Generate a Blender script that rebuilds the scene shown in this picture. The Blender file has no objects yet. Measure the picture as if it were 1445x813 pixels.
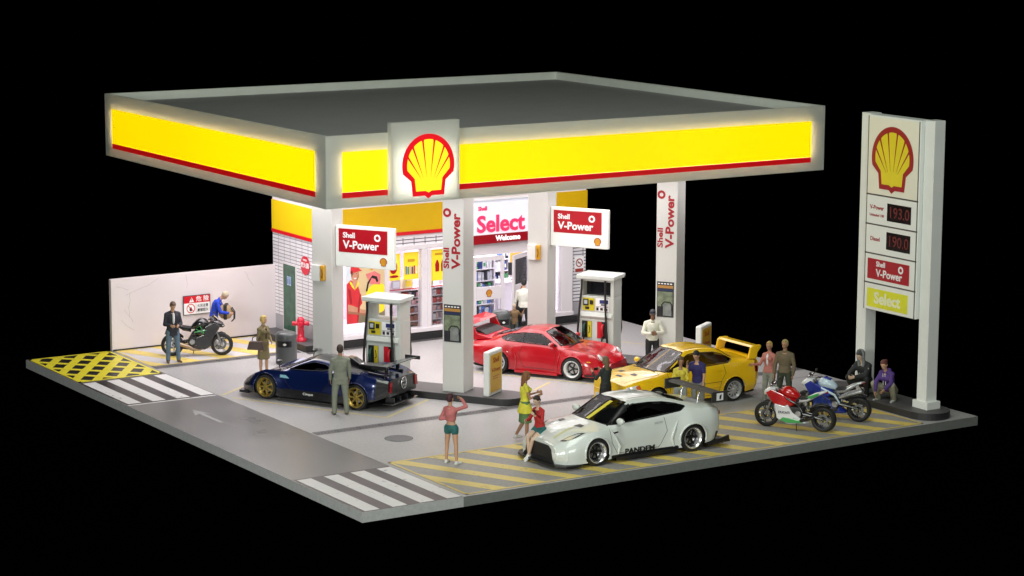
import bpy, bmesh, math, random
from mathutils import Vector, Matrix
random.seed(7)
PI = math.pi
scene = bpy.context.scene
col = scene.collection
R = math.radians

# ------------------------------------------------------------------ materials
MATS = {}
def srgb(h):
    h = h.lstrip('#'); c = [int(h[i:i+2], 16)/255 for i in (0, 2, 4)]
    return tuple(x/12.92 if x <= .04045 else ((x+.055)/1.055)**2.4 for x in c)
def mat(name, color, rough=.5, metal=0., coat=0., emit=0., emit_color=None, vary=.06, scale=3., bump=0., bscale=40.,
        trans=0., alpha=1., flake=0., spec=.5, sss=0., uneven=0):
    if name in MATS: return MATS[name]
    if isinstance(color, str): color = srgb(color)
    m = bpy.data.materials.new(name); m.use_nodes = True
    nt = m.node_tree; b = nt.nodes['Principled BSDF']
    b.inputs['Base Color'].default_value = (*color, 1)
    b.inputs['Roughness'].default_value = rough
    b.inputs['Metallic'].default_value = metal
    b.inputs['Coat Weight'].default_value = coat
    b.inputs['Coat Roughness'].default_value = .04
    b.inputs['Specular IOR Level'].default_value = spec
    b.inputs['Transmission Weight'].default_value = trans
    b.inputs['Alpha'].default_value = alpha
    tc = nt.nodes.new('ShaderNodeTexCoord')
    if vary:
        n = nt.nodes.new('ShaderNodeTexNoise'); n.inputs['Scale'].default_value = scale; n.inputs['Detail'].default_value = 6
        nt.links.new(tc.outputs['Object'], n.inputs['Vector'])
        mr = nt.nodes.new('ShaderNodeMapRange'); mr.inputs['From Min'].default_value = .25; mr.inputs['From Max'].default_value = .75
        mr.inputs['To Min'].default_value = 1-vary; mr.inputs['To Max'].default_value = 1+vary
        nt.links.new(n.outputs['Fac'], mr.inputs['Value'])
        mx = nt.nodes.new('ShaderNodeVectorMath'); mx.operation = 'SCALE'; mx.inputs[0].default_value = color
        nt.links.new(mr.outputs[0], mx.inputs['Scale']); nt.links.new(mx.outputs[0], b.inputs['Base Color'])
        r2 = nt.nodes.new('ShaderNodeMapRange'); r2.inputs['To Min'].default_value = max(0, rough-.08); r2.inputs['To Max'].default_value = min(1, rough+.08)
        nt.links.new(n.outputs['Fac'], r2.inputs['Value']); nt.links.new(r2.outputs[0], b.inputs['Roughness'])
    if bump:
        n2 = nt.nodes.new('ShaderNodeTexNoise'); n2.inputs['Scale'].default_value = bscale; n2.inputs['Detail'].default_value = 4
        nt.links.new(tc.outputs['Object'], n2.inputs['Vector'])
        bp = nt.nodes.new('ShaderNodeBump'); bp.inputs['Strength'].default_value = bump; bp.inputs['Distance'].default_value = .02
        nt.links.new(n2.outputs['Fac'], bp.inputs['Height']); nt.links.new(bp.outputs[0], b.inputs['Normal'])
    if emit:
        b.inputs['Emission Color'].default_value = (*(emit_color or color), 1); b.inputs['Emission Strength'].default_value = emit
    if emit and uneven:
        n = nt.nodes.new('ShaderNodeTexNoise'); n.inputs['Scale'].default_value = uneven; n.inputs['Detail'].default_value = 1
        nt.links.new(tc.outputs['Object'], n.inputs['Vector']); mr = nt.nodes.new('ShaderNodeMapRange'); mr.inputs['From Min'].default_value = .3; mr.inputs['From Max'].default_value = .7
        mr.inputs['To Min'].default_value = emit*.86; mr.inputs['To Max'].default_value = emit*1.1; nt.links.new(n.outputs['Fac'], mr.inputs['Value']); nt.links.new(mr.outputs[0], b.inputs['Emission Strength'])
    MATS[name] = m
    return m
def nodes_of(m): return m.node_tree, m.node_tree.nodes['Principled BSDF']

# ------------------------------------------------------------------ mesh buffer
def frame(o, r, u):
    r = Vector(r).normalized(); u = Vector(u).normalized(); n = r.cross(u)
    M = Matrix((r, u, n)).transposed().to_4x4(); M.translation = Vector(o); return M
def TR(x=0, y=0, z=0, rz=0, rx=0, ry=0):
    return Matrix.Translation((x, y, z)) @ Matrix.Rotation(rz, 4, 'Z') @ Matrix.Rotation(ry, 4, 'Y') @ Matrix.Rotation(rx, 4, 'X')
class MB:
    def __init__(s): s.v = []; s.f = []; s.m = []
    def add(s, vs, fs, mi=0, T=None):
        k = len(s.v)
        s.v += [tuple(T @ Vector(p)) if T else tuple(p) for p in vs]
        s.f += [tuple(i+k for i in f) for f in fs]; s.m += [mi]*len(fs); return s
    def box(s, x0, x1, y0, y1, z0, z1, mi=0, T=None):
        vs = [(x, y, z) for z in (z0, z1) for y in (y0, y1) for x in (x0, x1)]
        return s.add(vs, [(0, 2, 3, 1), (4, 5, 7, 6), (0, 1, 5, 4), (2, 6, 7, 3), (0, 4, 6, 2), (1, 3, 7, 5)], mi, T)
    def quad(s, pts, mi=0, T=None): return s.add(pts, [tuple(range(len(pts)))], mi, T)
    def prism(s, pts, z0, z1, mi=0, T=None):
        n = len(pts)
        vs = [(x, y, z0) for x, y in pts]+[(x, y, z1) for x, y in pts]
        fs = [tuple(range(n-1, -1, -1)), tuple(range(n, 2*n))]+[(i, (i+1) % n, (i+1) % n+n, i+n) for i in range(n)]
        return s.add(vs, fs, mi, T)
    def cyl(s, a, b, r0, r1=None, n=16, mi=0, T=None, caps=True):
        r1 = r0 if r1 is None else r1
        a = Vector(a); b = Vector(b); d = (b-a).normalized()
        u = d.orthogonal().normalized(); w = d.cross(u)
        vs = [a+(u*math.cos(2*PI*i/n)+w*math.sin(2*PI*i/n))*r0 for i in range(n)]+[b+(u*math.cos(2*PI*i/n)+w*math.sin(2*PI*i/n))*r1 for i in range(n)]
        fs = [(i, (i+1) % n, (i+1) % n+n, i+n) for i in range(n)]
        if caps: fs += [tuple(range(n-1, -1, -1)), tuple(range(n, 2*n))]
        return s.add(vs, fs, mi, T)
    def tube(s, pts, r, n=8, mi=0, T=None, closed=False):
        P = [Vector(p) for p in pts]; rs = r if isinstance(r, (list, tuple)) else [r]*len(P)
        vs = []; up = None; N = len(P)
        for i, p in enumerate(P):
            if closed: d = (P[(i+1) % N]-P[i-1]).normalized()
            else: d = ((P[min(i+1, N-1)]-P[max(i-1, 0)])).normalized()
            if up is None: up = d.orthogonal().normalized()
            up = (up-d*up.dot(d)).normalized(); w = d.cross(up)
            vs += [p+(up*math.cos(2*PI*k/n)+w*math.sin(2*PI*k/n))*rs[i] for k in range(n)]
        fs = []
        for i in range(N if closed else N-1):
            j = (i+1) % N
            fs += [(i*n+k, i*n+(k+1) % n, j*n+(k+1) % n, j*n+k) for k in range(n)]
        if not closed: fs += [tuple(range(n-1, -1, -1)), tuple(range((N-1)*n, N*n))]
        return s.add(vs, fs, mi, T)
    def lathe(s, prof, n=24, mi=0, T=None, caps=True):    # prof [(r, z)] about z
        vs = [(r*math.cos(2*PI*k/n), r*math.sin(2*PI*k/n), z) for r, z in prof for k in range(n)]
        fs = [(i*n+k, i*n+(k+1) % n, (i+1)*n+(k+1) % n, (i+1)*n+k) for i in range(len(prof)-1) for k in range(n)]
        if caps and prof[0][0] > 1e-4: fs.append(tuple(range(n-1, -1, -1)))
        if caps and prof[-1][0] > 1e-4: fs.append(tuple(range((len(prof)-1)*n, len(prof)*n)))
        return s.add(vs, fs, mi, T)
    def ball(s, c, rx, ry=None, rz=None, n=12, mi=0, T=None):
        ry = rx if ry is None else ry; rz = rx if rz is None else rz
        prof = [(max(math.sin(PI*i/n), 1e-5), -math.cos(PI*i/n)) for i in range(n+1)]
        M = Matrix.Translation(c) @ Matrix.Diagonal((rx, ry, rz, 1))
        return s.lathe(prof, n*2, mi, (T @ M) if T else M)
    def ext(s, o, T=None, mi=None):
        k = len(s.v); s.v += [tuple(T @ Vector(p)) if T else p for p in o.v]
        s.f += [tuple(i+k for i in f) for f in o.f]; s.m += (o.m if mi is None else [mi]*len(o.f)); return s
    def build(s, name, mats, parent=None, smooth=0, bevel=0, loc=None, segs=2):
        if not isinstance(mats, (list, tuple)): mats = [mats]
        me = bpy.data.meshes.new(name); me.from_pydata([tuple(v) for v in s.v], [], s.f)
        for m in mats: me.materials.append(m)
        me.polygons.foreach_set('material_index', s.m)
        me.validate(); me.update()
        if smooth:
            me.polygons.foreach_set('use_smooth', [True]*len(me.polygons)); me.set_sharp_from_angle(angle=R(smooth))
        o = bpy.data.objects.new(name, me); col.objects.link(o)
        if parent: o.parent = parent
        if loc: o.location = loc
        if bevel:
            b = o.modifiers.new('b', 'BEVEL'); b.width = bevel; b.segments = segs; b.limit_method = 'ANGLE'; b.angle_limit = R(40)
            b.harden_normals = False
        return o
def tag(o, label, cat, group=None, kind=None):
    o['label'] = label; o['category'] = cat
    if group: o['group'] = group
    if kind: o['kind'] = kind
    return o
def struct(o, label=None):
    o['kind'] = 'structure'
    if label: o['label'] = label
    return o
def thing(name, label, cat, loc=(0, 0, 0), rz=0, group=None):
    o = bpy.data.objects.new(name, None); col.objects.link(o); o.location = loc; o.rotation_euler = (0, 0, rz)
    o.empty_display_size = .2
    return tag(o, label, cat, group)
def copy_tree(o, parent=None, swap=None):
    c = o.copy(); col.objects.link(c); c.parent = parent
    for ch in [x for x in bpy.data.objects if x.parent == o]: copy_tree(ch, c)
    return c

# ------------------------------------------------------------------ text and emblem
def text_mb(txt, size, T, depth=.006, bold=.0, align='CENTER', mi=0, sx=1., spacing=1.):
    cu = bpy.data.curves.new('t', 'FONT'); cu.body = txt; cu.size = size; cu.extrude = depth/2; cu.offset = bold
    cu.align_x = align; cu.align_y = 'CENTER'; cu.resolution_u = 3; cu.space_character = spacing
    ob = bpy.data.objects.new('t', cu); col.objects.link(ob)
    dg = bpy.context.evaluated_depsgraph_get(); ev = ob.evaluated_get(dg); me = ev.to_mesh()
    mb = MB(); S = T @ Matrix.Diagonal((sx, 1, 1, 1))
    mb.add([v.co.copy() for v in me.vertices], [tuple(p.vertices) for p in me.polygons], mi, S)
    ev.to_mesh_clear(); bpy.data.objects.remove(ob); bpy.data.curves.remove(cu)
    return mb
def text_fit(txt, W, size, T, **k):
    I = Matrix.Identity(4); m = text_mb(txt, size, I, **k); xs = [v[0] for v in m.v]; w = max(xs)-min(xs); c = (max(xs)+min(xs))/2
    o = MB(); S = T @ Matrix.Diagonal((W/w, 1, 1, 1)) @ Matrix.Translation((-c, 0, 0)); return o.ext(m, S)
def pecten(T, size, d=.012):
    """scallop emblem: mb with slot 0 red, slot 1 yellow. size = half width"""
    def out(rx, ry, a0, low, n=28):
        p = [(rx*math.cos(R(a)), .02+ry*math.sin(R(a))) for a in [a0+(180-2*a0)*i/n for i in range(n+1)]]
        return p+low
    o = out(1, 1.04, -15, [(-.66, -.5), (-.6, -1.0), (-.14, -1.0), (0, -1.1), (.14, -1.0), (.6, -1.0), (.66, -.5)])
    i = out(.82, .86, -10, [(-.53, -.42), (-.48, -.84), (-.12, -.84), (0, -.9), (.12, -.84), (.48, -.84), (.53, -.42)])
    mb = MB(); S = T @ Matrix.Diagonal((size, size, 1, 1))
    mb.prism(o, 0, d, 0, S); mb.prism(i, d, d*1.5, 1, S)
    for k in range(8):                    # red grooves between the lobes
        a = R([-6, 22, 46, 75, 105, 134, 158, 186][k])
        if k in (0, 7): continue
        a2 = R(90+(math.degrees(a)-90)*1.0)
        tip = Vector((.9*math.cos(a), .02+.93*math.sin(a))); base = Vector((.24*math.cos(a)*1.2, -.5+.12*abs(math.sin(a))))
        n = Vector((-(tip-base).y, (tip-base).x)).normalized()*.045
        mid = tip.lerp(base, .1)
        mb.prism([tuple(base), tuple(mid-n*.7), tuple(tip-n*1.3), tuple(tip+n*1.3), tuple(mid+n*.7)], d*1.5, d*1.9, 0, S)
    return mb
def ring_mb(T, r0, r1, d=.006, n=24, mi=0):
    mb = MB(); vs = [(r*math.cos(2*PI*k/n), r*math.sin(2*PI*k/n), d) for r in (r0, r1) for k in range(n)]
    mb.add(vs, [(k, (k+1) % n+0, (k+1) % n+n, k+n)[::-1] for k in range(n)], mi, T); return mb

# ------------------------------------------------------------------ palette
white = mat('white_plastic', '#d9dad6', .38, vary=.03)
white2 = mat('white_painted_metal', '#e2e5df', .45, vary=.05, scale=1.2)
black = mat('black_rubber', (.008, .008, .008), .5, vary=.2)
darkgrey = mat('dark_grey_plastic', (.03, .032, .033), .45, vary=.1)
redlet = mat('red_lettering', (.33, .006, .015), .45, vary=.02)
redpan = mat('red_panel', (.38, .004, .012), .35, vary=.03)
whitelet = mat('white_lettering', (.85, .85, .85), .4, vary=.0)
yellow = mat('yellow_panel', (.75, .5, .01), .4, vary=.04)
steel = mat('brushed_steel', (.5, .5, .5), .28, metal=1, vary=.05)
amber = mat('amber_plastic', (.62, .32, .02), .35)
glassm = mat('clear_glass', (.9, .92, .95), .03, trans=1., vary=0)
# ================================================================== SETTING
W_, D_, XR = 18.155, 19.742, 2.60
def clip_rect(poly, x0, x1, y0, y1):
    def cut(p, f, inter):
        out = []
        for i in range(len(p)):
            a, b = p[i-1], p[i]
            if f(a) != f(b): out.append(inter(a, b))
            if f(b): out.append(b)
        return out
    def ix(v): return lambda a, b: (v, a[1]+(b[1]-a[1])*(v-a[0])/(b[0]-a[0]))
    def iy(v): return lambda a, b: (a[0]+(b[0]-a[0])*(v-a[1])/(b[1]-a[1]), v)
    for f, g in ((lambda p: p[0] >= x0, ix(x0)), (lambda p: p[0] <= x1, ix(x1)), (lambda p: p[1] >= y0, iy(y0)), (lambda p: p[1] <= y1, iy(y1))):
        if not poly: return []
        poly = cut(poly, f, g)
    return poly
def flat(mb, poly, z, mi=0):
    if len(poly) >= 3:
        a = sum(poly[i-1][0]*poly[i][1]-poly[i][0]*poly[i-1][1] for i in range(len(poly)))
        if a < 0: poly = poly[::-1]
        mb.quad([(x, y, z) for x, y in poly], mi)
def bar(a, b, w):
    a = Vector(a); b = Vector(b); n = Vector((-(b-a).y, (b-a).x)).normalized()*w/2
    return [tuple(a-n), tuple(b-n), tuple(b+n), tuple(a+n)]

concrete = mat('forecourt_concrete', '#acaaaa', .36, vary=.05, scale=.5, bump=.05, bscale=25, spec=.5)
def speckle(m, amount, scale):
    nt, b = nodes_of(m)
    n = nt.nodes.new('ShaderNodeTexNoise'); n.inputs['Scale'].default_value = scale; n.inputs['Detail'].default_value = 3
    tc = [x for x in nt.nodes if x.type == 'TEX_COORD'][0]; nt.links.new(tc.outputs['Object'], n.inputs['Vector'])
    mr = nt.nodes.new('ShaderNodeMapRange'); mr.inputs['From Min'].default_value = .35; mr.inputs['From Max'].default_value = .65
    mr.inputs['To Min'].default_value = 1-amount; mr.inputs['To Max'].default_value = 1+amount
    nt.links.new(n.outputs['Fac'], mr.inputs['Value'])
    l = b.inputs['Base Color'].links[0]; src = l.from_socket
    mx = nt.nodes.new('ShaderNodeVectorMath'); mx.operation = 'SCALE'
    nt.links.new(src, mx.inputs[0]); nt.links.new(mr.outputs[0], mx.inputs['Scale']); nt.links.new(mx.outputs[0], b.inputs['Base Color'])
def wear(m, wearcol, amount, scale, thr=.56):
    """worn patches with a shape of their own"""
    nt, b = nodes_of(m)
    n = nt.nodes.new('ShaderNodeTexNoise'); n.inputs['Scale'].default_value = scale; n.inputs['Detail'].default_value = 8; n.inputs['Roughness'].default_value = .7
    tc = [x for x in nt.nodes if x.type == 'TEX_COORD'][0]; nt.links.new(tc.outputs['Object'], n.inputs['Vector'])
    mr = nt.nodes.new('ShaderNodeMapRange'); mr.inputs['From Min'].default_value = thr; mr.inputs['From Max'].default_value = thr+.06
    mr.inputs['To Max'].default_value = amount; nt.links.new(n.outputs['Fac'], mr.inputs['Value'])
    src = b.inputs['Base Color'].links[0].from_socket
    mx = nt.nodes.new('ShaderNodeMix'); mx.data_type = 'RGBA'; nt.links.new(mr.outputs[0], mx.inputs[0])
    nt.links.new(src, mx.inputs[6]); mx.inputs[7].default_value = (*wearcol, 1); nt.links.new(mx.outputs[2], b.inputs['Base Color'])
speckle(concrete, .07, 14)
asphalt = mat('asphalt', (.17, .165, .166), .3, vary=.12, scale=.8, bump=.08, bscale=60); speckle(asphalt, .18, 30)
slab_light = mat('slab_edge_light', (.42, .43, .42), .7, vary=.12, scale=9, bump=.3)
slab_dark = mat('slab_edge_dark', (.16, .17, .155), .75, vary=.12, scale=9, bump=.3)
paint_w = mat('white_road_paint', (.74, .73, .73), .42, vary=.04); wear(paint_w, (.16, .15, .15), .8, 3.2, .6)
paint_y = mat('yellow_road_paint', (.74, .57, .14), .45, vary=.12, scale=1.5); wear(paint_y, (.33, .27, .12), .6, 3.0, .57)
paint_y2 = mat('bright_yellow_road_paint', (.78, .68, .04), .4, vary=.06); wear(paint_y2, (.1, .09, .04), .8, 3.4, .63)
faded_y = mat('faded_yellow_line', (.62, .52, .22), .45, vary=.1, scale=4)
iron = mat('drain_iron', (.022, .02, .02), .5, vary=.2, scale=8)

def slab(name, x0, x1, mside, mtop):
    mb = MB(); mb.box(x0, x1, 0, D_, -.235, 0, 0); mb.m[1] = 1
    return struct(mb.build(name, [mside, mtop], bevel=0))
slab('road', 0, XR-.003, slab_light, asphalt)
slab('forecourt', XR+.003, W_, slab_dark, concrete)
tt = MB(); tt.box(-60, 90, -45, 80, -.6, -.24)
black_cloth = mat('black_cloth', (.0003, .0003, .0003), 1, vary=0, spec=.0)
struct(tt.build('tabletop', black_cloth))

for name, y0, y1 in (('crosswalk', .05, 3.27), ('crosswalk', 12.78, 15.84)):
    mb = MB()
    for x in (.1, .8, 1.5, 2.2): flat(mb, [(x, y0), (x+.37, y0), (x+.37, y1), (x, y1)], .004)
    struct(mb.build(name, paint_w))
mb = MB(); flat(mb, [(.03, 12.57), (2.55, 12.57), (2.55, 12.66), (.03, 12.66)], .004); struct(mb.build('stop_line', paint_w))
mb = MB(); flat(mb, [(1.18, 9.55), (1.3, 9.55), (1.3, 10.75), (1.18, 10.75)], .004); flat(mb, [(1.24, 11.3), (1.0, 10.6), (1.18, 10.75), (1.3, 10.75), (1.48, 10.6)][::-1], .004)
struct(mb.build('direction_arrow', mat('worn_arrow_paint', (.33, .33, .33), .45, vary=.1)))
# yellow box marking
mb = MB(); x0, x1, y0, y1 = .06, 2.54, 15.98, 19.68
t55 = math.tan(R(55))
for k in range(-8, 12):
    c = y0+.1+k*1.0
    flat(mb, clip_rect([(x0-3, c-3*t55), (x0+6, c+6*t55), (x0+6, c+6*t55+.44), (x0-3, c-3*t55+.44)], x0, x1, y0, y1), .004)
for k in range(-2, 12):
    c = y0+.25+k*.98
    flat(mb, clip_rect([(x0-3, c+3*1.05), (x0+6, c-6*1.05), (x0+6, c-6*1.05+.3), (x0-3, c+3*1.05+.3)], x0, x1, y0, y1), .008)
for r in ((x0, x1, y0, y0+.1), (x0, x1, y1-.1, y1), (x0, x0+.08, y0, y1), (x1-.08, x1, y0, y1)):
    flat(mb, [(r[0], r[2]), (r[1], r[2]), (r[1], r[3]), (r[0], r[3])], .012)
struct(mb.build('yellow_box_marking', paint_y2))
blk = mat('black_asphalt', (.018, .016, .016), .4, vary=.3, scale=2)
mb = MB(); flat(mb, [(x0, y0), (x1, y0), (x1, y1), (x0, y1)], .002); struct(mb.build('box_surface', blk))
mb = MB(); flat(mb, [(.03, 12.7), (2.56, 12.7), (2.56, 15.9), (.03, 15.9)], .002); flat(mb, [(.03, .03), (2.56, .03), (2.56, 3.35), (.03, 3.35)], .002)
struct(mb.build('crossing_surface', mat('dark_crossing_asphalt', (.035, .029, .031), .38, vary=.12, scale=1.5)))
# hatched bays
hatch_ground = mat('hatch_ground', (.31, .3, .285), .5, vary=.08, scale=1.2); speckle(hatch_ground, .12, 12)
def hatch(x0, x1, y0, y1, ang, pitch, w, off, gm):
    g = MB(); flat(g, [(x0, y0), (x1, y0), (x1, y1), (x0, y1)], .002); struct(g.build('bay_surface', gm))
    mb = MB(); k = 1/math.tan(R(ang)); n = int((x1-x0)/pitch)+8
    for i in range(-5, n):
        xa = x0+off+i*pitch
        flat(mb, clip_rect([(xa, y1+.5), (xa+w, y1+.5), (xa+w+k*(y1-y0+1), y0-.5), (xa+k*(y1-y0+1), y0-.5)], x0, x1, y0, y1), .005)
    t = .07
    for r in ((x0, x1, y0, y0+t), (x0, x1, y1-t, y1), (x0, x0+t, y0, y1), (x1-t, x1, y0, y1)):
        flat(mb, [(r[0], r[2]), (r[1], r[2]), (r[1], r[3]), (r[0], r[3])], .009)
    struct(mb.build('hatching', paint_y))
hatch(2.72, 16.4, .1, 3.66, 63, 1.03, .41, -.25, hatch_ground)
hatch(2.66, 7.25, 17.0, 19.6, 67, 1.1, .5, -.2, mat('hatch_ground_pale', (.58, .56, .57), .5, vary=.05))
# bay lines
def lines(segs, w=.07):
    mb = MB()
    for a, b in segs: flat(mb, bar(a, b, w), .004)
    return mb
struct(lines([((2.78, 12.1), (5.06, 7.85)), ((5.06, 7.85), (7.1, 9.15)), ((2.68, 12.5), (3.65, 13.2))]).build('bay_line', faded_y))
struct(lines([((9.85, 11.9), (12.3, 7.95)), ((10.1, 8.65), (11.1, 9.35)), ((12.3, 7.95), (13.9, 9.0))]).build('bay_line', faded_y))
struct(lines([((15.2, 14.6), (16.6, 12.2)), ((14.0, 13.5), (16.8, 15.2))]).build('bay_line', faded_y))
# drains: long grating strips
drain_g = mat('drain_grey', (.2, .19, .19), .5, vary=.1)
def drain(x0, x1, y0, y1):
    mb = MB(); z = .006; flat(mb, [(x0, y0), (x1, y0), (x1, y1), (x0, y1)], .003, 1)
    n = max(2, int((x1-x0)/.6))
    for yy in (y0, (y0*2+y1)/3, (y0+2*y1)/3, y1): flat(mb, [(x0, yy-.012), (x1, yy-.012), (x1, yy+.012), (x0, yy+.012)], z)
    for i in range(n+1):
        x = x0+(x1-x0)*i/n; flat(mb, [(x-.012, y0), (x+.012, y0), (x+.012, y1), (x-.012, y1)], z+.003)
    m = int((x1-x0)/.09)
    for i in range(m):
        x = x0+(x1-x0)*i/m; flat(mb, [(x, (y0*2+y1)/3+.01), (x+.02, (y0*2+y1)/3+.01), (x+.02, (y0+2*y1)/3-.01), (x, (y0+2*y1)/3-.01)], z+.001)
    return mb
tag(drain(2.66, 18.12, 7.03, 7.34).build('drain_channel', [iron, drain_g]), 'long dark grating drain crossing the forecourt in front of the pump islands', 'drain', 'forecourt drains')
tag(drain(2.66, 7.2, 16.62, 16.93).build('drain_channel', [iron, drain_g]), 'short dark grating drain between the motorcycle bay and the dark blue car', 'drain', 'forecourt drains')
tag(drain(7.3, 17.2, 16.24, 16.44).build('drain_channel', [iron, drain_g]), 'dark grating drain running along the foot of the shop front', 'drain', 'forecourt drains')
mb = MB(); vs = [(.36*math.cos(2*PI*k/32), .36*math.sin(2*PI*k/32), .005) for k in range(32)]; mb.quad(vs)
mh = mb.build('manhole_cover', mat('manhole_iron', (.17, .17, .175), .5, vary=.1), loc=(4.19, 5.68, 0))
tag(mh, 'round grey manhole cover in the concrete between drain and hatched bay', 'manhole')
rg = ring_mb(Matrix.Identity(4), .33, .35, .007); rg.build('rim', iron, mh)
mb = MB()
for i in range(9):
    x = -.26+i*.065; h = math.sqrt(.33**2-x*x)*.9; flat(mb, [(x-.008, -h), (x+.008, -h), (x+.008, h), (x-.008, h)], .007)
mb.build('grip_pattern', iron, mh)
# thin seam lines on the concrete
mb = MB(); flat(mb, [(13, 6.2), (W_-.02, 6.2), (W_-.02, 6.225), (13, 6.225)], .004); struct(mb.build('slab_seam', iron))

# ================================================================== BOUNDARY WALL
wallm = mat('white_wall_paint', '#d9d0d2', .5, vary=.05, scale=.7)
wear(wallm, (.35, .33, .34), .4, 1.6, .68)
bw = thing('boundary_wall', 'low white wall with faint cracks behind the black motorcycle', 'wall', (0, D_-.14, 0))
mb = MB(); mb.box(2.6, 7.93, 0, .14, 0.0, 2.12); mb.build('panel', wallm, bw, bevel=.008)
mb = MB(); mb.box(2.62, 7.3, -.02, -.002, .0, .05); mb.build('skirting', mat('dark_skirting', (.02, .02, .02), .6), bw)
mb = MB()
def crack(pts, w=.008):
    for a, b in zip(pts[:-1], pts[1:]):
        d = Vector((b[0]-a[0], b[1]-a[1])).normalized(); n = Vector((-d.y, d.x))*w
        mb.quad([(a[0]-n.x, -.003, a[1]-n.y), (b[0]-n.x, -.003, b[1]-n.y), (b[0]+n.x, -.003, b[1]+n.y), (a[0]+n.x, -.003, a[1]+n.y)])
rnd = random.Random(3)
for x, z, dx, dz, n in ((2.75, 1.9, .12, -.03, 4), (3.05, 1.62, .16, .07, 6), (4.98, 2.08, .0, -.12, 3), (3.0, 1.2, .05, -.12, 4), (3.2, 1.7, -.02, -.14, 5), (2.9, .9, .1, -.1, 4), (6.9, 2.0, .04, -.13, 4)):
    pts = [(x, z)]
    for i in range(n): pts.append((pts[-1][0]+dx+rnd.uniform(-.05, .05), pts[-1][1]+dz+rnd.uniform(-.04, .04)))
    crack(pts, .0028)
mb.build('cracks', mat('crack_grey', (.3, .28, .29), .8), bw)
# danger sign
ds = thing('danger_sign', 'red and white no fire danger sign fixed to the low white wall', 'sign', (5.3, D_-.16, 1.145))
mb = MB(); mb.box(-.44, .44, -.02, .0, -.29, .29); mb.build('board', mat('sign_dark_edge', (.05, .05, .06), .5), ds)
F = frame((0, -.023, 0), (1, 0, 0), (0, 0, 1))
mb = MB(); mb.box(-.42, .42, -.27, .06, 0, .004, 0, F); mb.build('lower_field', whitelet, ds)
mb = MB(); mb.box(-.42, .42, .06, .27, 0, .004, 0, F); mb.build('header', mat('danger_red', (.62, .01, .02), .4), ds)
mb = MB(); mb.prism([(-.25, .085), (-.09, .085), (-.17, .235)], .005, .008, 0, F); mb.prism([(-.178, .14), (-.162, .14), (-.155, .2), (-.185, .2)], .009, .011, 1, F); mb.box(-.178, -.162, .112, .126, .009, .011, 1, F)
mb.build('warning_triangle', [whitelet, redpan], ds)
mb = MB(); mb.ext(text_mb('危 險', .17, F @ TR(.18, .165, .006), .004, .002, sx=1.1)); mb.build('lettering', whitelet, ds)
mb = MB()
for i, s_ in enumerate(('火災注意', '嚴禁煙火')): mb.ext(text_mb(s_, .1, F @ TR(.19, -.04-i*.13, .006), .004, .0012, sx=.9))
mb.build('lettering', black, ds)
mb = ring_mb(F @ TR(-.2, -.1, 0), .115, .14, .006); mb.ext(MB().prism(bar((-.08, .08), (.08, -.08), .022), .005, .008, 0, F @ TR(-.2, -.1, 0)))
mb.ext(MB().prism([(-.03, -.08), (.03, -.08), (.045, -.02), (.01, .06), (0, .02), (-.02, .05), (-.045, -.01)], .004, .0055, 1, F @ TR(-.2, -.1, 0)))
mb.build('no_fire_symbol', [mat('danger_red', 'ffffff'), black], ds)
mb = MB(); mb.box(-.035, -.028, -.25, .04, .004, .006, 0, F); mb.build('divider', black, ds)
# ================================================================== SHOP
Y0, X0, X1, ZT = 16.6, 7.93, 17.2, 4.45
def brick(name, ax, ms=.014, mc=(.06, .055, .065, 1)):
    m = bpy.data.materials.new(name); m.use_nodes = True; nt = m.node_tree; b = nt.nodes['Principled BSDF']; b.inputs['Roughness'].default_value = .3
    tc = nt.nodes.new('ShaderNodeTexCoord'); sp = nt.nodes.new('ShaderNodeSeparateXYZ'); cb = nt.nodes.new('ShaderNodeCombineXYZ')
    nt.links.new(tc.outputs['Object'], sp.inputs[0]); nt.links.new(sp.outputs[ax], cb.inputs[0]); nt.links.new(sp.outputs[2], cb.inputs[1])
    br = nt.nodes.new('ShaderNodeTexBrick'); nt.links.new(cb.outputs[0], br.inputs[0]); br.offset = 0
    for k, v in (('Scale', 1), ('Mortar Size', ms), ('Mortar Smooth', .1), ('Brick Width', .38), ('Row Height', .105)): br.inputs[k].default_value = v
    br.inputs['Color1'].default_value = (.68, .66, .69, 1); br.inputs['Color2'].default_value = (.76, .74, .77, 1); br.inputs['Mortar'].default_value = mc
    nt.links.new(br.outputs[0], b.inputs['Base Color']); return m
brick_f, brick_s = brick('white_tile_front', 0), brick('white_tile_side', 1, .011, (.2, .19, .21, 1))
wht = mat('white_shop_frame', '#dcd6d9', .3, vary=.02)
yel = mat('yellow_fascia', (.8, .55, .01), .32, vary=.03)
yel_dim = mat('yellow_fascia_front', (.62, .38, .005), .35, vary=.03)  # same fascia yellow, darkened in colour for the dimmer front
redl = mat('red_stripe', (.62, .01, .02), .35, vary=.02)
greyb = mat('grey_base_course', (.36, .35, .37), .5)
shop = thing('gas_station_shop', 'white tiled petrol station shop with yellow fascia and lit windows', 'shop', (0, 0, 0))
mb = MB()
# side wall, back wall, right wall as hollow shell
mb.box(X0, X0+.12, Y0+.12, D_-.0, .2, 3.1, 1); mb.box(X0, X0+.12, Y0+.12, D_, .0, .2, 0)
mb.box(X1-.12, X1, Y0+.12, D_, 0, 3.1, 1)
mb.box(X0+.12, X1-.12, D_-.12, D_, 0, ZT, 2)
mb.box(X0, X0+.12, Y0+.12, D_, 3.1, ZT, 2); mb.box(X1-.12, X1, Y0+.12, D_, 3.1, ZT, 2)
mb.build('wall', [greyb, brick_s, wht], shop)
mb = MB(); mb.box(X0-.006, X0-.002, Y0, D_, .2, .62); mb.build('base_course', greyb, shop)
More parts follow.
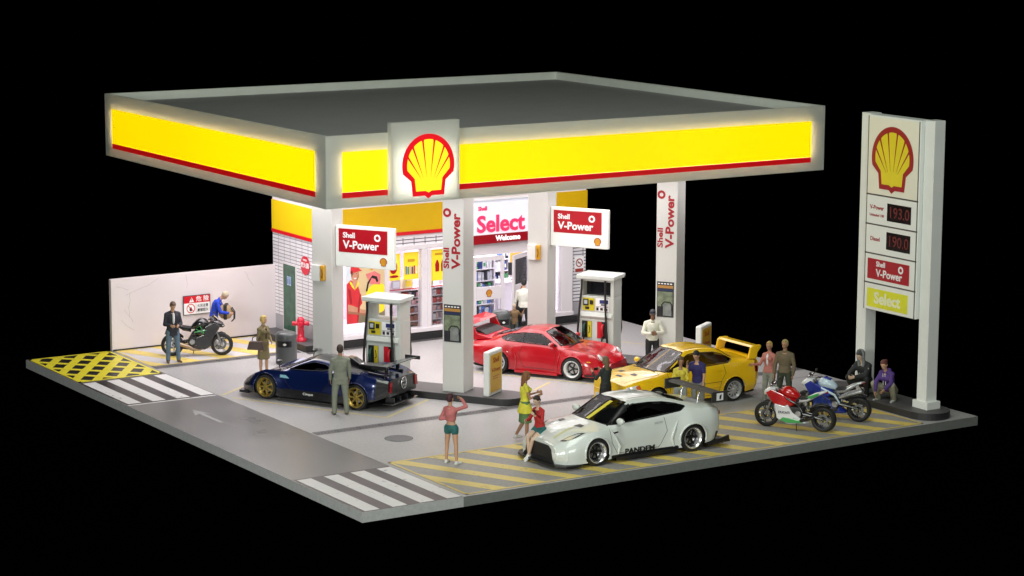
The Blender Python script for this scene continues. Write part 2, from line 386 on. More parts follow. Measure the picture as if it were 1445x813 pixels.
# front wall: band over windows + left jamb + right pier
mb = MB()
mb.box(X0, 13.0, Y0, Y0+.12, 2.88, 3.1, 0); mb.box(X0, 8.4, Y0, Y0+.12, .2, 2.88, 0); mb.box(16.68, X1, Y0, Y0+.12, .62, 3.1, 0)
mb.box(15.3, 16.68, Y0, Y0+.12, 2.6, 3.1, 0); mb.box(13.0, 15.3, Y0, Y0+.12, 2.35, 3.1, 1)
mb.box(X0, X1, Y0, Y0+.12, 3.1, ZT, 1); mb.box(16.68, X1, Y0, Y0+.12, 0, .62, 2)
mb.build('front_wall', [brick_f, wht, greyb], shop)
mb = MB(); mb.box(X0-.03, X1+.03, Y0-.03, Y0-.003, 3.29, 4.1); mb.box(X1+.003, X1+.03, Y0, D_, 3.29, 4.1)
mb.build('yellow_fascia', yel_dim, shop)
mb = MB(); mb.box(X0-.03, X0-.003, Y0, D_, 3.22, 4.1); mb.build('side_fascia', yel, shop)
mb = MB(); mb.box(X0-.03, X1+.03, Y0-.04, Y0-.003, 3.19, 3.287); mb.box(X0-.04, X0-.003, Y0, D_, 3.12, 3.217); mb.build('red_stripe', redl, shop)
mb = MB(); mb.box(X0-.02, X1+.02, Y0-.02, D_, ZT, ZT+.1); mb.build('roof', wht, shop)
mb = MB(); mb.box(7.3, 17.4, Y0-.12, D_, -.0, .2); mb.m[1] = 1
pl = mb.build('shop_plinth', [mat('plinth_black', (.02, .02, .02), .45), mat('plinth_top', (.075, .072, .075), .55, vary=.15)], bevel=.01)
tag(pl, 'black raised plinth under the white shop', 'plinth')
mb = MB(); mb.box(X0+.12, X1-.12, Y0, D_-.12, .2, .215); mb.build('floor_tiles', mat('shop_floor', (.75, .75, .82), .25), shop)
mb = MB(); mb.box(X0+.12, X1-.12, Y0+.12, D_-.12, 3.0, 3.06); mb.build('ceiling', wht, shop)
# windows
def window(x0, x1, z0, z1, fr=.14, right=.14):
    w = MB()
    w.box(x0, x1, -.1, .12, z0, z0+fr); w.box(x0, x1, -.1, .12, z1-fr, z1); w.box(x0, x0+fr, -.1, .12, z0+fr, z1-fr); w.box(x1-right, x1, -.1, .12, z0+fr, z1-fr)
    o = w.build('window_frame', wht, shop, bevel=.012, loc=(0, Y0, 0))
    g = MB(); g.box(x0+fr, x1-right, .02, .03, z0+fr, z1-fr); g.build('pane', paneglass, o)
    return o
def pane_glass():
    m = bpy.data.materials.new('window_glass'); m.use_nodes = True; nt = m.node_tree; nt.nodes.remove(nt.nodes['Principled BSDF'])
    out = [n for n in nt.nodes if n.type == 'OUTPUT_MATERIAL'][0]
    t = nt.nodes.new('ShaderNodeBsdfTransparent'); t.inputs[0].default_value = (.95, .96, .97, 1)
    g = nt.nodes.new('ShaderNodeBsdfGlossy'); g.inputs['Roughness'].default_value = .02
    f = nt.nodes.new('ShaderNodeFresnel'); f.inputs[0].default_value = 1.45; mx = nt.nodes.new('ShaderNodeMixShader')
    nt.links.new(f.outputs[0], mx.inputs[0]); nt.links.new(t.outputs[0], mx.inputs[1]); nt.links.new(g.outputs[0], mx.inputs[2]); nt.links.new(mx.outputs[0], out.inputs[0]); return m
paneglass = pane_glass()
window(8.4, 9.98, .24, 2.88); window(9.98, 11.42, .24, 2.88, right=.2); window(11.42, 13.0, .24, 2.88); window(15.3, 16.66, .24, 2.6, right=.42)
ledm = mat('led_strip_lit', (1, .86, .95), .5, emit=2.2, emit_color=(1, .83, .93), vary=0)
mb = MB()
for x, z0, z1 in ((11.26, .4, 2.7), (11.58, .4, 2.7), (16.22, .4, 2.45)): mb.box(x-.012, x+.012, Y0+.13, Y0+.16, z0, z1)
mb.build('led_strip', ledm, shop)
mb = MB(); mb.box(8.4, 13.0, Y0-.16, Y0-.1, .24, .36); mb.box(15.3, 16.66, Y0-.16, Y0-.1, .24, .36); mb.build('sill', wht, shop, bevel=.01)
# side door with restroom symbols
sd = MB(); sd.box(X0-.03, X0-.003, 18.2, 19.06, .2, 2.3)
dr = sd.build('restroom_door', wht, shop)
mb = MB(); mb.box(X0-.045, X0-.032, 18.25, 19.0, .26, 2.24)
gm = mat('green_marbled_glass', (.03, .1, .06), .12, vary=.35, scale=5); wear(gm, (.2, .4, .32), .6, 9, .62)
mb.build('door_leaf', gm, dr)
F = frame((X0-.048, 18.62, 1.8), (0, -1, 0), (0, 0, 1))
mb = MB()
for x in (-.07, .07): mb.box(x-.05, x+.05, -.17, .1, 0, .003, 0, F); mb.box(x-.022, x+.022, -.13, .03, .004, .006, 1, F); mb.ball((x, .06, .004), .022, .022, .004, 5, 1, F)
mb.build('restroom_symbol', [mat('pale_blue', (.45, .6, .85), .4), mat('deep_blue', (.02, .06, .35), .4)], dr)
# round red sign
rs = thing('fire_equipment_sign', 'round red sign with white characters on the tiled side wall beside the green door', 'sign', (X0-.012, 17.63, 2.36))
F = frame((0, 0, 0), (0, -1, 0), (0, 0, 1))
MB().cyl((0, 0, 0), (0, 0, .015), .28, n=32, T=F).build('disc', mat('sign_red', (.6, .015, .04), .4), rs)
mb = MB(); mb.ext(text_mb('滅火器', .17, F @ TR(0, 0, .02), .004, .003)); mb.ext(text_mb('注意安全', .06, F @ TR(0, .16, .02), .004, .001)); mb.build('lettering', whitelet, rs)
ns = thing('no_smoking_sign', 'small white no smoking sign on the tiled right end of the shop front', 'sign', (16.95, Y0-.004, 1.78))
F = frame((0, -.012, 0), (1, 0, 0), (0, 0, 1))
MB().box(-.17, .17, -.26, .26, -.01, 0, 0, F).build('board', whitelet, ns)
mb = ring_mb(F @ TR(0, .06, 0), .1, .135, .004); mb.prism(bar((-.08, .08), (.08, -.08), .025), .003, .006, 0, F @ TR(0, .06, 0)); mb.box(-.15, .15, -.23, -.12, 0, .004, 0, F)
mb.build('symbol', mat('brick_red', (.3, .04, .03), .4), ns)
MB().box(-.07, .05, .045, .07, .001, .003, 0, F).build('cigarette', black, ns)
# Select sign over the door
ss = thing('shop_name_sign', 'white lit sign reading Shell Select over a red Welcome band above the shop door', 'sign', (14.12, Y0-.03, 0))
F = frame((0, -.12, 3.53), (1, 0, 0), (0, 0, 1))
litw = mat('lit_white_sign', (.75, .77, .85), .4, emit=.22, emit_color=(.85, .87, 1), vary=.03)
MB().box(-1.2, 1.2, -.09, 0, 2.995, 4.04).build('sign_box', litw, ss, bevel=.01)
MB().box(-1.2, 1.2, -.1, 0, 2.72, 2.99).build('welcome_band', mat('deep_red', (.3, .003, .01), .35), ss, bevel=.006)
MB().box(-1.2, 1.2, -.14, 0, 4.05, 4.1).build('top_trim', whitelet, ss)
litr = mat('lit_red_letters', (.9, .02, .08), .4, emit=.9, emit_color=(1, .03, .1), vary=0)
F1 = frame((-.02, -.1, 3.3), (1, 0, 0), (0, 0, 1))
mb = text_fit('Select', 1.72, .7, F1 @ TR(-.1, 0, 0), depth=.02, bold=.02); mb.build('lettering', litr, ss)
mb = text_mb('Shell', .17, frame((-.78, -.1, 3.8), (1, 0, 0), (0, 0, 1)), .012, .006); mb.build('lettering', litr, ss)
mb = text_mb('Welcome', .22, frame((.12, -.115, 2.86), (1, 0, 0), (0, 0, 1)), .012, .008); mb.build('lettering', mat('lit_white_letters', (.9, .9, .9), .4, emit=.5, vary=0), ss)
# door leaves
def shop_door(loc, rz, label, w=1.12, flip=1):
    d = thing('shop_door', label, 'door', loc, rz)
    mb = MB(); h = 2.1
    mb.box(0, .12, -.03, .03, 0, h); mb.box(w-.12, w, -.03, .03, 0, h); mb.box(.12, w-.12, -.03, .03, h-.14, h); mb.box(.12, w-.12, -.03, .03, 0, .16)
    fr = mb.build('door_frame', wht, d, bevel=.008)
    MB().box(.12, w-.12, -.035, .035, .77, 1.17).build('push_panel', wht, d, bevel=.006)
    MB().box(.12, w-.12, -.005, .005, .16, h-.14).build('pane', paneglass, d)
    pecten(frame((w/2, -.037, .97), (1, 0, 0), (0, 0, 1)), .11, .006).build('emblem', [redlet, amber], d)
    return d
shop_door((13.06, Y0-.02, .215), 0, 'glazed white shop door standing shut, left of the open one')
shop_door((14.33, 16.32, .215), R(31), 'glazed white shop door swung open beside the man in the white jumper')
# ---- interior
pink = mat('pink_white_wall', (.7, .55, .6), .6)
MB().box(X0+.13, X1-.13, D_-.16, D_-.13, .21, 3.0).build('inner_wall', pink, shop)
MB().box(12.3, 12.4, 17.3, D_-.16, .21, 2.4).build('partition', wht, shop)
def shelf_unit(loc, w, h, rz, label, rows, palette, seed, d=.45, top=None, group='display shelves inside the shop'):
    t = thing('display_shelf', label, 'shelf', loc, rz, group); rn = random.Random(seed)
    mb = MB(); mb.box(0, .04, 0, d, 0, h); mb.box(w-.04, w, 0, d, 0, h); mb.box(0, w, d-.03, d, 0, h); mb.build('frame', wht, t)
    mb = MB()
    for i in range(rows+1): mb.box(.04, w-.04, 0, d-.03, h*i/rows*.97, h*i/rows*.97+.03)
    mb.build('shelf_board', wht, t)
    g = MB()
    for i in range(rows):
        x = .07; z = h*i/rows*.97+.03; hh = h/rows*.97-.06
        while x < w-.14:
            ww = rn.uniform(.07, .15); k = rn.randrange(len(palette)); h2 = hh*rn.uniform(.75, .97)
            g.box(x, x+ww*.9, .03, .2, z, z+h2, k)
            if rn.random() < .5: g.box(x+ww*.2, x+ww*.7, .02, .03, z+h2*.3, z+h2*.7, rn.randrange(len(palette)))
            x += ww+.008
    gg = g.build('packaged_goods', palette, t); gg['kind'] = 'stuff'
    return t
def pm(n, c): return mat('pack_'+n, c, .4, vary=.05)
cool = [pm('blue', (.05, .15, .5)), pm('black', (.02, .02, .03)), pm('green', (.05, .3, .1)), pm('silver', (.5, .52, .55)), pm('navy', (.03, .05, .2)), pm('white', (.7, .7, .7))]
warm = [pm('brown', (.32, .12, .07)), pm('gold', (.75, .5, .1)), pm('red', (.5, .05, .04)), pm('white', 0), pm('grey', (.3, .28, .3)), pm('pinkish', (.65, .4, .4)), pm('black', 0)]
shelf_unit((13.55, 17.75, .215), 1.05, 1.9, 0, 'tall shelf of blue, black and green packs seen through the shut shop door', 5, cool, 5)
shelf_unit((14.9, 19.1, .215), 1.1, 1.9, 0, 'drinks shelf against the back wall seen between the two shop doors', 5, cool, 6)
shelf_unit((10.75, 17.0, .215), 1.0, 1.25, 0, 'low shelf of brown and red packs behind the middle shop window', 5, warm, 1, top=1)
shelf_unit((11.85, 17.0, .215), 1.05, 1.25, 0, 'low shelf of grey and white packs behind the third shop window', 5, [warm[2], warm[3], warm[5], warm[4]], 2)
shelf_unit((10.2, 17.6, .215), .9, .9, 0, 'small shelf of bottles behind the pump in the middle window', 3, warm, 9)
mb = MB(); mb.box(10.2, 12.9, 16.98, 17.0, 1.44, 1.5); mb.build('price_rail', redl, shop)
# counter and monitor, orange poster wall
ct = thing('shop_counter', 'white counter inside the shop behind the open door', 'counter', (14.8, 17.9, .215))
MB().box(0, 2.0, 0, .55, 0, .95).build('body', wht, ct, bevel=.01); MB().box(-.05, 2.05, -.05, .6, .95, 1.0).build('worktop', wht, ct, bevel=.008)
mo = thing('cash_register_monitor', 'black monitor standing on the white shop counter', 'monitor', (15.55, 18.1, 1.215), R(-15))
MB().box(-.22, .22, -.02, .03, .15, .55).build('screen', black, mo, bevel=.01); MB().cyl((0, 0, 0), (0, 0, .15), .03, mi=0).box(-.12, .12, -.09, .09, 0, .02).build('stand', black, mo)
op = thing('orange_poster', 'orange advert hanging on the back wall above the counter monitor', 'poster', (16.2, D_-.17, 1.9))
MB().box(-.9, .9, -.02, 0, -.8, .8).build('sheet', mat('orange_print', (.85, .4, .05), .4, vary=.1, scale=2), op)
mb = MB(); mb.box(-.5, .5, -.026, -.021, .2, .36); mb.box(-.3, .6, -.026, -.021, -.1, 0); mb.ball((-.4, -.02, -.4), .25, .01, .3, 8, 1); mb.build('print', [whitelet, redpan], op)
# ---- posters on the windows
def sheet(t, w, h, m, name='sheet'): return MB().box(-w/2, w/2, -.006, 0, -h/2, h/2).build(name, m, t)
py = mat('poster_yellow', (.9, .68, .03), .4, emit=.12, vary=.03)
wp = thing('attendant_poster', 'window poster of a smiling attendant in red polo and cap holding out one hand', 'poster', (9.3, Y0-.112, 1.6))
sheet(wp, 1.28, 1.78, mat('poster_cream', (.66, .5, .28), .4, vary=.12, scale=1.5))
F = frame((0, -.012, 0), (1, 0, 0), (0, 0, 1))
skin_p = mat('print_skin', (.55, .26, .16), .45, vary=.12, scale=4); red_p = mat('print_red', (.62, .03, .04), .45, vary=.15, scale=4)
def sh(pts, z, m, nm, par):
    a = sum(pts[i-1][0]*pts[i][1]-pts[i][0]*pts[i-1][1] for i in range(len(pts)))
    if a < 0: pts = pts[::-1]
    return MB().prism(pts, z, z+.002, 0, F).build(nm, m, par)
def ell(cx, cy, rx, ry, a=0, n=24): return [(cx+rx*math.cos(t)*math.cos(a)-ry*math.sin(t)*math.sin(a), cy+rx*math.cos(t)*math.sin(a)+ry*math.sin(t)*math.cos(a)) for t in [2*PI*i/n for i in range(n)]]
sh([(-.64, .89), (-.64, -.1), (-.35, -.1), (-.35, .89)], .001, mat('print_sky', (.6, .68, .72), .5), 'printed_sky', wp)
sh([(-.64, -.62), (-.1, -.62), (.64, -.55), (.64, -.89), (-.64, -.89)], .001, mat('print_olive', (.2, .17, .1), .5, vary=.3), 'printed_ground', wp)
sh([(min(x, .63), y) for x, y in ell(.4, -.2, .42, .45)], .0015, py, 'printed_disc', wp)
sh([(-.64, .3), (-.5, .42), (-.3, .3), (-.22, .12), (-.12, -.3), (-.22, -.42), (-.26, -.88), (-.64, -.88)], .002, red_p, 'printed_shirt', wp)
sh([(-.6, -.3), (-.45, -.35), (-.1, -.5), (.15, -.52), (.24, -.6), (.1, -.68), (-.1, -.64), (-.6, -.55)], .003, skin_p, 'printed_forearm', wp)
sh(ell(-.36, .56, .13, .2, -.1), .003, skin_p, 'printed_face', wp); sh([(-.52, .6), (-.5, .8), (-.3, .84), (-.2, .72), (-.12, .66), (-.22, .66)], .004, red_p, 'printed_cap', wp)
sh([(-.43, .42), (-.3, .42), (-.3, .2), (-.38, .14), (-.47, .24)], .0025, skin_p, 'printed_neck', wp)
sh([(-.5, .38), (-.4, .2), (-.36, .1), (-.46, .2), (-.54, .34)], .0035, py, 'printed_collar', wp); sh([(-.26, .36), (-.36, .12), (-.28, .2), (-.22, .3)], .0035, py, 'printed_collar', wp)
dkred = mat('print_dark_red', (.36, .015, .02), .45); dkskin = mat('print_dark_skin', (.34, .14, .08), .45)
sh([(-.2, .0), (-.16, -.05), (-.2, -.4), (-.26, -.86), (-.3, -.86), (-.26, -.3)], .0035, dkred, 'printed_shadow', wp); sh([(-.6, .2), (-.5, .1), (-.46, -.3), (-.52, -.3), (-.58, -.0)], .0035, dkred, 'printed_shadow', wp)
sh([(-.6, -.5), (-.1, -.6), (.1, -.64), (.1, -.68), (-.1, -.66), (-.6, -.58)], .004, dkskin, 'printed_arm_shadow', wp); sh([(-.25, .66), (-.23, .5), (-.28, .4), (-.32, .4), (-.27, .52)], .0045, dkskin, 'printed_cheek', wp)
sh([(-.5, .68), (-.47, .5), (-.44, .56), (-.44, .68)], .0045, mat('print_hair', (.05, .025, .015), .5), 'printed_hair', wp)
for ex in (-.4, -.31): sh(ell(ex, .59, .014, .01), .005, black, 'printed_eye', wp)
sh([(-.41, .47), (-.3, .47), (-.33, .44), (-.38, .44)], .004, whitelet, 'printed_smile', wp)
sh([(.0, .55), (.3, .62), (.5, .5), (.48, .2), (.15, .25)], .002, mat('print_pink', (.75, .2, .2), .45, vary=.2), 'printed_motif', wp)
sh([(.0, .05), (.06, .3), (.22, .5), (.38, .45), (.42, .3), (.36, .28), (.32, .38), (.2, .42), (.1, .25), (.05, .03)], .003, black, 'printed_nozzle', wp)
sh(ell(.2, .7, .05, .05), .002, amber, 'printed_emblem', wp)
mb = MB()
for i in range(3): mb.box(.1, .42, -.12-i*.13, -.07-i*.13, .003, .004, 0, F)
mb.build('print_lines', red_p, wp)
for (x, z, w, h, lab, kind) in ((10.33, 2.25, .42, .8, 'yellow window poster with a red cup half hidden behind the hanging sign', 0), (10.92, 2.25, .52, .82, 'yellow window poster showing a row of coloured bottles in the middle window', 1), (11.92, 2.2, .6, .95, 'yellow window poster showing two red bottles beside the pillar', 2)):
    t = thing('window_poster', lab, 'poster', (x, Y0+.012, z), 0, 'yellow posters in the shop windows'); sheet(t, w, h, py)
    F = frame((0, -.012, 0), (1, 0, 0), (0, 0, 1))
    if kind == 0: sh(ell(-.02, .0, .13, .2), .001, redpan, 'printed_cup', t); sh(ell(0, -.28, .15, .04), .001, redpan, 'printed_caption', t)
    if kind == 1:
        for i, c in enumerate(('pack_blue', 'pack_green', 'pack_pinkish', 'pack_navy', 'pack_red', 'pack_white')): sh([(-.2+i*.07, -.25), (-.15+i*.07, -.25), (-.15+i*.07, .0-.03*(i % 2)), (-.2+i*.07, .0-.03*(i % 2))], .001, MATS[c], 'printed_bottle', t)
        sh([(-.12, .12), (.12, .12), (.12, .2), (-.12, .2)], .001, amber, 'printed_title', t)
    if kind == 2:
        for i in (-1, 1): sh([(i*.1-.06, -.2), (i*.1+.06, -.2), (i*.1+.07, .02), (i*.1+.02, .15), (i*.1-.02, .15), (i*.1-.07, .02)], .001, redpan, 'printed_bottle', t)
        sh([(-.18, .3), (.16, .3), (.16, .36), (-.18, .36)], .001, amber, 'printed_title', t)
# jerrycans on the upper shelf
for i, (x, c) in enumerate(((10.2, 0), (10.62, 0), (11.04, 1), (11.75, 1))):
    t = thing('jerrycan', ['leftmost white jerrycan on the middle window shelf', 'second white jerrycan on the middle window shelf', 'cream jerrycan at the right end of the middle window shelf', 'cream jerrycan below the red bottle poster'][i], 'jerrycan', (x, 16.98, 1.475), 0, 'jerrycans on the window shelf')
    m = [mat('jerry_white', (.75, .68, .75), .4), mat('jerry_cream', (.85, .75, .45), .4)][c]
    MB().box(-.17, .17, 0, .2, 0, .34).build('body', m, t, bevel=.035); MB().cyl((-.09, .1, .34), (-.09, .1, .39), .035).build('cap', m, t)
    MB().box(-.11, .11, -.004, 0, .08, .26).build('label_patch', [litw, py][c], t); MB().tube([(.0, .1, .34), (.03, .1, .39), (.11, .1, .39), (.13, .1, .34)], .014).build('handle', m, t)
ws = MB(); ws.box(10.0, 12.9, 16.9, 17.3, 1.44, 1.47); ws.build('window_shelf', wht, shop)
# no-smoking etc done. LED lights of the shop interior
# ================================================================== ISLANDS (local x along the island, local y across it, towards the shop side)
TH = R(-57.5); A_ = Vector((math.cos(TH), math.sin(TH), 0)); B_ = Vector((-A_.y, A_.x, 0))
O_ = [Vector((7.948, 9.034, 0)), Vector((14.918, 9.064, 0))]
def isl(k, a, b, z=0): return O_[k]+A_*a+B_*b+Vector((0, 0, z))
LEFTF = lambda x, y, z: frame((x, y, z), (1, 0, 0), (0, 0, 1))    # faces local -y
kerb_m = mat('island_black', (.022, .022, .023), .5, vary=.15); top_m = mat('island_top', (.09, .086, .088), .55, vary=.15, scale=2)
def stadium(x0, x1, r, n=16):
    return [(x1-r+r*math.cos(t), r*math.sin(t)) for t in [-PI/2+PI*i/n for i in range(n+1)]]+[(x0+r+r*math.cos(t), r*math.sin(t)) for t in [PI/2+PI*i/n for i in range(n+1)]]
NM = ['nearer', 'farther']
for k in (0, 1):
    mb = MB(); mb.prism(stadium(-5.85, 1.92, .56), 0, .19); mb.m[1] = 1
    o = mb.build('pump_island', [kerb_m, top_m], bevel=.012, loc=O_[k]); o.rotation_euler = (0, 0, TH)
    tag(o, ['rounded black pump island nearer the viewer between dark blue and red cars', 'rounded black pump island behind the red and yellow cars'][k], 'pump island', 'pump islands')
colm = mat('column_white', '#c9c8c3', .42, vary=.03, scale=.8, bump=.06, bscale=30)
def column(k, a, printed, label):
    p = isl(k, a, 0, .19); t = thing('canopy_column', label, 'column', p, TH, 'columns holding the canopy')
    h = 5.60-.19; s = .31
    MB().box(-s, s, -s, s, 0, h).build('shaft', colm, t, bevel=.018)
    if printed:
        # text runs upwards: text right = +z, text up = -x
        def FT(x, z): return frame((x, -s-.002, z-.19), (0, 0, 1), (-1, 0, 0))
        mb = MB(); mb.ext(text_fit('V-Power', 1.5, .34, FT(.1, 4.24), depth=.004, bold=.012)); mb.ext(text_fit('Shell', .55, .22, FT(-.185, 3.78), depth=.004, bold=.007))
        mb.build('lettering', redlet, t)
        ring_mb(frame((-.17, -s, 4.99-.19), (1, 0, 0), (0, 0, 1)), .055, .12, .004).build('ring_mark', redlet, t)
        ps = MB().box(-.26, .24, -s-.012, -s, 2.545-1.0-.19, 2.545-.19).build('poster', mat('poster_dark', (.03, .03, .035), .3, vary=.3), t)
        F = LEFTF(-.01, -s-.014, 2.045-.19)
        MB().box(-.235, .235, .32, .4, 0, .003, 0, F).build('orange_strip', mat('strip_orange', (.4, .2, .05), .4, vary=.1), ps)
        mb = MB()
        for i in range(5): mb.box(-.22+i*.09, -.16+i*.09, .43, .46, 0, .003, 0, F)
        mb.build('heading', whitelet, ps)
        MB().box(-.235, .235, .24, .3, 0, .003, 0, F).build('navy_strip', mat('strip_navy', (.02, .03, .08), .4), ps)
        gp = mat('poster_photo', (.17, .2, .13), .35, vary=.55, scale=7)
        MB().box(-.235, .22, -.2, .22, 0, .003, 0, F).build('print_upper', gp, ps)
        MB().box(-.06, .19, -.46, -.12, .003, .006, 0, F).build('print_panel', mat('poster_grey', (.2, .21, .2), .4, vary=.35, scale=6), ps)
        MB().tube([(-.1, -.45, .004), (-.1, -.15, .004), (-.03, -.07, .004), (.14, -.07, .004), (.2, -.14, .004), (.2, -.3, .004)], .018, 6, 0, F).build('print_arch', black, ps)
    else:
        b = MB().box(-.28, -.02, -s-.1, -s, 3.11-.22-.19, 3.11+.22-.19).build('call_box', white, t, bevel=.012)
        MB().box(.0, .12, -s-.13, -s-.01, 3.11-.2-.19, 3.11+.22-.19).build('amber_cover', amber, b, bevel=.02)
        MB().tube([(.06, -s-.14, 3.11-.12-.19), (.09, -s-.16, 3.11-.19), (.06, -s-.14, 3.11+.12-.19)], .014).build('handle', mat('brown_handle', (.12, .05, .02), .4), b)
    return t
column(0, -3.94+.31-.31-.0, False, 'white canopy column at the near left with a call box, behind the dark blue car')
column(0, 0, True, 'white canopy column with upright red lettering, foot in view on the nearer island')
column(1, -3.94, False, 'white canopy column with a call box, in front of the shop door behind the red car')
column(1, 0, True, 'white canopy column with upright red lettering, behind the man with folded arms')
# flag signs
for k in (0, 1):
    t = thing('price_flag_sign', ['white and red flag sign on the near left column over the dark blue car', 'white and red flag sign on the column by the shop door over the white pump'][k], 'sign', isl(k, -3.62, -.06, 3.3), TH, 'flag signs on the columns')
    w, h = 1.78, 1.12
    MB().box(0, w, -.07, .07, 0, h).build('sign_box', white2, t, bevel=.02)
    F = LEFTF(0, -.072, 0)
    MB().box(.1, w-.2, .4, h-.08, 0, .006, 0, F).build('red_field', redpan, t)
    mb = MB(); mb.ext(text_mb('V-Power', .3, F @ TR(.78, .6, .01), .006, .008)); mb.ext(text_mb('Shell', .2, F @ TR(.42, .86, .01), .006, .005)); mb.build('lettering', whitelet, t)
    ring_mb(F @ TR(1.28, .84, .004), .05, .1, .004).build('ring_mark', whitelet, t)
    pecten(F @ TR(1.46, .2, 0), .11, .006).build('emblem', [redlet, amber], t)
    mb = MB()
    for z in (.2, .9): mb.box(-.06, .01, -.03, .03, z, z+.12)
    mb.build('bracket', steel, t)
# pumps
pw = mat('pump_white', '#c6cbc4', .35, vary=.03, coat=.2)
def pump(k, label):
    t = thing('fuel_pump', label, 'fuel pump', isl(k, -2.1, 0, .19), TH, 'fuel pumps on the islands')
    W2, H2 = .52, .3
    mb = MB(); mb.box(-W2, W2, -H2, H2, 0, 1.78); mb.box(-W2, -W2+.1, -H2, H2, 1.78, 2.27); mb.box(W2-.1, W2, -H2, H2, 1.78, 2.27); mb.box(-W2+.1, W2-.1, -H2, H2, 2.2, 2.27)
    mb.build('cabinet', pw, t, bevel=.014)
    MB().box(-W2-.06, W2+.06, -H2-.13, H2+.13, 2.27, 2.39).build('hood', pw, t, bevel=.02)
    if k == 1: MB().box(-W2+.1, W2-.1, -.02, .02, 1.78, 2.2).build('display', mat('screen_black', (.006, .006, .008), .15), t)
    mb = MB(); mb.prism([(-H2-.06, 0), (-H2-.02, .1), (-H2, .12), (-H2, -.08), (-H2-.02, -.06)], -W2+.04, W2-.04, 0, Matrix(((0, 0, 1, 0), (1, 0, 0, 0), (0, 1, 0, 1.2), (0, 0, 0, 1))))
    mb.build('shelf_lip', pw, t, bevel=.01)
    F = LEFTF(0, -H2-.001, 0)
    f = MB().box(-.42, -.06, 1.36, 1.72, 0, .012, 0, F).build('payment_panel', mat('pump_yellow', (.6, .5, .02), .4), t)
    mb = MB(); mb.box(-.4, -.24, 1.5, 1.69, .013, .03, 0, F); mb.box(-.37, -.27, 1.55, 1.66, .031, .04, 1, F); mb.box(-.2, -.1, 1.54, 1.66, .013, .03, 0, F); mb.box(-.34, -.22, 1.4, 1.47, .013, .024, 0, F)
    mb.build('card_reader', [black, mat('pale_screen', (.45, .5, .52), .2)], f)
    f = MB().box(-.02, .38, 1.36, 1.72, 0, .012, 0, F).build('info_panel', whitelet, t)
    mb = MB(); mb.box(.1, .36, 1.58, 1.69, .013, .018, 0, F); mb.box(.14, .3, 1.53, 1.565, .013, .018, 1, F); mb.box(-.01, .37, 1.485, 1.495, .013, .018, 1, F); mb.box(.0, .07, 1.38, 1.47, .013, .018, 1, F); mb.box(.12, .2, 1.39, 1.46, .013, .018, 1, F); mb.box(.24, .34, 1.39, 1.45, .013, .018, 1, F)
    mb.build('info_print', [mat('navy_print', (.02, .03, .15), .4), black], f)
    # nozzle holsters
    for x, c, side in ((-.3, 0, 1), (.17, 1, -1)):
        hb = MB().box(x-.14, x+.16, .58, 1.06, 0, .012, 0, F).build('holster', mat('holster_black', (.012, .012, .012), .4), t)
        if side == 1: MB().box(x+.04, x+.155, .585, 1.055, .013, .02, 0, F).build('side_label', mat('pump_yellow', (1, 1, 1)), hb)
        else: MB().box(x-.135, x-.0, .585, 1.055, .013, .02, 0, F).build('side_label', mat('label_red', (.55, .01, .02), .4), hb)
        xc = x-.05 if side == 1 else x+.04
        nm = [mat('nozzle_green', (.01, .06, .04), .35), mat('nozzle_red', (.5, .01, .02), .35)][c]
        mb = MB(); mb.tube([(xc, .66, .06), (xc-.01, .8, .09), (xc-.005, .93, .07), (xc+.02, 1.0, .04)], [.035, .045, .04, .022], 8, 0, F)
        mb.build('nozzle', nm, t, smooth=40)
        if side == 1: MB().tube([(x+.07, .72, .022), (x+.11, .76, .022), (x+.1, .86, .022), (x+.08, .94, .022)], .012, 6, 0, F).build('label_mark', black, hb)
        MB().tube([(xc, .68, .06), (xc, .5, .1), (xc+.02, .3, .09), (xc+.05, .12, .05)], .026, 8, 0, F).build('hose', black, t, smooth=60)
    for x in (-.42, .3):
        MB().tube([(x, 2.25, .1), (x, 2.0, .1), (x-(.06 if x < 0 else -.02), 1.4, .11), (x-(.1 if x < 0 else -.06), .8, .12), (x-(.1 if x < 0 else -.1), .3, .1), (x, .12, .06)], .033, 8, 0, F).build('hose', black, t, smooth=60)
    MB().tube([(W2-.1, H2+.05, 2.25), (W2-.08, H2+.1, 1.6), (W2-.05, H2+.13, .8), (W2-.1, H2+.1, .45), (W2-.2, H2+.02, .4)], .026, 8).build('hose', black, t, smooth=60)
    MB().box(W2-.02, W2+.004, -H2+.06, H2-.06, .1, 1.7).build('side_door', pw, t, bevel=.004)
    MB().cyl((W2+.02, H2+.08, 2.3), (W2+.075, H2+.08, 2.3), .03).build('lock', black, t)
    return t
pump(0, 'white fuel pump with open top bay behind the wing of the dark blue car')
pump(1, 'white fuel pump with a black display, standing behind the bonnet of the red car')
# small yellow stands
for k in (0, 1):
    t = thing('advert_stand', ['small white edged yellow stand at the rounded end of the nearer island', 'small white edged yellow stand behind the roof of the yellow car'][k], 'stand', isl(k, 1.0, -.06, .19), TH, 'yellow stands on the island ends')
    MB().box(-.04, .14, -.42, .42, 0, 1.2).build('frame', white, t, bevel=.04)
    F = frame((.142, 0, .6), (0, 1, 0), (0, 0, 1))
    MB().box(-.34, .34, -.5, .5, 0, .006, 0, F).build('yellow_panel', mat('stand_yellow', (.62, .36, .02), .4, vary=.08), t)
    mb = MB(); mb.ext(text_mb('Shell', .2, F @ TR(0, .34, .01), .004, .004)); mb.ext(text_mb('V-Power', .15, F @ TR(0, .08, .01), .004, .003)); mb.box(-.2, .2, -.1, -.08, .007, .01, 0, F); mb.box(-.2, .1, -.16, -.14, .007, .01, 0, F)
    mb.build('lettering', mat('stand_print', (.35, .08, .01), .4), t)
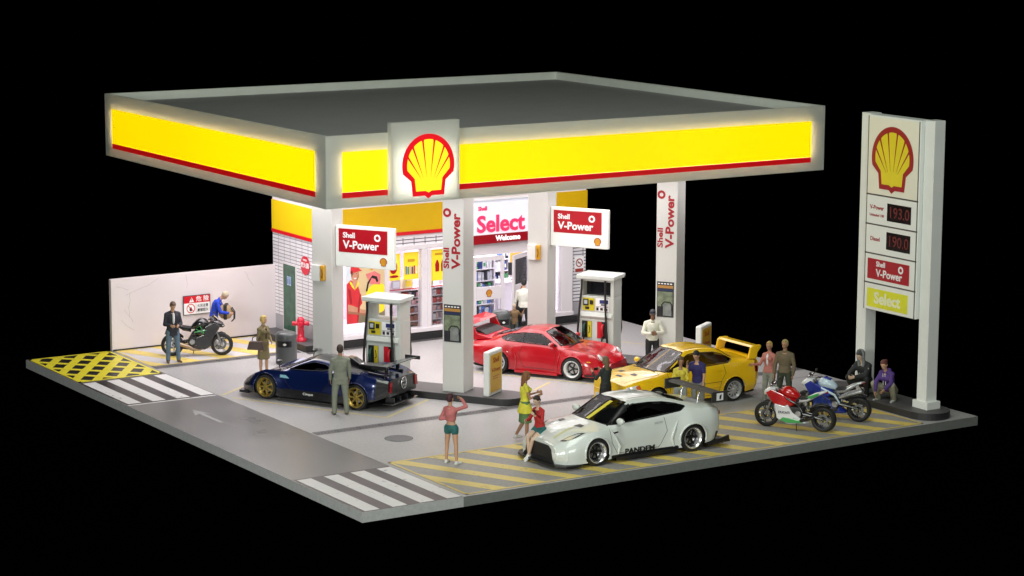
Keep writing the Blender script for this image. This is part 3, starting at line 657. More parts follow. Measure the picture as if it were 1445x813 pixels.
# ================================================================== CANOPY
CX0, CX1, CY0, CY1, CZ0, CZ1 = 2.996, 18.766, 7.13, 20.65, 5.62, 7.42
can = thing('canopy', 'large flat white canopy with glowing yellow fascia bands and grey roof', 'canopy', (0, 0, 0))
def translucent(name, c=(.6, .62, .57)):
    m = bpy.data.materials.new(name); m.use_nodes = True; nt = m.node_tree; b = nt.nodes['Principled BSDF']
    out = [n for n in nt.nodes if n.type == 'OUTPUT_MATERIAL'][0]
    b.inputs['Base Color'].default_value = (*c, 1); b.inputs['Roughness'].default_value = .45
    t = nt.nodes.new('ShaderNodeBsdfTranslucent'); t.inputs[0].default_value = (.95, .93, .88, 1)
    mx = nt.nodes.new('ShaderNodeMixShader'); mx.inputs[0].default_value = .4
    nt.links.new(b.outputs[0], mx.inputs[1]); nt.links.new(t.outputs[0], mx.inputs[2]); nt.links.new(mx.outputs[0], out.inputs[0]); return m
shell_m = translucent('translucent_fascia')
wt = .05
def fascia_y(name, x0, x1, yo, sgn, holes):     # wall parallel to x, outer face at y=yo ; holes [(xa,xb)] z 5.86..7.01
    mb = MB(); ya, yb = sorted((yo, yo-sgn*wt)); za, zb = 5.86, 7.01
    mb.box(x0, x1, ya, yb, CZ0, za); mb.box(x0, x1, ya, yb, zb, CZ1); x = x0
    for a, b in holes: mb.box(x, a, ya, yb, za, zb); x = b
    mb.box(x, x1, ya, yb, za, zb)
    return mb
def fascia_x(x_o, sgn, y0, y1, holes):
    mb = MB(); xa, xb = sorted((x_o, x_o-sgn*wt)); za, zb = 5.86, 7.01
    mb.box(xa, xb, y0, y1, CZ0, za); mb.box(xa, xb, y0, y1, zb, CZ1); y = y0
    for a, b in holes: mb.box(xa, xb, y, a, za, zb); y = b
    mb.box(xa, xb, y, y1, za, zb)
    return mb
fr = MB(); fr.ext(fascia_y('', CX0, CX1, CY0, -1, [(3.45, 18.3)])); fr.ext(fascia_x(CX0, -1, CY0+wt, CY1-wt, [(7.69, 20.2)]))
fr.ext(fascia_y('', CX0, CX1, CY1, 1, [])); fr.ext(fascia_x(CX1, 1, CY0+wt, CY1-wt, []))
fr.build('fascia', shell_m, can)
ye = mat('lit_yellow', (.6, .42, .0), .45, emit=1.0, emit_color=(1, .71, .0), vary=.0, uneven=.12)
rd = mat('lit_red_strip', (.5, .003, .006), .4, emit=.22, emit_color=(1, .01, .01), vary=0)
def panel(x0, x1, z0, z1, axis, m, nm):
    mb = MB()
    if axis == 'y': mb.box(x0, x1, CY0+.012, CY0+.04, z0, z1)
    else: mb.box(CX0+.012, CX0+.04, x0, x1, z0, z1)
    return mb.build(nm, m, can)
panel(3.45, 4.86, 6.005, 7.01, 'y', ye, 'yellow_band'); panel(6.6, 18.3, 6.005, 7.01, 'y', ye, 'yellow_band'); panel(7.69, 20.2, 6.005, 7.01, 'x', ye, 'yellow_band')
panel(3.45, 4.86, 5.86, 6.0, 'y', rd, 'red_band'); panel(6.6, 18.3, 5.86, 6.0, 'y', rd, 'red_band'); panel(7.69, 20.2, 5.86, 6.0, 'x', rd, 'red_band')
# light box tubes behind the fascia (hidden LEDs that make the edge glow)
ledw = mat('led_tube', (1, 1, 1), .5, emit=24, emit_color=(1, .93, .84), vary=0)
mb = MB()
mb.box(3.47, 4.8, CY0+.075, CY0+.085, 6.03, 6.95); mb.box(6.65, 18.28, CY0+.075, CY0+.085, 6.03, 6.95); mb.box(CX0+.075, CX0+.085, 7.71, 20.18, 6.03, 6.95)
mb.build('light_box', ledw, can)
mb = MB(); mb.box(4.9, 6.55, CY0+.075, CY0+.085, 5.8, 7.3); mb.build('light_box', mat('led_plate', (1, 1, 1), .5, emit=6, emit_color=(.98, 1, 1), vary=0), can)
# inner tray: soffit, roof, parapet inner faces
soff = mat('soffit_white', '#d8d6d4', .5, vary=.02)
MB().box(CX0+wt, CX1-wt, CY0+wt, CY1-wt, CZ0+.0, CZ0+.03).build('soffit', soff, can)
roofm = mat('roof_grey', '#9a9a98', .75, vary=.05, scale=1.5, bump=.15, bscale=30); speckle(roofm, .06, 18)
MB().box(CX0+.11, CX1-.11, CY0+.11, CY1-.11, CZ1-.26, CZ1-.24).build('roof_deck', roofm, can)
mb = MB()
for a in ((CX0+.1, CX1-.1, CY0+.1, CY0+.11), (CX0+.1, CX1-.1, CY1-.11, CY1-.1), (CX0+.1, CX0+.11, CY0+.11, CY1-.11), (CX1-.11, CX1-.1, CY0+.11, CY1-.11)): mb.box(*a, CZ0+.04, CZ1-.005)
for a in ((CX0+wt, CX1-wt, CY0+wt, CY0+.1), (CX0+wt, CX1-wt, CY1-.1, CY1-wt), (CX0+wt, CX0+.1, CY0+.1, CY1-.1), (CX1-.1, CX1-wt, CY0+.1, CY1-.1)): mb.box(*a, CZ1-.03, CZ1-.004)
mb.build('parapet', mat('parapet_white', '#d5d9cf', .6, vary=.04), can)
MB().box(3.02, 3.15, 7.15, 7.28, CZ0+.04, CZ1-.05).build('corner_post', white2, can)
# emblem plate
mb = MB(); mb.box(4.735, 6.71, CY0-.2, CY0-.15, 5.66, 7.67); pl2 = mb.build('emblem_plate', shell_m, can, bevel=.01)
mb = MB(); mb.box(4.735, 4.78, CY0-.15, CY0-.003, 5.66, 7.67); mb.box(6.665, 6.71, CY0-.15, CY0-.003, 5.66, 7.67); mb.box(4.78, 6.665, CY0-.15, CY0-.003, 7.62, 7.67); mb.box(4.78, 6.665, CY0-.15, CY0-.003, 5.66, 5.71); mb.build('plate_side', shell_m, can)
lr = mat('lit_emblem_red', (.6, .003, .01), .4, emit=.45, emit_color=(1, .01, .02), vary=0); ly = mat('lit_emblem_yellow', (.9, .75, .02), .4, emit=.62, emit_color=(1, .8, .02), vary=0)
pecten(frame((5.79, CY0-.203, 6.56), (1, 0, 0), (0, 0, 1)), .755, .014).build('emblem', [lr, ly], can)
# downlights under the canopy (real lamps)
lamp_m = mat('downlight_lens', (1, 1, 1), .4, emit=6, emit_color=(1, .95, .97), vary=0)
for i, (x, y) in enumerate([(x, y) for x in (5.2, 8.9, 12.6, 16.3) for y in (9.2, 12.2, 15.2)]):
    o = MB().box(-.35, .35, -.35, .35, -.03, 0).build('downlight', lamp_m, can, loc=(x, y, CZ0-.002))
# ================================================================== PRICE TOTEM
tt_ = thing('price_sign_totem', 'tall white price totem on two posts at the right edge of the forecourt', 'sign', (16.95, 0, .19))
mb = MB(); mb.box(0, .36, .66, 1.02, 0, 7.45); mb.build('post', white2, tt_, bevel=.01); MB().box(-.05, .41, .56, 1.12, 0, .2).build('post_foot', white2, tt_, bevel=.01)
mb = MB(); mb.box(0, .36, 3.1, 3.46, 0, 7.45); mb.build('post', white2, tt_, bevel=.01); MB().box(-.05, .41, 3.0, 3.56, 0, .2).build('post_foot', white2, tt_, bevel=.01)
MB().box(0.02, .34, 1.02, 3.1, 7.3, 7.4).build('crossbar', white2, tt_)
MB().box(-.12, .26, 1.04, 3.08, 2.31, 7.44).build('sign_box', white2, tt_, bevel=.02)
def FX(y, z): return frame((-.122, y, z-.19), (0, -1, 0), (0, 0, 1))
strip = mat('panel_gap', (.07, .065, .06), .5)
mb = MB()
for z in (5.55, 4.77, 4.0, 3.22): mb.box(-1.0, 1.0, z-.02, z+.02, 0, .004, 0, FX(2.06, 0+.0))
mb.box(.96, .99, 2.5, 7.6, 0, .004, 0, FX(2.06, 0)); mb.box(-.99, -.96, 2.5, 7.6, 0, .004, 0, FX(2.06, 0))
mb.build('panel_gap', strip, tt_)
MB().box(-.955, .955, 5.575, 7.58, 0, .008, 0, FX(2.06, 0)).build('emblem_panel', mat('totem_lit_cream', (.8, .78, .64), .4, vary=.03), tt_)  # cream stands for warm light on this panel, put into its colour
tot_w = mat('totem_panel_white', (.8, .82, .77), .4, vary=.02)
for a, b in ((4.79, 5.53), (4.02, 4.75), (3.24, 3.98), (2.52, 3.2)): MB().box(-.955, .955, a, b, 0, .008, 0, FX(2.06, 0)).build('panel', tot_w, tt_)
pecten(FX(2.07, 6.53) @ TR(0, 0, .01), .80, .01).build('emblem', [redlet, mat('totem_yellow', (.75, .62, .02), .4)], tt_)
for z, tx, num in ((5.14, ('V-Power', 'Unleaded 100'), '193.0'), (4.39, ('Diesel',), '190.0')):
    led = MB().box(-.3, .62, -.22, .24, 0, .004, 0, FX(1.92, z) @ TR(0, 0, .01)).build('price_display', mat('display_black', (.008, .004, .004), .15), tt_)
    mb = text_mb(num, .4, FX(1.76, z) @ TR(0, .0, .018), .004, .004, sx=.92); mb.build('digits', mat('dim_led_red', (.1, .006, .006), .4, emit=.015, emit_color=(1, .05, .04), vary=0), led)
    mb = MB()
    if len(tx) == 2: mb.ext(text_mb(tx[0], .15, FX(2.62, z+.08) @ TR(0, 0, .012), .004, .004)); mb.ext(text_mb(tx[1], .1, FX(2.62, z-.12) @ TR(0, 0, .012), .004, .002))
    else: mb.ext(text_mb(tx[0], .15, FX(2.66, z) @ TR(0, 0, .012), .004, .003))
    mb.build('lettering', redlet, tt_)
MB().box(-.8, .82, -.28, .26, 0, .006, 0, FX(2.12, 3.61) @ TR(0, 0, .01)).build('red_field', redpan, tt_)
mb = MB(); mb.ext(text_mb('V-Power', .28, FX(2.07, 3.5) @ TR(0, 0, .02), .006, .006)); mb.ext(text_mb('Shell', .19, FX(2.4, 3.74) @ TR(0, 0, .02), .006, .004)); mb.build('lettering', whitelet, tt_)
ring_mb(FX(1.62, 3.7) @ TR(0, 0, .017), .05, .1, .004).build('ring_mark', whitelet, tt_)
MB().box(-.78, .8, -.25, .24, 0, .006, 0, FX(2.13, 2.84) @ TR(0, 0, .01)).build('lime_field', mat('lime', (.72, .72, .03), .4), tt_)
mb = text_mb('Select', .42, FX(2.12, 2.83) @ TR(0, 0, .02), .006, .012); mb.build('lettering', mat('pale_lettering', (.8, .82, .6), .4), tt_)
bm_ = MB(); bm_.prism([(17.06+y*.95, x) for x, y in stadium(.12, 4.75, .6)][::-1], 0, .19); bm_.m[1] = 1
o = bm_.build('sign_island', [kerb_m, top_m], bevel=.012); tag(o, 'low black rounded plinth under the price totem at the right edge', 'plinth')
# ================================================================== BINS, HYDRANT
def bin_(loc, label, rz=0, s=1):
    t = thing('litter_bin', label, 'litter bin', loc, rz, 'grey litter bins')
    m = mat('bin_grey', (.075, .085, .085), .3, vary=.06)
    prof = [(.27, 0), (.28, .02), (.28, .72), (.272, .78), (.24, .83), (.15, .86), (.01, .865)]
    MB().lathe([(r*s, z*s) for r, z in prof], 32).build('body', m, t, smooth=40)
    F = frame((0, -.283*s, .56*s), (1, 0, 0), (0, 0, 1))
    mb = MB(); mb.tube([(-.17*s, .06*s, .56*s+0), (-.1*s, -.29*s+.03, .56*s), (0, -.285*s, .56*s), (.1*s, -.26*s, .56*s), (.17*s, -.2*s, .56*s)], .001, 4)
    mb = MB(); n = 12
    vs = []; fs = []
    for i in range(n+1):
        a = R(-90-42+84*i/n)
        for z in (.48*s, .64*s): vs.append((math.cos(a)*.284*s, math.sin(a)*.284*s, z))
    fs = [(2*i, 2*i+2, 2*i+3, 2*i+1) for i in range(n)]
    mb.add(vs, fs); mb.build('opening', mat('bin_hole', (.006, .006, .006), .3), t)
    vs = []
    for i in range(n+1):
        a = R(-90-6+20*i/n); f = math.sin(PI*i/n)
        for z in (.55*s-.03*f, .55*s+.04*f): vs.append((math.cos(a)*.289*s, math.sin(a)*.289*s, z))
    MB().add(vs, fs).build('flap', mat('flap_white', (.7, .7, .7), .4), t)
    return t
bin_((6.12, 15.42, 0), 'round grey litter bin beside the woman with the handbag', R(-40), 1.08)
bin_((13.2, 15.2, 0), 'round grey litter bin at the shop door behind the red spoiler', R(-20), 1.05)
hy = thing('fire_hydrant', 'red fire hydrant on the dark plinth beside the green side door', 'hydrant', (7.56, 17.28, .2), R(-32))
hm = mat('hydrant_red', (.62, .01, .04), .3, vary=.04, coat=.3)
MB().lathe([(.17, 0), (.175, .03), (.13, .09), (.1, .14), (.095, .42), (.11, .46), (.11, .52), (.1, .6), (.06, .66), (.03, .68), (.025, .71), (.005, .72)], 20).build('barrel', hm, hy, smooth=50)
for a, l in ((R(180), .2), (R(0), .2), (R(-90), .18)):
    MB().cyl((0, 0, .52), (math.cos(a)*l, math.sin(a)*l, .52), .06).cyl((math.cos(a)*(l-.01), math.sin(a)*(l-.01), .52), (math.cos(a)*(l+.05), math.sin(a)*(l+.05), .52), .078, .06).build('outlet', hm, hy, smooth=40)
MB().ball((0, 0, .6), .12, n=8).build('bonnet', hm, hy, smooth=80)
# ================================================================== CARS: lofted shells. local +x forward, z up, origin on the ground mid wheelbase
def pchip(tab, x):
    n = len(tab)
    if x <= tab[0][0]: return tab[0][1:]
    if x >= tab[-1][0]: return tab[-1][1:]
    i = 0
    while tab[i+1][0] < x: i += 1
    out = []
    h = tab[i+1][0]-tab[i][0]; t = (x-tab[i][0])/h
    for c in range(1, len(tab[0])):
        def sl(j): return (tab[j+1][c]-tab[j][c])/(tab[j+1][0]-tab[j][0])
        def tan(j):
            if j == 0: return sl(0)
            if j == n-1: return sl(n-2)
            a, b = sl(j-1), sl(j)
            return 0 if a*b <= 0 else 2*a*b/(a+b)
        m0, m1 = tan(i), tan(i+1); y0, y1 = tab[i][c], tab[i+1][c]
        out.append((2*t**3-3*t**2+1)*y0+(t**3-2*t**2+t)*h*m0+(-2*t**3+3*t**2)*y1+(t**3-t**2)*h*m1)
    return tuple(out)
class Shell:
    def __init__(s, rows, xr, xf):
        s.rows = rows; s.xr = xr; s.xf = xf; s.cache = {}
    def ring(s, x):
        k = round(x, 4)
        if k not in s.cache:
            P = [pchip(r, x) for r in s.rows]
            ra, tp = P[4], P[6-1]
            s.cache[k] = P[:5]+[(ra[0]*.55, tp[1]+(ra[1]-tp[1])*.32), (0, tp[1])]
        return s.cache[k]
    def pt(s, x, v):                     # v in 0..6 along the half ring
        P = s.ring(x); n = len(P)-1; i = min(int(v), n-1); t = v-i
        p1, p2 = P[i], P[i+1]; p0 = P[i-1] if i > 0 else (2*p1[0]-p2[0], 2*p1[1]-p2[1])
        p3 = P[i+2] if i+2 <= n else (-P[n-1][0], P[n-1][1])
        if i == 3: p0 = (p1[0]*1.0+(p1[0]-p2[0])*.6, p1[1]+(p1[1]-p2[1])*.6)   # crease at the belt
        if i == 2: p3 = (p2[0]+(p2[0]-p1[0])*.5-.08, p2[1]+(p2[1]-p1[1])*.3)
        def cr(a, b, c, d): return .5*((2*b)+(-a+c)*t+(2*a-5*b+4*c-d)*t*t+(-a+3*b-3*c+d)*t**3)
        return (cr(p0[0], p1[0], p2[0], p3[0]), cr(p0[1], p1[1], p2[1], p3[1]))
    def P3(s, x, v, side=1, off=0):
        y, z = s.pt(x, v)
        if off:
            a = s.pt(x, max(v-.03, 0)); b = s.pt(x, min(v+.03, 6)); ty, tz = b[0]-a[0], b[1]-a[1]
            c0 = s.pt(min(x+.02, s.xf), v); c1 = s.pt(max(x-.02, s.xr), v); dx = (min(x+.02, s.xf)-max(x-.02, s.xr)) or .01
            T1 = Vector((dx, c0[0]-c1[0], c0[1]-c1[1])); T2 = Vector((0, ty, tz)); n = T1.cross(T2)
            n = n.normalized() if n.length > 1e-9 else Vector((0, 0, 1))
            if n.y < 0 and v < 4.5 or (v >= 4.5 and n.z < 0): n = -n
            return (x+n.x*off, (y+n.y*off)*side, z+n.z*off)
        return (x, y*side, z)
    def v_of(s, x, z, lo=0., hi=4.):
        for _ in range(26):
            m = (lo+hi)/2
            if s.pt(x, m)[1] < z: lo = m
            else: hi = m
        return (lo+hi)/2
    def side(s, x, z, side=1, off=0, lo=0., hi=4.): return s.P3(x, s.v_of(x, z, lo, hi), side, off)
    def v_y(s, x, y, lo=3.0, hi=6.):     # on top: v where half-width equals y
        for _ in range(26):
            m = (lo+hi)/2
            if s.pt(x, m)[0] > y: lo = m
            else: hi = m
        return (lo+hi)/2
    def top(s, x, y, off=0): return s.P3(x, s.v_y(x, abs(y)), 1 if y >= 0 else -1, off)
def in_poly(p, poly):
    c = False; j = len(poly)-1
    for i in range(len(poly)):
        if (poly[i][1] > p[1]) != (poly[j][1] > p[1]) and p[0] < (poly[j][0]-poly[i][0])*(p[1]-poly[i][1])/(poly[j][1]-poly[i][1])+poly[i][0]: c = not c
        j = i
    return c
def tinted(name, c, tr, k=1.):
    m = bpy.data.materials.new(name); m.use_nodes = True; nt = m.node_tree; nt.nodes.remove(nt.nodes['Principled BSDF'])
    out = [n for n in nt.nodes if n.type == 'OUTPUT_MATERIAL'][0]
    t = nt.nodes.new('ShaderNodeBsdfTransparent'); t.inputs[0].default_value = (*[tr*x for x in c], 1)
    g = nt.nodes.new('ShaderNodeBsdfGlossy'); g.inputs['Roughness'].default_value = .03
    f = nt.nodes.new('ShaderNodeFresnel'); f.inputs[0].default_value = 1.45; mx = nt.nodes.new('ShaderNodeMixShader')
    kk = nt.nodes.new('ShaderNodeMath'); kk.operation = 'MULTIPLY'; kk.inputs[1].default_value = k; nt.links.new(f.outputs[0], kk.inputs[0])
    nt.links.new(kk.outputs[0], mx.inputs[0]); nt.links.new(t.outputs[0], mx.inputs[1]); nt.links.new(g.outputs[0], mx.inputs[2]); nt.links.new(mx.outputs[0], out.inputs[0]); return m
def paint(name, c, flake=.0, rough=.32):
    m = mat(name, c, rough, coat=.8, vary=0, metal=flake, spec=.4); return m
trim = mat('black_trim', (.01, .01, .011), .4, vary=.1); cabin_m = mat('cabin_dark', (.03, .03, .032), .6, vary=.2)
tyre_m = mat('tyre_rubber', (.012, .012, .012), .62, vary=.1); chrome = mat('chrome', (.8, .8, .8), .25, metal=.75, vary=0)
lampglass = mat('headlamp_glass', (.6, .62, .62), .08, coat=1, vary=.25, scale=20); tail_m = mat('tail_lamp_red', (.3, .004, .01), .15, coat=1, vary=.1)
underm = mat('underbody_black', (.01, .01, .01), .7)

def patch(sh, xs, vlo, vhi, side, off=.004, nv=8):
    """surface patch: xs list; vlo(x), vhi(x)"""
    mb = MB(); vs = []
    for x in xs:
        a, b = vlo(x), vhi(x)
        for j in range(nv+1): vs.append(sh.P3(x, a+(b-a)*j/nv, side, off))
    n = nv+1
    fs = [(i*n+j, (i+1)*n+j, (i+1)*n+j+1, i*n+j+1) for i in range(len(xs)-1) for j in range(nv)]
    if side > 0: fs = [f[::-1] for f in fs]
    return mb.add(vs, fs)
def lerp_tab(tab, x):
    if x <= tab[0][0]: return tab[0][1]
    for a, b in zip(tab[:-1], tab[1:]):
        if x <= b[0]: return a[1]+(b[1]-a[1])*(x-a[0])/(b[0]-a[0])
    return tab[-1][1]
def rng(a, b, n): return [a+(b-a)*i/n for i in range(n+1)]

def make_wheel(par, name, pos, side, R_, w, rim_m, spokes, style, lip=None, rimr=.72):
    """tyre > rim > cap. axis along y, outer face towards side*y"""
    T = Matrix.Translation(pos) @ Matrix.Rotation(-side*PI/2, 4, 'X')      # local z -> side*y
    rr = R_*rimr
    t = MB(); t.lathe([(rr, -w/2), (R_*.93, -w/2), (R_, -w*.38), (R_, w*.36), (R_*.955, w*.48), (rr*1.02, w*.5), (rr, w*.44), (rr*.97, -w/2)], 44, 0, T)
    ty = t.build('wheel', tyre_m, par, smooth=35)
    r = MB(); d0 = w*.46
    r.lathe([(rr*1.03, d0-.0), (rr*1.03, d0+.018), (rr*.97, d0+.018), (rr*(.84 if style != 'flat' else .9), d0-.02), (rr*.8, d0-.05), (rr*.8, -w*.4)], 40, 1, T, caps=False)
    r.lathe([(.001, -.03), (rr*.86, -.03)], 32, 2, T, caps=False)
    dep = {'flat': .03, 'dish': -.06, 'deep': -.05}[style]+w*.28
    r.lathe([(.001, dep+.012), (rr*.14, dep+.01), (rr*.2, dep-.01), (rr*.22, dep-.06)], 20, 0, T, caps=False)
    for k in range(spokes):
        a = 2*PI*k/spokes; c, s_ = math.cos(a), math.sin(a); wi, wo = rr*.085, rr*(.075 if spokes > 7 else .12)
        q = []
        for (rad, ww, z) in ((rr*.16, wi, dep), (rr*.6, (wi+wo)/2*.8, dep+.006), (rr*.9, wo, d0-.035 if style == 'flat' else dep+.02)):
            for sgn in (-1, 1): q += [(rad*c-sgn*ww*s_, rad*s_+sgn*ww*c, z), (rad*c-sgn*ww*s_, rad*s_+sgn*ww*c, z-.035)]
        fs = []
        for i in (0, 4): fs += [(i, i+4, i+6, i+2), (i+1, i+3, i+7, i+5), (i, i+1, i+5, i+4), (i+2, i+6, i+7, i+3)]
        r.add(q, fs, 0, T)
    rm = r.build('rim', [rim_m, lip or rim_m, trim], ty, smooth=35)
    b = MB(); b.cyl((0, 0, -.01), (0, 0, .01), rr*.62, n=28, T=T); b.build('brake_disc', steel, ty)
    return ty

def build_car(spec):
    S = spec; sh = Shell(S['rows'], S['xr'], S['xf'])
    t = thing(S['name'], S['label'], 'car', S['loc'], S['rz'], 'model cars on the forecourt')
    pm_ = S['paint']; wf, wr_ = S['wf'], S['wr']       # (x, radius, track half, width)
    ra_f, ra_r = wf[1]+S.get('gap', .05), wr_[1]+S.get('gap', .05)
    xs = rng(S['xr'], S['xf'], int((S['xf']-S['xr'])/.022)); NV = 60
    # half ring parameters, denser at the sides
    vv = [6*j/NV for j in range(NV+1)]
    V = []; idx = {}
    hl = .016
    for i, x in enumerate(xs):
        for j, v in enumerate(vv):
            y, z = sh.pt(x, v); X = x
            if v < 3.4:
                for wx, rad, zc in ((wf[0], ra_f, wf[1]), (wr_[0], ra_r, wr_[1])):
                    d = math.hypot(X-wx, z-zc)
                    if abs(d-rad) < hl and d > 1e-6: X = wx+(X-wx)*rad/d; z = zc+(z-zc)*rad/d
            V.append((X, y, z))
    n = NV+1; M_ = len(xs)
    glassdef = S['glass']
    def in_glass(x, v):
        for g in glassdef:
            if g['xs'][0]+.012 < x < g['xs'][-1]-.012:
                if g['lo'](x)+.06 < v < g['hi'](x)-.06: return True
        return False
    body = MB(); allv = list(V)+[(x, -y, z) for x, y, z in V]; K = len(V)
    fs = []; ms = []
    inv = 1/NV*6
    for i in range(M_-1):
        xm = (xs[i]+xs[i+1])/2
        for j in range(NV):
            vm = (vv[j]+vv[j+1])/2
            a, b, c, d = i*n+j, (i+1)*n+j, (i+1)*n+j+1, i*n+j+1
            cx = sum(V[k][0] for k in (a, b, c, d))/4; cz = sum(V[k][2] for k in (a, b, c, d))/4
            if vm < 3.4 and (math.hypot(cx-wf[0], cz-wf[1]) < ra_f-.002 or math.hypot(cx-wr_[0], cz-wr_[1]) < ra_r-.002): continue
            if in_glass(xm, vm): continue
            mi = S['region'](cx, cz, vm, (V[a][1]+V[c][1])/2) if 'region' in S else 0
            fs.append((a, d, c, b)); ms.append(mi); fs.append((a+K, b+K, c+K, d+K)); ms.append(mi)
    body.add(allv, []); body.f = fs; body.m = ms
    # end caps
    for i, fl in ((0, 1), (M_-1, 0)):
        for j in range(NV):
            q = (i*n+j, i*n+j+1, i*n+j+1+K, i*n+j+K)
            mi = S['capregion'](i > 0, (V[i*n+j][2])) if 'capregion' in S else 0
            body.f.append(q if not fl else q[::-1]); body.m.append(mi)
    body.build('body', [pm_]+S.get('extra', [trim]), t, smooth=50)
    # floor + wheel wells
    fl = MB(); zb = S.get('floor', .16)
    pts = [(x, sh.pt(x, 0)[0]-.04) for x in rng(S['xr']+.05, S['xf']-.05, 40)]
    for (xa, ya), (xb, yb) in zip(pts[:-1], pts[1:]): fl.quad([(xa, -ya, zb), (xa, ya, zb), (xb, yb, zb), (xb, -yb, zb)])
    for wx, rr, tr, ww in (wf, wr_):
        for sd in (-1, 1):
            rad = rr+S.get('gap', .05); m_ = 22; A = [R(-14+208*k/m_) for k in range(m_+1)]; yi, yo = sd*(tr-ww-.12), sd*(tr-.03)
            vs = [(wx+rad*math.cos(a), y, rr+rad*math.sin(a)) for y in (yi, yo) for a in A]; k0 = m_+1
            fl.add(vs, [(k, k+k0, k+1+k0, k+1) for k in range(m_)]+[tuple(range(k0))])
    fl.build('underbody', underm, t)
    # glass
    for g in glassdef:
        for sd in ((1, -1) if not g.get('full') else (0,)):
            if sd:
                p = patch(sh, g['xs'], g['lo'], g['hi'], sd, .003)
            else:
                p = patch(sh, g['xs'], g['lo'], g['hi'], 1, .003); p.ext(patch(sh, g['xs'], g['lo'], g['hi'], -1, .003))
            o = p.build(g['name'], g.get('mat', S['glassm']), t, smooth=60)
            def loop(sd):
                L = [sh.P3(x, g['lo'](x), sd, .004) for x in g['xs']]; H = [sh.P3(x, g['hi'](x), sd, .004) for x in g['xs']]
                if g.get('full'): return [L, ]
                return [L+H[::-1]]
            e = MB()
            if sd:
                e.tube(loop(sd)[0], .011, 6, closed=True)
            else:
                Lp = [sh.P3(x, g['lo'](x), 1, .004) for x in g['xs']]; Ln = [sh.P3(x, g['lo'](x), -1, .004) for x in g['xs']]
                def cross(x): return [sh.P3(x, g['lo'](x)+(6-g['lo'](x))*k/10, 1, .004) for k in range(1, 11)]+[sh.P3(x, 6-(6-g['lo'](x))*k/10, -1, .004) for k in range(1, 10)]
                e.tube(Lp+cross(g['xs'][-1])+Ln[::-1]+cross(g['xs'][0])[::-1][1:] if 0 else Lp+cross(g['xs'][-1])+Ln[::-1]+[(a_, -b_, c_) for a_, b_, c_ in cross(g['xs'][0])], .012, 6, closed=True)
            e.build('window_trim', trim, o)
    # simple cabin: seats, dash, wheel
    cx, cz, cw = S['cabin']
    mb = MB(); 
    for sd in (-1, 1):
        mb = MB(); mb.box(cx-.25, cx+.25, sd*cw-.2, sd*cw+.2, cz, cz+.14); mb.box(cx-.34, cx-.2, sd*cw-.2, sd*cw+.2, cz+.1, cz+.62); mb.box(cx-.36, cx-.26, sd*cw-.1, sd*cw+.1, cz+.62, cz+.76)
        mb.build('seat', cabin_m, t, bevel=.03)
    dx = S.get('dash', cx+.75)
    MB().box(dx-.15, dx+.25, -cw*2, cw*2, cz+.1, cz+.42).build('dashboard', cabin_m, t, bevel=.03)
    st = MB(); st.tube([(dx-.22+.03*math.sin(a), cw+.17*math.cos(a), cz+.42+.17*math.sin(a)) for a in rng(0, 2*PI, 20)[:-1]], .014, 6, closed=True); st.build('steering_wheel', trim, t)
    # wheels
    for (wx, rr, tr, ww), sty in ((wf, S['style']), (wr_, S['style'])):
        for sd in (-1, 1): make_wheel(t, 'wheel', (wx, sd*(tr-ww/2), rr), sd, rr, ww, S['rim'], S['spokes'], sty, S.get('lip'), S.get('rimr', .72))
    # arch lips
    for wx, rr, tr, ww in (wf, wr_):
        rad = rr+S.get('gap', .05)
        for sd in (-1, 1):
            pts = []
            for a in rng(R(-14), R(194), 40):
                x, z = wx+rad*math.cos(a), rr+rad*math.sin(a)
                zmin = sh.pt(x, 0)[1]
                if z < zmin+.005: continue
                pts.append(sh.side(x, z, sd, .002))
            if len(pts) > 3: MB().tube(pts, S.get('lipr', .018), 8).build('wheel_arch', S.get('archm', pm_), t, smooth=60)
    return t, sh
def shut(t, sh, lines, side, name='shut_line', r=.0055, m=None):
    for L in lines:
        pts = []
        for (x0, z0), (x1, z1) in zip(L[:-1], L[1:]):
            n = max(2, int(math.hypot(x1-x0, z1-z0)/.06))
            for i in range(n): pts.append(sh.side(x0+(x1-x0)*i/n, z0+(z1-z0)*i/n, side, .0))
        pts.append(sh.side(*L[-1], side, .0)); MB().tube(pts, r, 5).build(name, m or trim, t)
def topline(t, sh, L, name='shut_line', r=.005, m=None):
    pts = []
    for (x0, y0), (x1, y1) in zip(L[:-1], L[1:]):
        n = max(2, int(math.hypot(x1-x0, y1-y0)/.06))
        for i in range(n): pts.append(sh.top(x0+(x1-x0)*i/n, y0+(y1-y0)*i/n, 0))
    pts.append(sh.top(*L[-1])); return MB().tube(pts, r, 5).build(name, m or trim, t)
def toppatch(sh, poly4, off=.004, n=10):
    """bilinear patch on the upper surface from 4 (x,y) corners"""
    a, b, c, d = [Vector(p) for p in poly4]; vs = []
    for i in range(n+1):
        for j in range(n+1):
            u, w = i/n, j/n; p = a*(1-u)*(1-w)+b*u*(1-w)+c*u*w+d*(1-u)*w; vs.append(sh.top(p.x, p.y, off))
    m = n+1; f = [(i*m+j, (i+1)*m+j, (i+1)*m+j+1, i*m+j+1) for i in range(n) for j in range(n)]
    nz = (Vector(vs[m])-Vector(vs[0])).cross(Vector(vs[1])-Vector(vs[0])).z
    if nz < 0: f = [q[::-1] for q in f]
    return MB().add(vs, f)
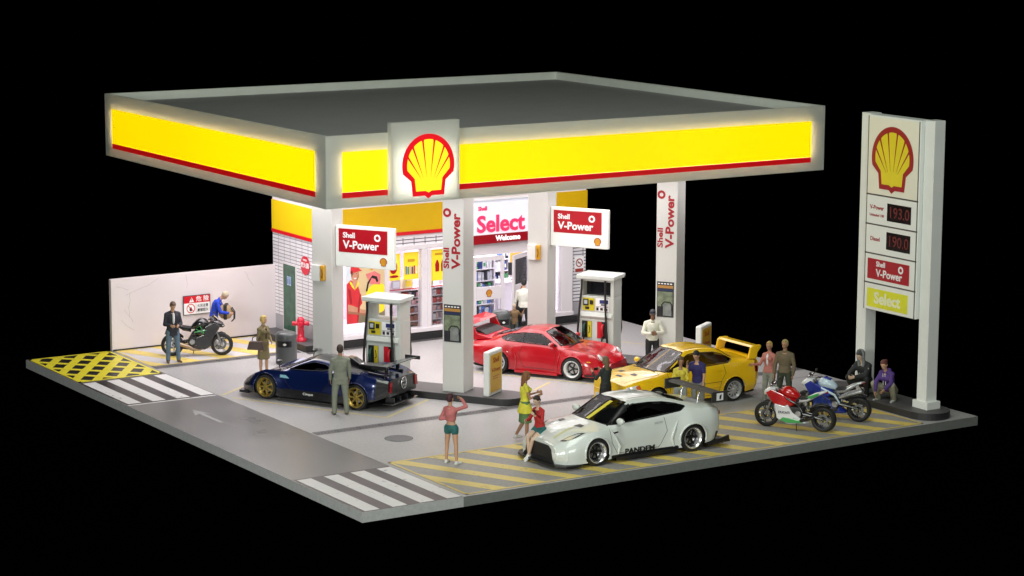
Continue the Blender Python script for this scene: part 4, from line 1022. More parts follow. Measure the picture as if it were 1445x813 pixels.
def sidepatch(sh, poly4, side, off=.004, n=10):
    a, b, c, d = [Vector(p) for p in poly4]; vs = []
    for i in range(n+1):
        for j in range(n+1):
            u, w = i/n, j/n; p = a*(1-u)*(1-w)+b*u*(1-w)+c*u*w+d*(1-u)*w; vs.append(sh.side(p.x, p.y, side, off))
    m = n+1; f = [(i*m+j, (i+1)*m+j, (i+1)*m+j+1, i*m+j+1) for i in range(n) for j in range(n)]
    nz = (Vector(vs[m])-Vector(vs[0])).cross(Vector(vs[1])-Vector(vs[0])).y*side
    if nz < 0: f = [q[::-1] for q in f]
    return MB().add(vs, f)
def mirror_part(t, sh, x, z, sd, m, s=1.):
    p = sh.side(x, z, sd); o = MB(); o.ball((p[0], p[1]+sd*.13*s, p[2]+.06), .07*s, .12*s, .075*s, 8); q = o.build('wing_mirror', m, t, smooth=60)
    MB().tube([(p[0]+.02, p[1]-.02*sd, p[2]-.01), (p[0]+.01, p[1]+sd*.09*s, p[2]+.03)], .022*s, 8).build('mirror_arm', trim, q)
    MB().ball((p[0]-.045*s, p[1]+sd*.13*s, p[2]+.06), .03*s, .1*s, .058*s, 6).build('mirror_glass', chrome, q, smooth=60)
def sidetext(t, sh, txt, size, x, z, sd, m, bold=.006, name='lettering', sx=1.):
    p = Vector(sh.side(x, z, sd, .012)); q = Vector(sh.side(x-.3*sd if sd < 0 else x-.3, z, sd, .012)); up = Vector(sh.side(x, z+.08, sd, .012))-p
    r_ = (q-p) if sd > 0 else (p-q)*-1
    r_ = Vector(sh.side(x-.25, z, sd, .012))-Vector(sh.side(x+.25, z, sd, .012))
    if sd < 0: r_ = -r_
    up = (up-r_.normalized()*up.dot(r_.normalized())).normalized()
    return text_mb(txt, size, frame(p, r_, up), .006, bold, sx=sx).build(name, m, t)

# --------------------------------------------- WHITE wide body coupe
def const(v): return lambda x: v
white_p = paint('pearl_white_paint', (.70, .74, .70), .0, .3)
smoke = tinted('smoked_glass', (.9, .9, .95), .2, .35); clearg = tinted('pale_tinted_glass', (.95, .93, .97), .75)
W_rows = [
 [(-2.34, .62, .34), (-2.2, .86, .27), (-1.9, .98, .2), (-1.4, 1.03, .17), (-.95, .96, .14), (-.4, .90, .13), (.3, .90, .13), (.95, .97, .13), (1.4, 1.03, .13), (1.9, 1.0, .12), (2.2, .9, .12), (2.36, .70, .12)],
 [(-2.37, .7, .5), (-2.2, .93, .46), (-1.9, 1.01, .43), (-1.4, 1.05, .42), (-.95, .96, .38), (-.4, .90, .36), (.3, .90, .36), (.9, .95, .38), (1.4, 1.04, .4), (1.9, 1.01, .38), (2.2, .92, .34), (2.40, .72, .32)],
 [(-2.38, .72, .72), (-2.2, .92, .75), (-1.9, 1.0, .76), (-1.4, 1.03, .75), (-.95, .94, .66), (-.4, .89, .62), (.3, .89, .6), (.9, .92, .61), (1.4, 1.01, .62), (1.9, .96, .56), (2.2, .86, .5), (2.38, .66, .46)],
 [(-2.36, .7, .9), (-2.2, .83, .97), (-1.9, .88, 1.02), (-1.4, .88, 1.03), (-.95, .85, .97), (-.4, .84, .92), (.3, .84, .87), (.9, .85, .84), (1.4, .88, .82), (1.9, .82, .72), (2.2, .70, .62), (2.34, .56, .54)],
 [(-2.35, .56, .95), (-2.15, .6, 1.04), (-1.8, .62, 1.09), (-1.35, .64, 1.17), (-.9, .61, 1.27), (-.4, .58, 1.34), (.1, .575, 1.34), (.32, .6, 1.29), (.65, .67, 1.1), (.98, .73, .9), (1.2, .72, .87), (1.6, .66, .83), (2.0, .56, .72), (2.2, .48, .63), (2.33, .4, .56)],
 [(-2.35, 0, .98), (-2.1, 0, 1.07), (-1.8, 0, 1.11), (-1.55, 0, 1.17), (-1.1, 0, 1.3), (-.6, 0, 1.39), (-.15, 0, 1.41), (.18, 0, 1.385), (.4, 0, 1.32), (.8, 0, 1.13), (1.2, 0, .95), (1.4, 0, .92), (1.8, 0, .84), (2.1, 0, .73), (2.33, 0, .59)]]
wsh = Shell(W_rows, -2.38, 2.40)
def sg(sh, x0, x1, zlo, zhi, n=40):
    """side glass spec from z curves in side view"""
    xs = rng(x0, x1, n)
    lo = {}; hi = {}
    def L(x): return sh.v_of(x, zlo(x), 2.5, 4.2)
    def H(x): return max(L(x)+.01, sh.v_of(x, zhi(x), 2.5, 4.6))
    return xs, L, H
def tabf(tab): return lambda x: lerp_tab(tab, x)
x_, l_, h_ = sg(wsh, -1.28, .92, tabf([(-1.28, 1.1), (-1.1, 1.02), (-.4, .965), (.3, .93), (.92, .9)]), tabf([(-1.28, 1.115), (-1.05, 1.19), (-.7, 1.26), (-.3, 1.29), (.1, 1.29), (.3, 1.25), (.6, 1.08), (.92, .91)]))
W_glass = [dict(name='side_window', xs=x_, lo=l_, hi=h_)]
W_glass.append(dict(name='windscreen', full=1, xs=rng(.3, 1.16, 30), lo=tabf([(.3, 4.22), (.75, 4.1), (.98, 4.08), (1.05, 4.5), (1.12, 5.2), (1.16, 5.7)]), hi=const(6)))
W_glass.append(dict(name='rear_window', full=1, xs=rng(-1.52, -.95, 24), lo=tabf([(-1.52, 4.9), (-1.4, 4.35), (-.95, 4.4)]), hi=const(6)))
def w_region(x, z, v, y):
    if z < .2 and -1.0 < x < 1.0: return 1
    if x < -2.1 and z < .42 and v < 2: return 1
    if 3.75 < v < 4.6 and .12 < x < 1.0 and z < 1.3: return 1
    return 0
wc, wcs = build_car(dict(name='parked_car', label='white wide body coupe with a big black rear wing on the yellow hatching', rows=W_rows, xr=-2.38, xf=2.40, paint=white_p, wf=(1.4, .335, .99, .3), wr=(-1.4, .345, 1.0, .32),
    loc=(8.14, 1.72, 0), rz=PI, glass=W_glass, glassm=smoke, cabin=(-.25, .3, .36), rim=mat('rim_black', (.012, .012, .013), .25, vary=.05), lip=chrome, spokes=6, style='deep', rimr=.74, gap=.03, region=w_region, floor=.15, lipr=.022))
# roof patch and details
wt_, ws_ = wc, wcs
for sd in (-1, 1):
    shut(wt_, ws_, [[(.98, .82), (.95, .5), (.8, .24)], [(-.62, .93), (-.68, .6), (-.5, .3), (-.42, .22)]], sd)
    shut(wt_, ws_, [[(.8, .23), (-.45, .23)]], sd)
    sidepatch(ws_, [(-.32, .80), (-.56, .815), (-.56, .85), (-.32, .84)], sd, .012).build('door_handle', mat('handle_white', (.5, .53, .5), .3), wt_)
    MB().tube([ws_.side(x, z, sd, .01) for x, z in ((.95, .8), (.84, .62), (.72, .4), (.78, .22))], [.01, .03, .035, .02], 8).build('fender_edge', white_p, wt_, smooth=60)
    MB().tube([ws_.side(x, z, sd, .0) for x, z in ((-1.0, .82), (-.88, .62), (-.8, .4), (-.86, .2))], [.01, .035, .04, .02], 8).build('fender_edge', white_p, wt_, smooth=60)
    sidepatch(ws_, [(.9, .7), (.74, .72), (.74, .75), (.9, .74)], sd, .006).build('fender_vent', trim, wt_)
    mirror_part(wt_, ws_, .72, .93, sd, white_p, 1.1)
    # side skirt blade
    MB().prism([(.75, .9), (-.85, .9), (-.95, .99), (.85, .97)] if sd > 0 else [(.75, -.9), (.85, -.97), (-.95, -.99), (-.85, -.9)], .07, .15).build('side_skirt', trim, wt_, bevel=.006)
    # headlamp
    hp = toppatch(ws_, [(2.1, sd*.84), (1.62, sd*.80), (1.78, sd*.68), (2.2, sd*.58)], .006).build('headlight', trim, wt_, smooth=60)
    toppatch(ws_, [(2.08, sd*.80), (1.72, sd*.78), (1.8, sd*.71), (2.15, sd*.62)], .012).build('lamp_glass', lampglass, hp, smooth=60)
    toppatch(ws_, [(1.62, sd*.28), (1.45, sd*.3), (1.43, sd*.46), (1.55, sd*.5)], .006).build('bonnet_vent', trim, wt_)
    for dz in (0, 1):
        pass
    p = [(-2.36, sd*.62, .8), (-2.36, sd*.42, .8)]
    for i_, q in enumerate(p): MB().cyl((q[0]-.06, q[1], q[2]), (q[0]+.05, q[1], q[2]), .075, n=20).build('tail_light', tail_m, wt_)
    MB().cyl((-2.44, sd*.5, .3), (-2.2, sd*.5, .3), .055, n=16).build('exhaust', steel, wt_)
    # mirror of arch rivets
yst = mat('stripe_yellow', (.68, .6, .02), .35, coat=.6, vary=.03)
def xstripe(xs, y0, y1, off): 
    vs = [ws_.top(x, y, off) for x in xs for y in rng(y0, y1, 4)]; n = 5
    f = [(i*n+j, (i+1)*n+j, (i+1)*n+j+1, i*n+j+1) for i in range(len(xs)-1) for j in range(4)]
    return MB().add(vs, f)
xstripe(rng(.42, 1.13, 16), .08, .2, .012).build('windscreen_stripe', yst, wt_)
xstripe(rng(1.62, 2.2, 16), .3, .37, .006).build('bonnet_stripe', mat('stripe_pale', (.6, .6, .35), .35, coat=.6), wt_)
sidetext(wt_, ws_, 'Ⅎ', .13, .72, .235, 1, trim, .004) if 0 else None
sidetext(wt_, ws_, '⋮PANDEM', .17, .12, .235, 1, trim, .006, sx=1.25) if 0 else sidetext(wt_, ws_, 'PANDEM', .17, .12, .235, 1, trim, .007, sx=1.3)
sidetext(wt_, ws_, 'PANDEM', .17, .12, .235, -1, trim, .007, sx=1.3)
# front: big black mouth, splitter
mb = MB(); 
def noseface(sh, xf, pts, off=.012, name='grille', m=trim, par=None):
    return MB().prism([(y, z) for y, z in pts], 0, off, 0, Matrix(((0, 0, 1, xf), (1, 0, 0, 0), (0, 1, 0, 0), (0, 0, 0, 1)))).build(name, m, par)
noseface(ws_, 2.385, [(-.6, .14), (.6, .14), (.52, .44), (.4, .52), (-.4, .52), (-.52, .44)], .03, 'grille', trim, wt_)
for sd in (-1, 1):
    MB().prism([(2.33, sd*.52), (2.36, sd*.74), (2.2, sd*.93), (2.18, sd*.9), (2.3, sd*.72)][::sd], .2, .4).build('bumper_duct', white_p, wt_, bevel=.01)
sp = [(2.52, .5), (2.48, .8), (2.3, 1.02), (1.9, 1.06), (1.85, .9), (1.85, -.9), (1.9, -1.06), (2.3, -1.02), (2.48, -.8), (2.52, -.5), (2.54, 0)]
MB().prism(sp[::-1], .07, .12).build('front_splitter', trim, wt_, bevel=.006)
noseface(ws_, 2.4, [(-.66, .12), (.66, .12), (.6, .2), (-.6, .2)], .03, 'lower_grille', underm, wt_)
# rear wing
wing_m = mat('wing_dark_carbon', (.035, .033, .028), .6, coat=.0, vary=.15, scale=10)
wg = MB(); prof = [(0, 0), (.12, .035), (.28, .03), (.42, 0), (.28, .005), (.12, -.01)]
wg.prism(prof, -.96, .96, 0, Matrix(((-1, 0, 0, -1.98), (0, 0, 1, 0), (0, 1, 0, 1.34), (0, 0, 0, 1))))
wo = wg.build('rear_wing', wing_m, wt_)
for sd in (-1, 1):
    MB().box(-2.44, -1.96, sd*.96-.015, sd*.96+.015, 1.14, 1.4).build('end_plate', wing_m, wo, bevel=.005)
    MB().tube([(-2.0, sd*.34, 1.06), (-2.02, sd*.34, 1.2), (-2.1, sd*.34, 1.36), (-2.2, sd*.34, 1.33)], .02, 8).build('wing_stay', chrome, wo, smooth=60)
F = frame((-2.2, .977, 1.27), (-1, 0, 0), (0, 0, 1))
MB().box(-.1, .1, -.09, .09, 0, .003, 0, F).build('sticker', whitelet, wo); MB().prism([(-.02, -.06), (.03, -.06), (.05, .06), (-.01, .03)], .003, .006, 0, F).build('sticker_mark', trim, wo)
MB().box(-2.6, -2.15, -.9, .9, .1, .15).build('rear_diffuser', trim, wt_, bevel=.01)
for sd in (-1, 1): MB().prism([(-1.85, .1), (-2.5, .16), (-2.48, .3), (-1.85, .16)], sd*.98-.03, sd*.98+.03, 0, Matrix(((1, 0, 0, 0), (0, 0, 1, 0), (0, 1, 0, 0), (0, 0, 0, 1)))).build('rear_canard', trim, wt_, bevel=.01)
# --------------------------------------------- RED wide rear-engined coupe
red_p = paint('red_car_paint', (.42, .002, .009), .0, .28)
R_rows = [
 [(-2.1, .6, .3), (-1.9, .85, .25), (-1.5, .95, .2), (-1.1, .97, .18), (-.7, .9, .15), (0, .84, .14), (.7, .88, .14), (1.1, .92, .15), (1.5, .9, .13), (1.85, .8, .12), (2.1, .58, .12)],
 [(-2.15, .66, .5), (-1.9, .9, .45), (-1.5, .98, .42), (-1.1, 1.0, .42), (-.7, .92, .38), (0, .85, .36), (.7, .88, .38), (1.1, .95, .4), (1.5, .93, .38), (1.85, .83, .34), (2.14, .62, .3)],
 [(-2.15, .68, .68), (-1.9, .88, .7), (-1.5, .96, .7), (-1.1, .98, .7), (-.7, .9, .64), (0, .83, .62), (.7, .85, .62), (1.1, .92, .62), (1.5, .89, .58), (1.85, .78, .5), (2.12, .57, .42)],
 [(-2.12, .6, .8), (-1.9, .72, .84), (-1.5, .82, .88), (-1.1, .84, .9), (-.7, .80, .87), (0, .77, .85), (.5, .77, .84), (.8, .78, .83), (1.1, .80, .82), (1.5, .78, .78), (1.8, .70, .69), (2.02, .52, .56), (2.1, .45, .48)],
 [(-2.1, .45, .82), (-1.8, .52, .88), (-1.4, .58, .96), (-1.0, .57, 1.08), (-.6, .56, 1.17), (-.2, .56, 1.215), (.1, .56, 1.2), (.3, .6, 1.12), (.55, .66, .98), (.72, .69, .87), (.95, .6, .81), (1.3, .52, .745), (1.7, .42, .65), (2.0, .32, .53), (2.1, .28, .47)],
 [(-2.12, 0, .84), (-1.8, 0, .92), (-1.45, 0, 1.0), (-1.1, 0, 1.11), (-.7, 0, 1.22), (-.3, 0, 1.275), (0, 0, 1.275), (.15, 0, 1.25), (.4, 0, 1.12), (.65, 0, .98), (.85, 0, .87), (1.0, 0, .82), (1.4, 0, .74), (1.8, 0, .63), (2.05, 0, .52), (2.12, 0, .47)]]
rsh = Shell(R_rows, -2.15, 2.13)
x_, l_, h_ = sg(rsh, -1.12, .60, tabf([(-1.12, .985), (-.95, .93), (-.3, .905), (.6, .885)]), tabf([(-1.12, 1.0), (-.9, 1.09), (-.5, 1.155), (-.1, 1.175), (.08, 1.16), (.3, 1.05), (.6, .9)]))
R_glass = [dict(name='side_window', xs=x_, lo=l_, hi=h_),
 dict(name='windscreen', full=1, xs=rng(.16, .86, 24), lo=tabf([(.16, 4.3), (.5, 4.12), (.68, 4.1), (.76, 4.7), (.86, 5.6)]), hi=const(6)),
 dict(name='rear_window', full=1, xs=rng(-1.4, -.75, 24), lo=tabf([(-1.4, 4.9), (-1.25, 4.4), (-.75, 4.35)]), hi=const(6))]
t, s_ = build_car(dict(name='parked_car', label='red wide bodied coupe with a tall double rear spoiler between the two pump islands', rows=R_rows, xr=-2.15, xf=2.13, paint=red_p, wf=(1.135, .32, .93, .26), wr=(-1.135, .33, .98, .32),
    loc=(11.88, 10.62, 0), rz=R(-58.6), glass=R_glass, glassm=clearg, cabin=(-.15, .32, .34), dash=.55, rim=MATS['rim_black'], lip=mat('rim_white_lip', (.8, .8, .8), .3, metal=.3, vary=0), spokes=5, style='deep', rimr=.72, gap=.035, floor=.15, lipr=.018))
for sd in (-1, 1):
    shut(t, s_, [[(.62, .84), (.6, .5), (.56, .22)], [(-.42, .87), (-.5, .6), (-.4, .3), (-.3, .22)], [(.56, .24), (-.3, .24)]], sd)
    sidepatch(s_, [(-.2, .77), (-.42, .775), (-.42, .80), (-.2, .795)], sd, .015).build('door_handle', red_p, t)
    MB().tube([s_.side(x, z, sd, .004) for x, z in rng and [(-.42, .905), (-.44, 1.0), (-.45, 1.15)]], .014, 6).build('door_pillar', trim, t)
    MB().tube([s_.side(x, z, sd, .004) for x, z in [(.38, .895), (.3, 1.03)]], .009, 6).build('quarter_bar', trim, t)
    mirror_part(t, s_, .5, .88, sd, red_p, .95)
    MB().tube([s_.side(x, z, sd, .0) for x, z in ((.75, .78), (.7, .6), (.66, .4), (.7, .2))], [.01, .028, .03, .02], 8).build('fender_edge', red_p, t, smooth=60)
    MB().tube([s_.side(x, z, sd, .0) for x, z in ((-.72, .82), (-.62, .6), (-.58, .4), (-.6, .2))], [.01, .03, .035, .02], 8).build('fender_edge', red_p, t, smooth=60)
    MB().prism([(.7, .82), (-.6, .82), (-.6, .96), (.7, .93)] if sd > 0 else [(.7, -.82), (.7, -.93), (-.6, -.96), (-.6, -.82)], .09, .16).build('side_skirt', red_p, t, bevel=.01)
    # headlamps: upright ovals on the fender fronts
    p = Vector(s_.top(1.86, sd*.64, 0)); M_ = Matrix.Translation(p) @ Matrix.Rotation(R(52), 4, 'Y')
    mb = MB(); mb.ball((0, 0, 0), .115, .105, .05, 10, 0, M_); h = mb.build('headlight', lampglass, t, smooth=60)
    MB().tube([tuple(M_ @ Vector((.118*math.cos(a), .108*math.sin(a), .008))) for a in rng(0, 2*PI, 24)[:-1]], .014, 6, closed=True).build('lamp_ring', red_p, h, smooth=60)
    q = s_.side(2.02, .44, sd, .01); MB().ball(q, .05, .09, .03, 6).build('indicator_lamp', lampglass, t, smooth=60)
    MB().ball(s_.side(1.62, .55, sd, .01), .07, .012, .018, 6).build('side_repeater', amber, t)
    MB().prism([(1.5, .9), (2.0, .7), (2.1, .78), (1.6, .98)] if sd > 0 else [(1.5, -.9), (1.6, -.98), (2.1, -.78), (2.0, -.7)], .16, .2).build('bumper_canard', trim, t)
    toppatch(s_, [(1.32, sd*.12), (1.1, sd*.14), (1.1, sd*.4), (1.36, sd*.36)], .004).build('bonnet_recess', mat('red_recess_shade', (.25, .003, .01), .35), t)  # flat patch; the recess shade is put into a darker red
    MB().ball((-2.14, sd*.55, .66), .03, .17, .06, 8).build('tail_light', tail_m, t, smooth=60)
    MB().cyl((-2.2, sd*.35, .28), (-2.0, sd*.35, .28), .05).build('exhaust', steel, t)
noseface(s_, 2.12, [(-.42, .14), (.42, .14), (.38, .3), (-.38, .3)], .02, 'lower_grille', trim, t)
noseface(s_, 2.1, [(-.56, .16), (-.44, .16), (-.42, .28), (-.56, .3)], .02, 'lower_grille', trim, t); noseface(s_, 2.1, [(.44, .16), (.56, .16), (.56, .3), (.42, .28)], .02, 'lower_grille', trim, t)
MB().prism([(1.95, -.85), (2.2, -.62), (2.24, 0), (2.2, .62), (1.95, .85)], .08, .13).build('front_splitter', trim, t, bevel=.008)
topline(t, s_, [(2.0, -.4), (1.6, -.5), (1.0, -.62), (.9, -.4), (.87, 0), (.9, .4), (1.0, .62), (1.6, .5), (2.0, .4)])
MB().tube([s_.top(.86, y, .012) for y in rng(-.5, .45, 10)], .012, 5).build('wiper', trim, t)
# spoiler: lower tray, black mouth, top blade on side arms
Mxz = Matrix(((1, 0, 0, 0), (0, 0, 1, 0), (0, 1, 0, 0), (0, 0, 0, 1)))
sp_ = MB().prism([(-1.42, .93), (-1.7, .99), (-2.25, 1.08), (-2.32, 1.06), (-2.2, .98), (-2.0, .84)], -.72, .72, 0, Mxz).build('rear_spoiler', red_p, t, bevel=.02)
MB().prism([(-1.66, .99), (-1.85, 1.08), (-2.1, 1.12), (-2.2, 1.06)], -.55, .55, 0, Mxz).build('spoiler_mouth', trim, sp_)
for sd in (-1, 1): MB().prism([(-1.85, 1.0), (-1.98, 1.22), (-2.05, 1.33), (-2.32, 1.37), (-2.36, 1.3), (-2.2, 1.2), (-2.2, 1.04)], sd*.72-.02, sd*.72+.02, 0, Mxz).build('spoiler_arm', red_p, sp_, bevel=.01)
MB().prism([(-1.98, 1.29), (-2.05, 1.34), (-2.36, 1.39), (-2.36, 1.35), (-2.1, 1.3)], -.74, .74, 0, Mxz).build('spoiler_blade', red_p, sp_, bevel=.01)

# --------------------------------------------- YELLOW saloon with rear wing
yel_p = paint('yellow_car_paint', (.85, .52, .008), .0, .28)
Y_rows = [
 [(-2.15, .6, .3), (-2.0, .8, .27), (-1.6, .86, .22), (-1.25, .87, .2), (-.8, .85, .18), (0, .85, .18), (.8, .85, .18), (1.25, .87, .2), (1.6, .87, .17), (1.95, .8, .15), (2.14, .64, .15)],
 [(-2.2, .66, .42), (-2.0, .84, .42), (-1.6, .89, .42), (-1.25, .9, .42), (-.8, .87, .4), (0, .87, .4), (.8, .87, .4), (1.25, .9, .42), (1.6, .89, .38), (1.95, .83, .36), (2.19, .68, .34)],
 [(-2.2, .68, .66), (-2.0, .82, .68), (-1.6, .87, .68), (-1.25, .89, .68), (-.8, .86, .64), (0, .86, .62), (.8, .86, .62), (1.25, .89, .66), (1.6, .87, .64), (1.95, .8, .58), (2.16, .68, .56)],
 [(-2.14, .66, .97), (-2.0, .74, 1.02), (-1.6, .77, 1.03), (-1.25, .78, 1.02), (-.8, .78, .98), (0, .77, .95), (.7, .77, .92), (1.25, .78, .90), (1.6, .77, .87), (1.95, .72, .80), (2.12, .64, .74)],
 [(-2.12, .55, 1.0), (-1.9, .6, 1.06), (-1.55, .62, 1.08), (-1.3, .6, 1.14), (-1.0, .575, 1.31), (-.75, .56, 1.39), (-.3, .555, 1.42), (.1, .56, 1.40), (.3, .6, 1.3), (.6, .655, 1.13), (.9, .7, .96), (1.1, .68, .94), (1.6, .6, .89), (1.95, .52, .82), (2.12, .46, .75)],
 [(-2.14, 0, 1.02), (-1.9, 0, 1.09), (-1.6, 0, 1.11), (-1.42, 0, 1.14), (-1.1, 0, 1.33), (-.85, 0, 1.43), (-.4, 0, 1.475), (0, 0, 1.47), (.18, 0, 1.43), (.5, 0, 1.26), (.85, 0, 1.08), (1.05, 0, .98), (1.2, 0, .97), (1.6, 0, .93), (1.95, 0, .85), (2.14, 0, .77)]]
ysh = Shell(Y_rows, -2.2, 2.18)
x_, l_, h_ = sg(ysh, -1.26, .84, tabf([(-1.26, 1.1), (-1.1, 1.04), (0, 1.0), (.84, .975)]), tabf([(-1.26, 1.12), (-.95, 1.28), (-.7, 1.345), (-.2, 1.37), (.08, 1.36), (.3, 1.27), (.6, 1.1), (.84, .985)]))
Y_glass = [dict(name='side_window', xs=x_, lo=l_, hi=h_),
 dict(name='windscreen', full=1, xs=rng(.2, 1.06, 24), lo=tabf([(.2, 4.3), (.5, 4.12), (.88, 4.1), (.96, 4.7), (1.06, 5.6)]), hi=const(6)),
 dict(name='rear_window', full=1, xs=rng(-1.42, -.92, 20), lo=tabf([(-1.42, 4.7), (-1.34, 4.3), (-.92, 4.3)]), hi=const(6))]
t, s_ = build_car(dict(name='parked_car', label='yellow four door saloon with a tall rear wing behind the standing couple', rows=Y_rows, xr=-2.2, xf=2.18, paint=yel_p, wf=(1.255, .315, .87, .22), wr=(-1.255, .315, .88, .22),
    loc=(12.64, 5.62, 0), rz=R(180), glass=Y_glass, glassm=tinted('lilac_glass', (.95, .9, 1.0), .75), cabin=(-.1, .36, .4), dash=.72, rim=mat('rim_silver', (.62, .62, .63), .3, metal=.5, vary=.03), spokes=12, style='flat', rimr=.74, gap=.055, floor=.18, lipr=.016))
for sd in (-1, 1):
    shut(t, s_, [[(.86, .95), (.84, .6), (.8, .24)], [(-.12, .99), (-.14, .6), (-.14, .24)], [(-.95, 1.02), (-1.0, .8), (-.85, .6), (-.75, .3), (-.7, .24)], [(.8, .25), (-.7, .25)], [(.86, .56), (-.85, .58)]], sd)
    MB().tube([s_.side(x, z, sd, .004) for x, z in [(-.14, 1.0), (-.18, 1.2), (-.2, 1.37)]], .024, 6).build('door_pillar', trim, t)
    for xx in (.05, -.72): sidepatch(s_, [(xx, .86), (xx-.2, .865), (xx-.2, .895), (xx, .89)], sd, .015).build('door_handle', yel_p, t)
    mirror_part(t, s_, .66, .97, sd, yel_p, 1.0)
    hp = sidepatch(s_, [(2.12, .57), (1.8, .62), (1.84, .75), (2.1, .7)], sd, .01).build('headlight', lampglass, t)
    sidepatch(s_, [(1.86, .6), (1.74, .62), (1.78, .75), (1.88, .72)], sd, .016).build('indicator_lamp', mat('indicator_orange', (.6, .12, .02), .2, coat=1), hp)
    noseface(s_, 2.165, [(sd*.36, .58), (sd*.64, .58), (sd*.63, .71), (sd*.38, .7)][::1 if sd > 0 else -1], .012, 'headlight', lampglass, t)
    noseface(s_, 2.19, [(sd*.4, .26), (sd*.58, .26), (sd*.58, .38), (sd*.4, .38)][::1 if sd > 0 else -1], .012, 'fog_lamp', lampglass, t)
    sidepatch(s_, [(-2.16, .7), (-1.98, .72), (-1.98, .95), (-2.13, .92)], sd, .008).build('tail_light', tail_m, t)
    noseface(s_, -2.21, [(sd*.35, .72), (sd*.68, .72), (sd*.66, .92), (sd*.35, .92)][::1 if sd > 0 else -1], .01, 'tail_light', tail_m, t)
    toppatch(s_, [(1.66, sd*.2), (1.52, sd*.2), (1.52, sd*.36), (1.63, sd*.4)], .006).build('bonnet_vent', trim, t)
    MB().tube([s_.side(x, z, sd, .004) for x, z in ((-.8, .46), (-.4, .44), (.3, .44), (.85, .46))], .01, 6).build('side_moulding', yel_p, t)
toppatch(s_, [(1.9, -.12), (1.82, -.12), (1.82, .12), (1.9, .12)], .005).build('bonnet_vent', trim, t)
noseface(s_, 2.185, [(-.34, .22), (.34, .22), (.34, .46), (-.34, .46)], .014, 'lower_grille', trim, t); noseface(s_, 2.16, [(-.33, .6), (.33, .6), (.33, .7), (-.33, .7)], .014, 'grille', trim, t)
noseface(s_, 2.17, [(-.16, .5), (.16, .5), (.16, .55), (-.16, .55)], .02, 'number_plate', whitelet, t)
MB().tube([(2.03, -.82, .2), (2.19, -.68, .19), (2.215, 0, .185), (2.19, .68, .19), (2.03, .82, .2)], .035, 8).build('front_lip', yel_p, t, smooth=60)
MB().tube([(1.98, -.83, .5), (2.17, -.69, .5), (2.195, -.3, .5)], .016, 8).build('bumper_line', yel_p, t, smooth=60); MB().tube([(1.98, .83, .5), (2.17, .69, .5), (2.195, .3, .5)], .016, 8).build('bumper_line', yel_p, t, smooth=60)
for zz in (.27, .32, .37, .42): MB().box(2.195, 2.207, -.32, .32, zz-.006, zz+.006).build('intercooler_fin', steel, t)
topline(t, s_, [(2.05, -.5), (1.6, -.66), (1.1, -.7), (1.0, -.5), (1.04, 0), (1.0, .5), (1.1, .7), (1.6, .66), (2.05, .5)])
MB().tube([s_.top(1.04, y, .012) for y in rng(-.5, .45, 10)], .012, 5).build('wiper', trim, t)
wo = MB().prism([(-1.9, 1.36), (-1.98, 1.4), (-2.2, 1.39), (-2.24, 1.36), (-2.1, 1.355)], -.7, .7, 0, Mxz).build('rear_wing', yel_p, t, bevel=.012)
MB().prism([(-1.86, 1.06), (-2.0, 1.11), (-2.14, 1.1), (-2.12, 1.04)], -.68, .68, 0, Mxz).build('wing_base', yel_p, wo, bevel=.015)
for sd in (-1, 1): MB().prism([(-1.82, 1.06), (-1.9, 1.36), (-1.98, 1.41), (-2.22, 1.41), (-2.25, 1.36), (-2.12, 1.2), (-2.1, 1.04)], sd*.71-.035, sd*.71+.035, 0, Mxz).build('end_plate', yel_p, wo, bevel=.015)

# --------------------------------------------- DARK BLUE hypercar
blu_p = paint('deep_blue_paint', (.005, .014, .085), .4, .25); carb = mat('black_carbon', (.014, .014, .016), .3, coat=.7, vary=.3, scale=25)
B_rows = [
 [(-2.2, .68, .38), (-1.9, .93, .27), (-1.42, 1.0, .2), (-.9, .94, .13), (0, .9, .11), (.8, .92, .11), (1.36, .98, .16), (1.8, .95, .14), (2.15, .8, .13), (2.38, .5, .13)],
 [(-2.26, .7, .48), (-1.9, .95, .43), (-1.42, 1.02, .42), (-.9, .93, .36), (0, .87, .33), (.8, .9, .34), (1.36, 1.0, .4), (1.8, .96, .35), (2.15, .8, .3), (2.41, .5, .25)],
 [(-2.28, .72, .66), (-1.9, .93, .7), (-1.42, 1.0, .72), (-.9, .92, .66), (0, .83, .6), (.8, .86, .58), (1.36, .97, .6), (1.8, .88, .5), (2.15, .7, .4), (2.39, .42, .32)],
 [(-2.25, .64, .8), (-1.9, .83, .88), (-1.42, .9, .95), (-.9, .84, .9), (-.3, .75, .83), (.4, .73, .79), (.9, .78, .78), (1.36, .86, .79), (1.8, .76, .65), (2.15, .55, .49), (2.37, .32, .37)],
 [(-2.24, .5, .82), (-1.7, .6, .87), (-1.1, .56, .91), (-.75, .5, .97), (-.35, .48, 1.06), (.1, .48, 1.08), (.45, .53, 1.0), (.8, .6, .87), (1.1, .62, .75), (1.36, .55, .67), (1.8, .42, .57), (2.15, .3, .46), (2.37, .2, .36)],
 [(-2.24, 0, .83), (-1.6, 0, .88), (-1.0, 0, .97), (-.6, 0, 1.08), (-.2, 0, 1.155), (.15, 0, 1.16), (.4, 0, 1.11), (.8, 0, .95), (1.2, 0, .79), (1.36, 0, .73), (1.8, 0, .61), (2.15, 0, .49), (2.37, 0, .38)]]
bsh = Shell(B_rows, -2.27, 2.4)
x_, l_, h_ = sg(bsh, -.42, .78, tabf([(-.42, .92), (-.3, .88), (.3, .84), (.78, .83)]), tabf([(-.42, .96), (-.25, 1.02), (.1, 1.045), (.4, .98), (.6, .91), (.78, .84)]))
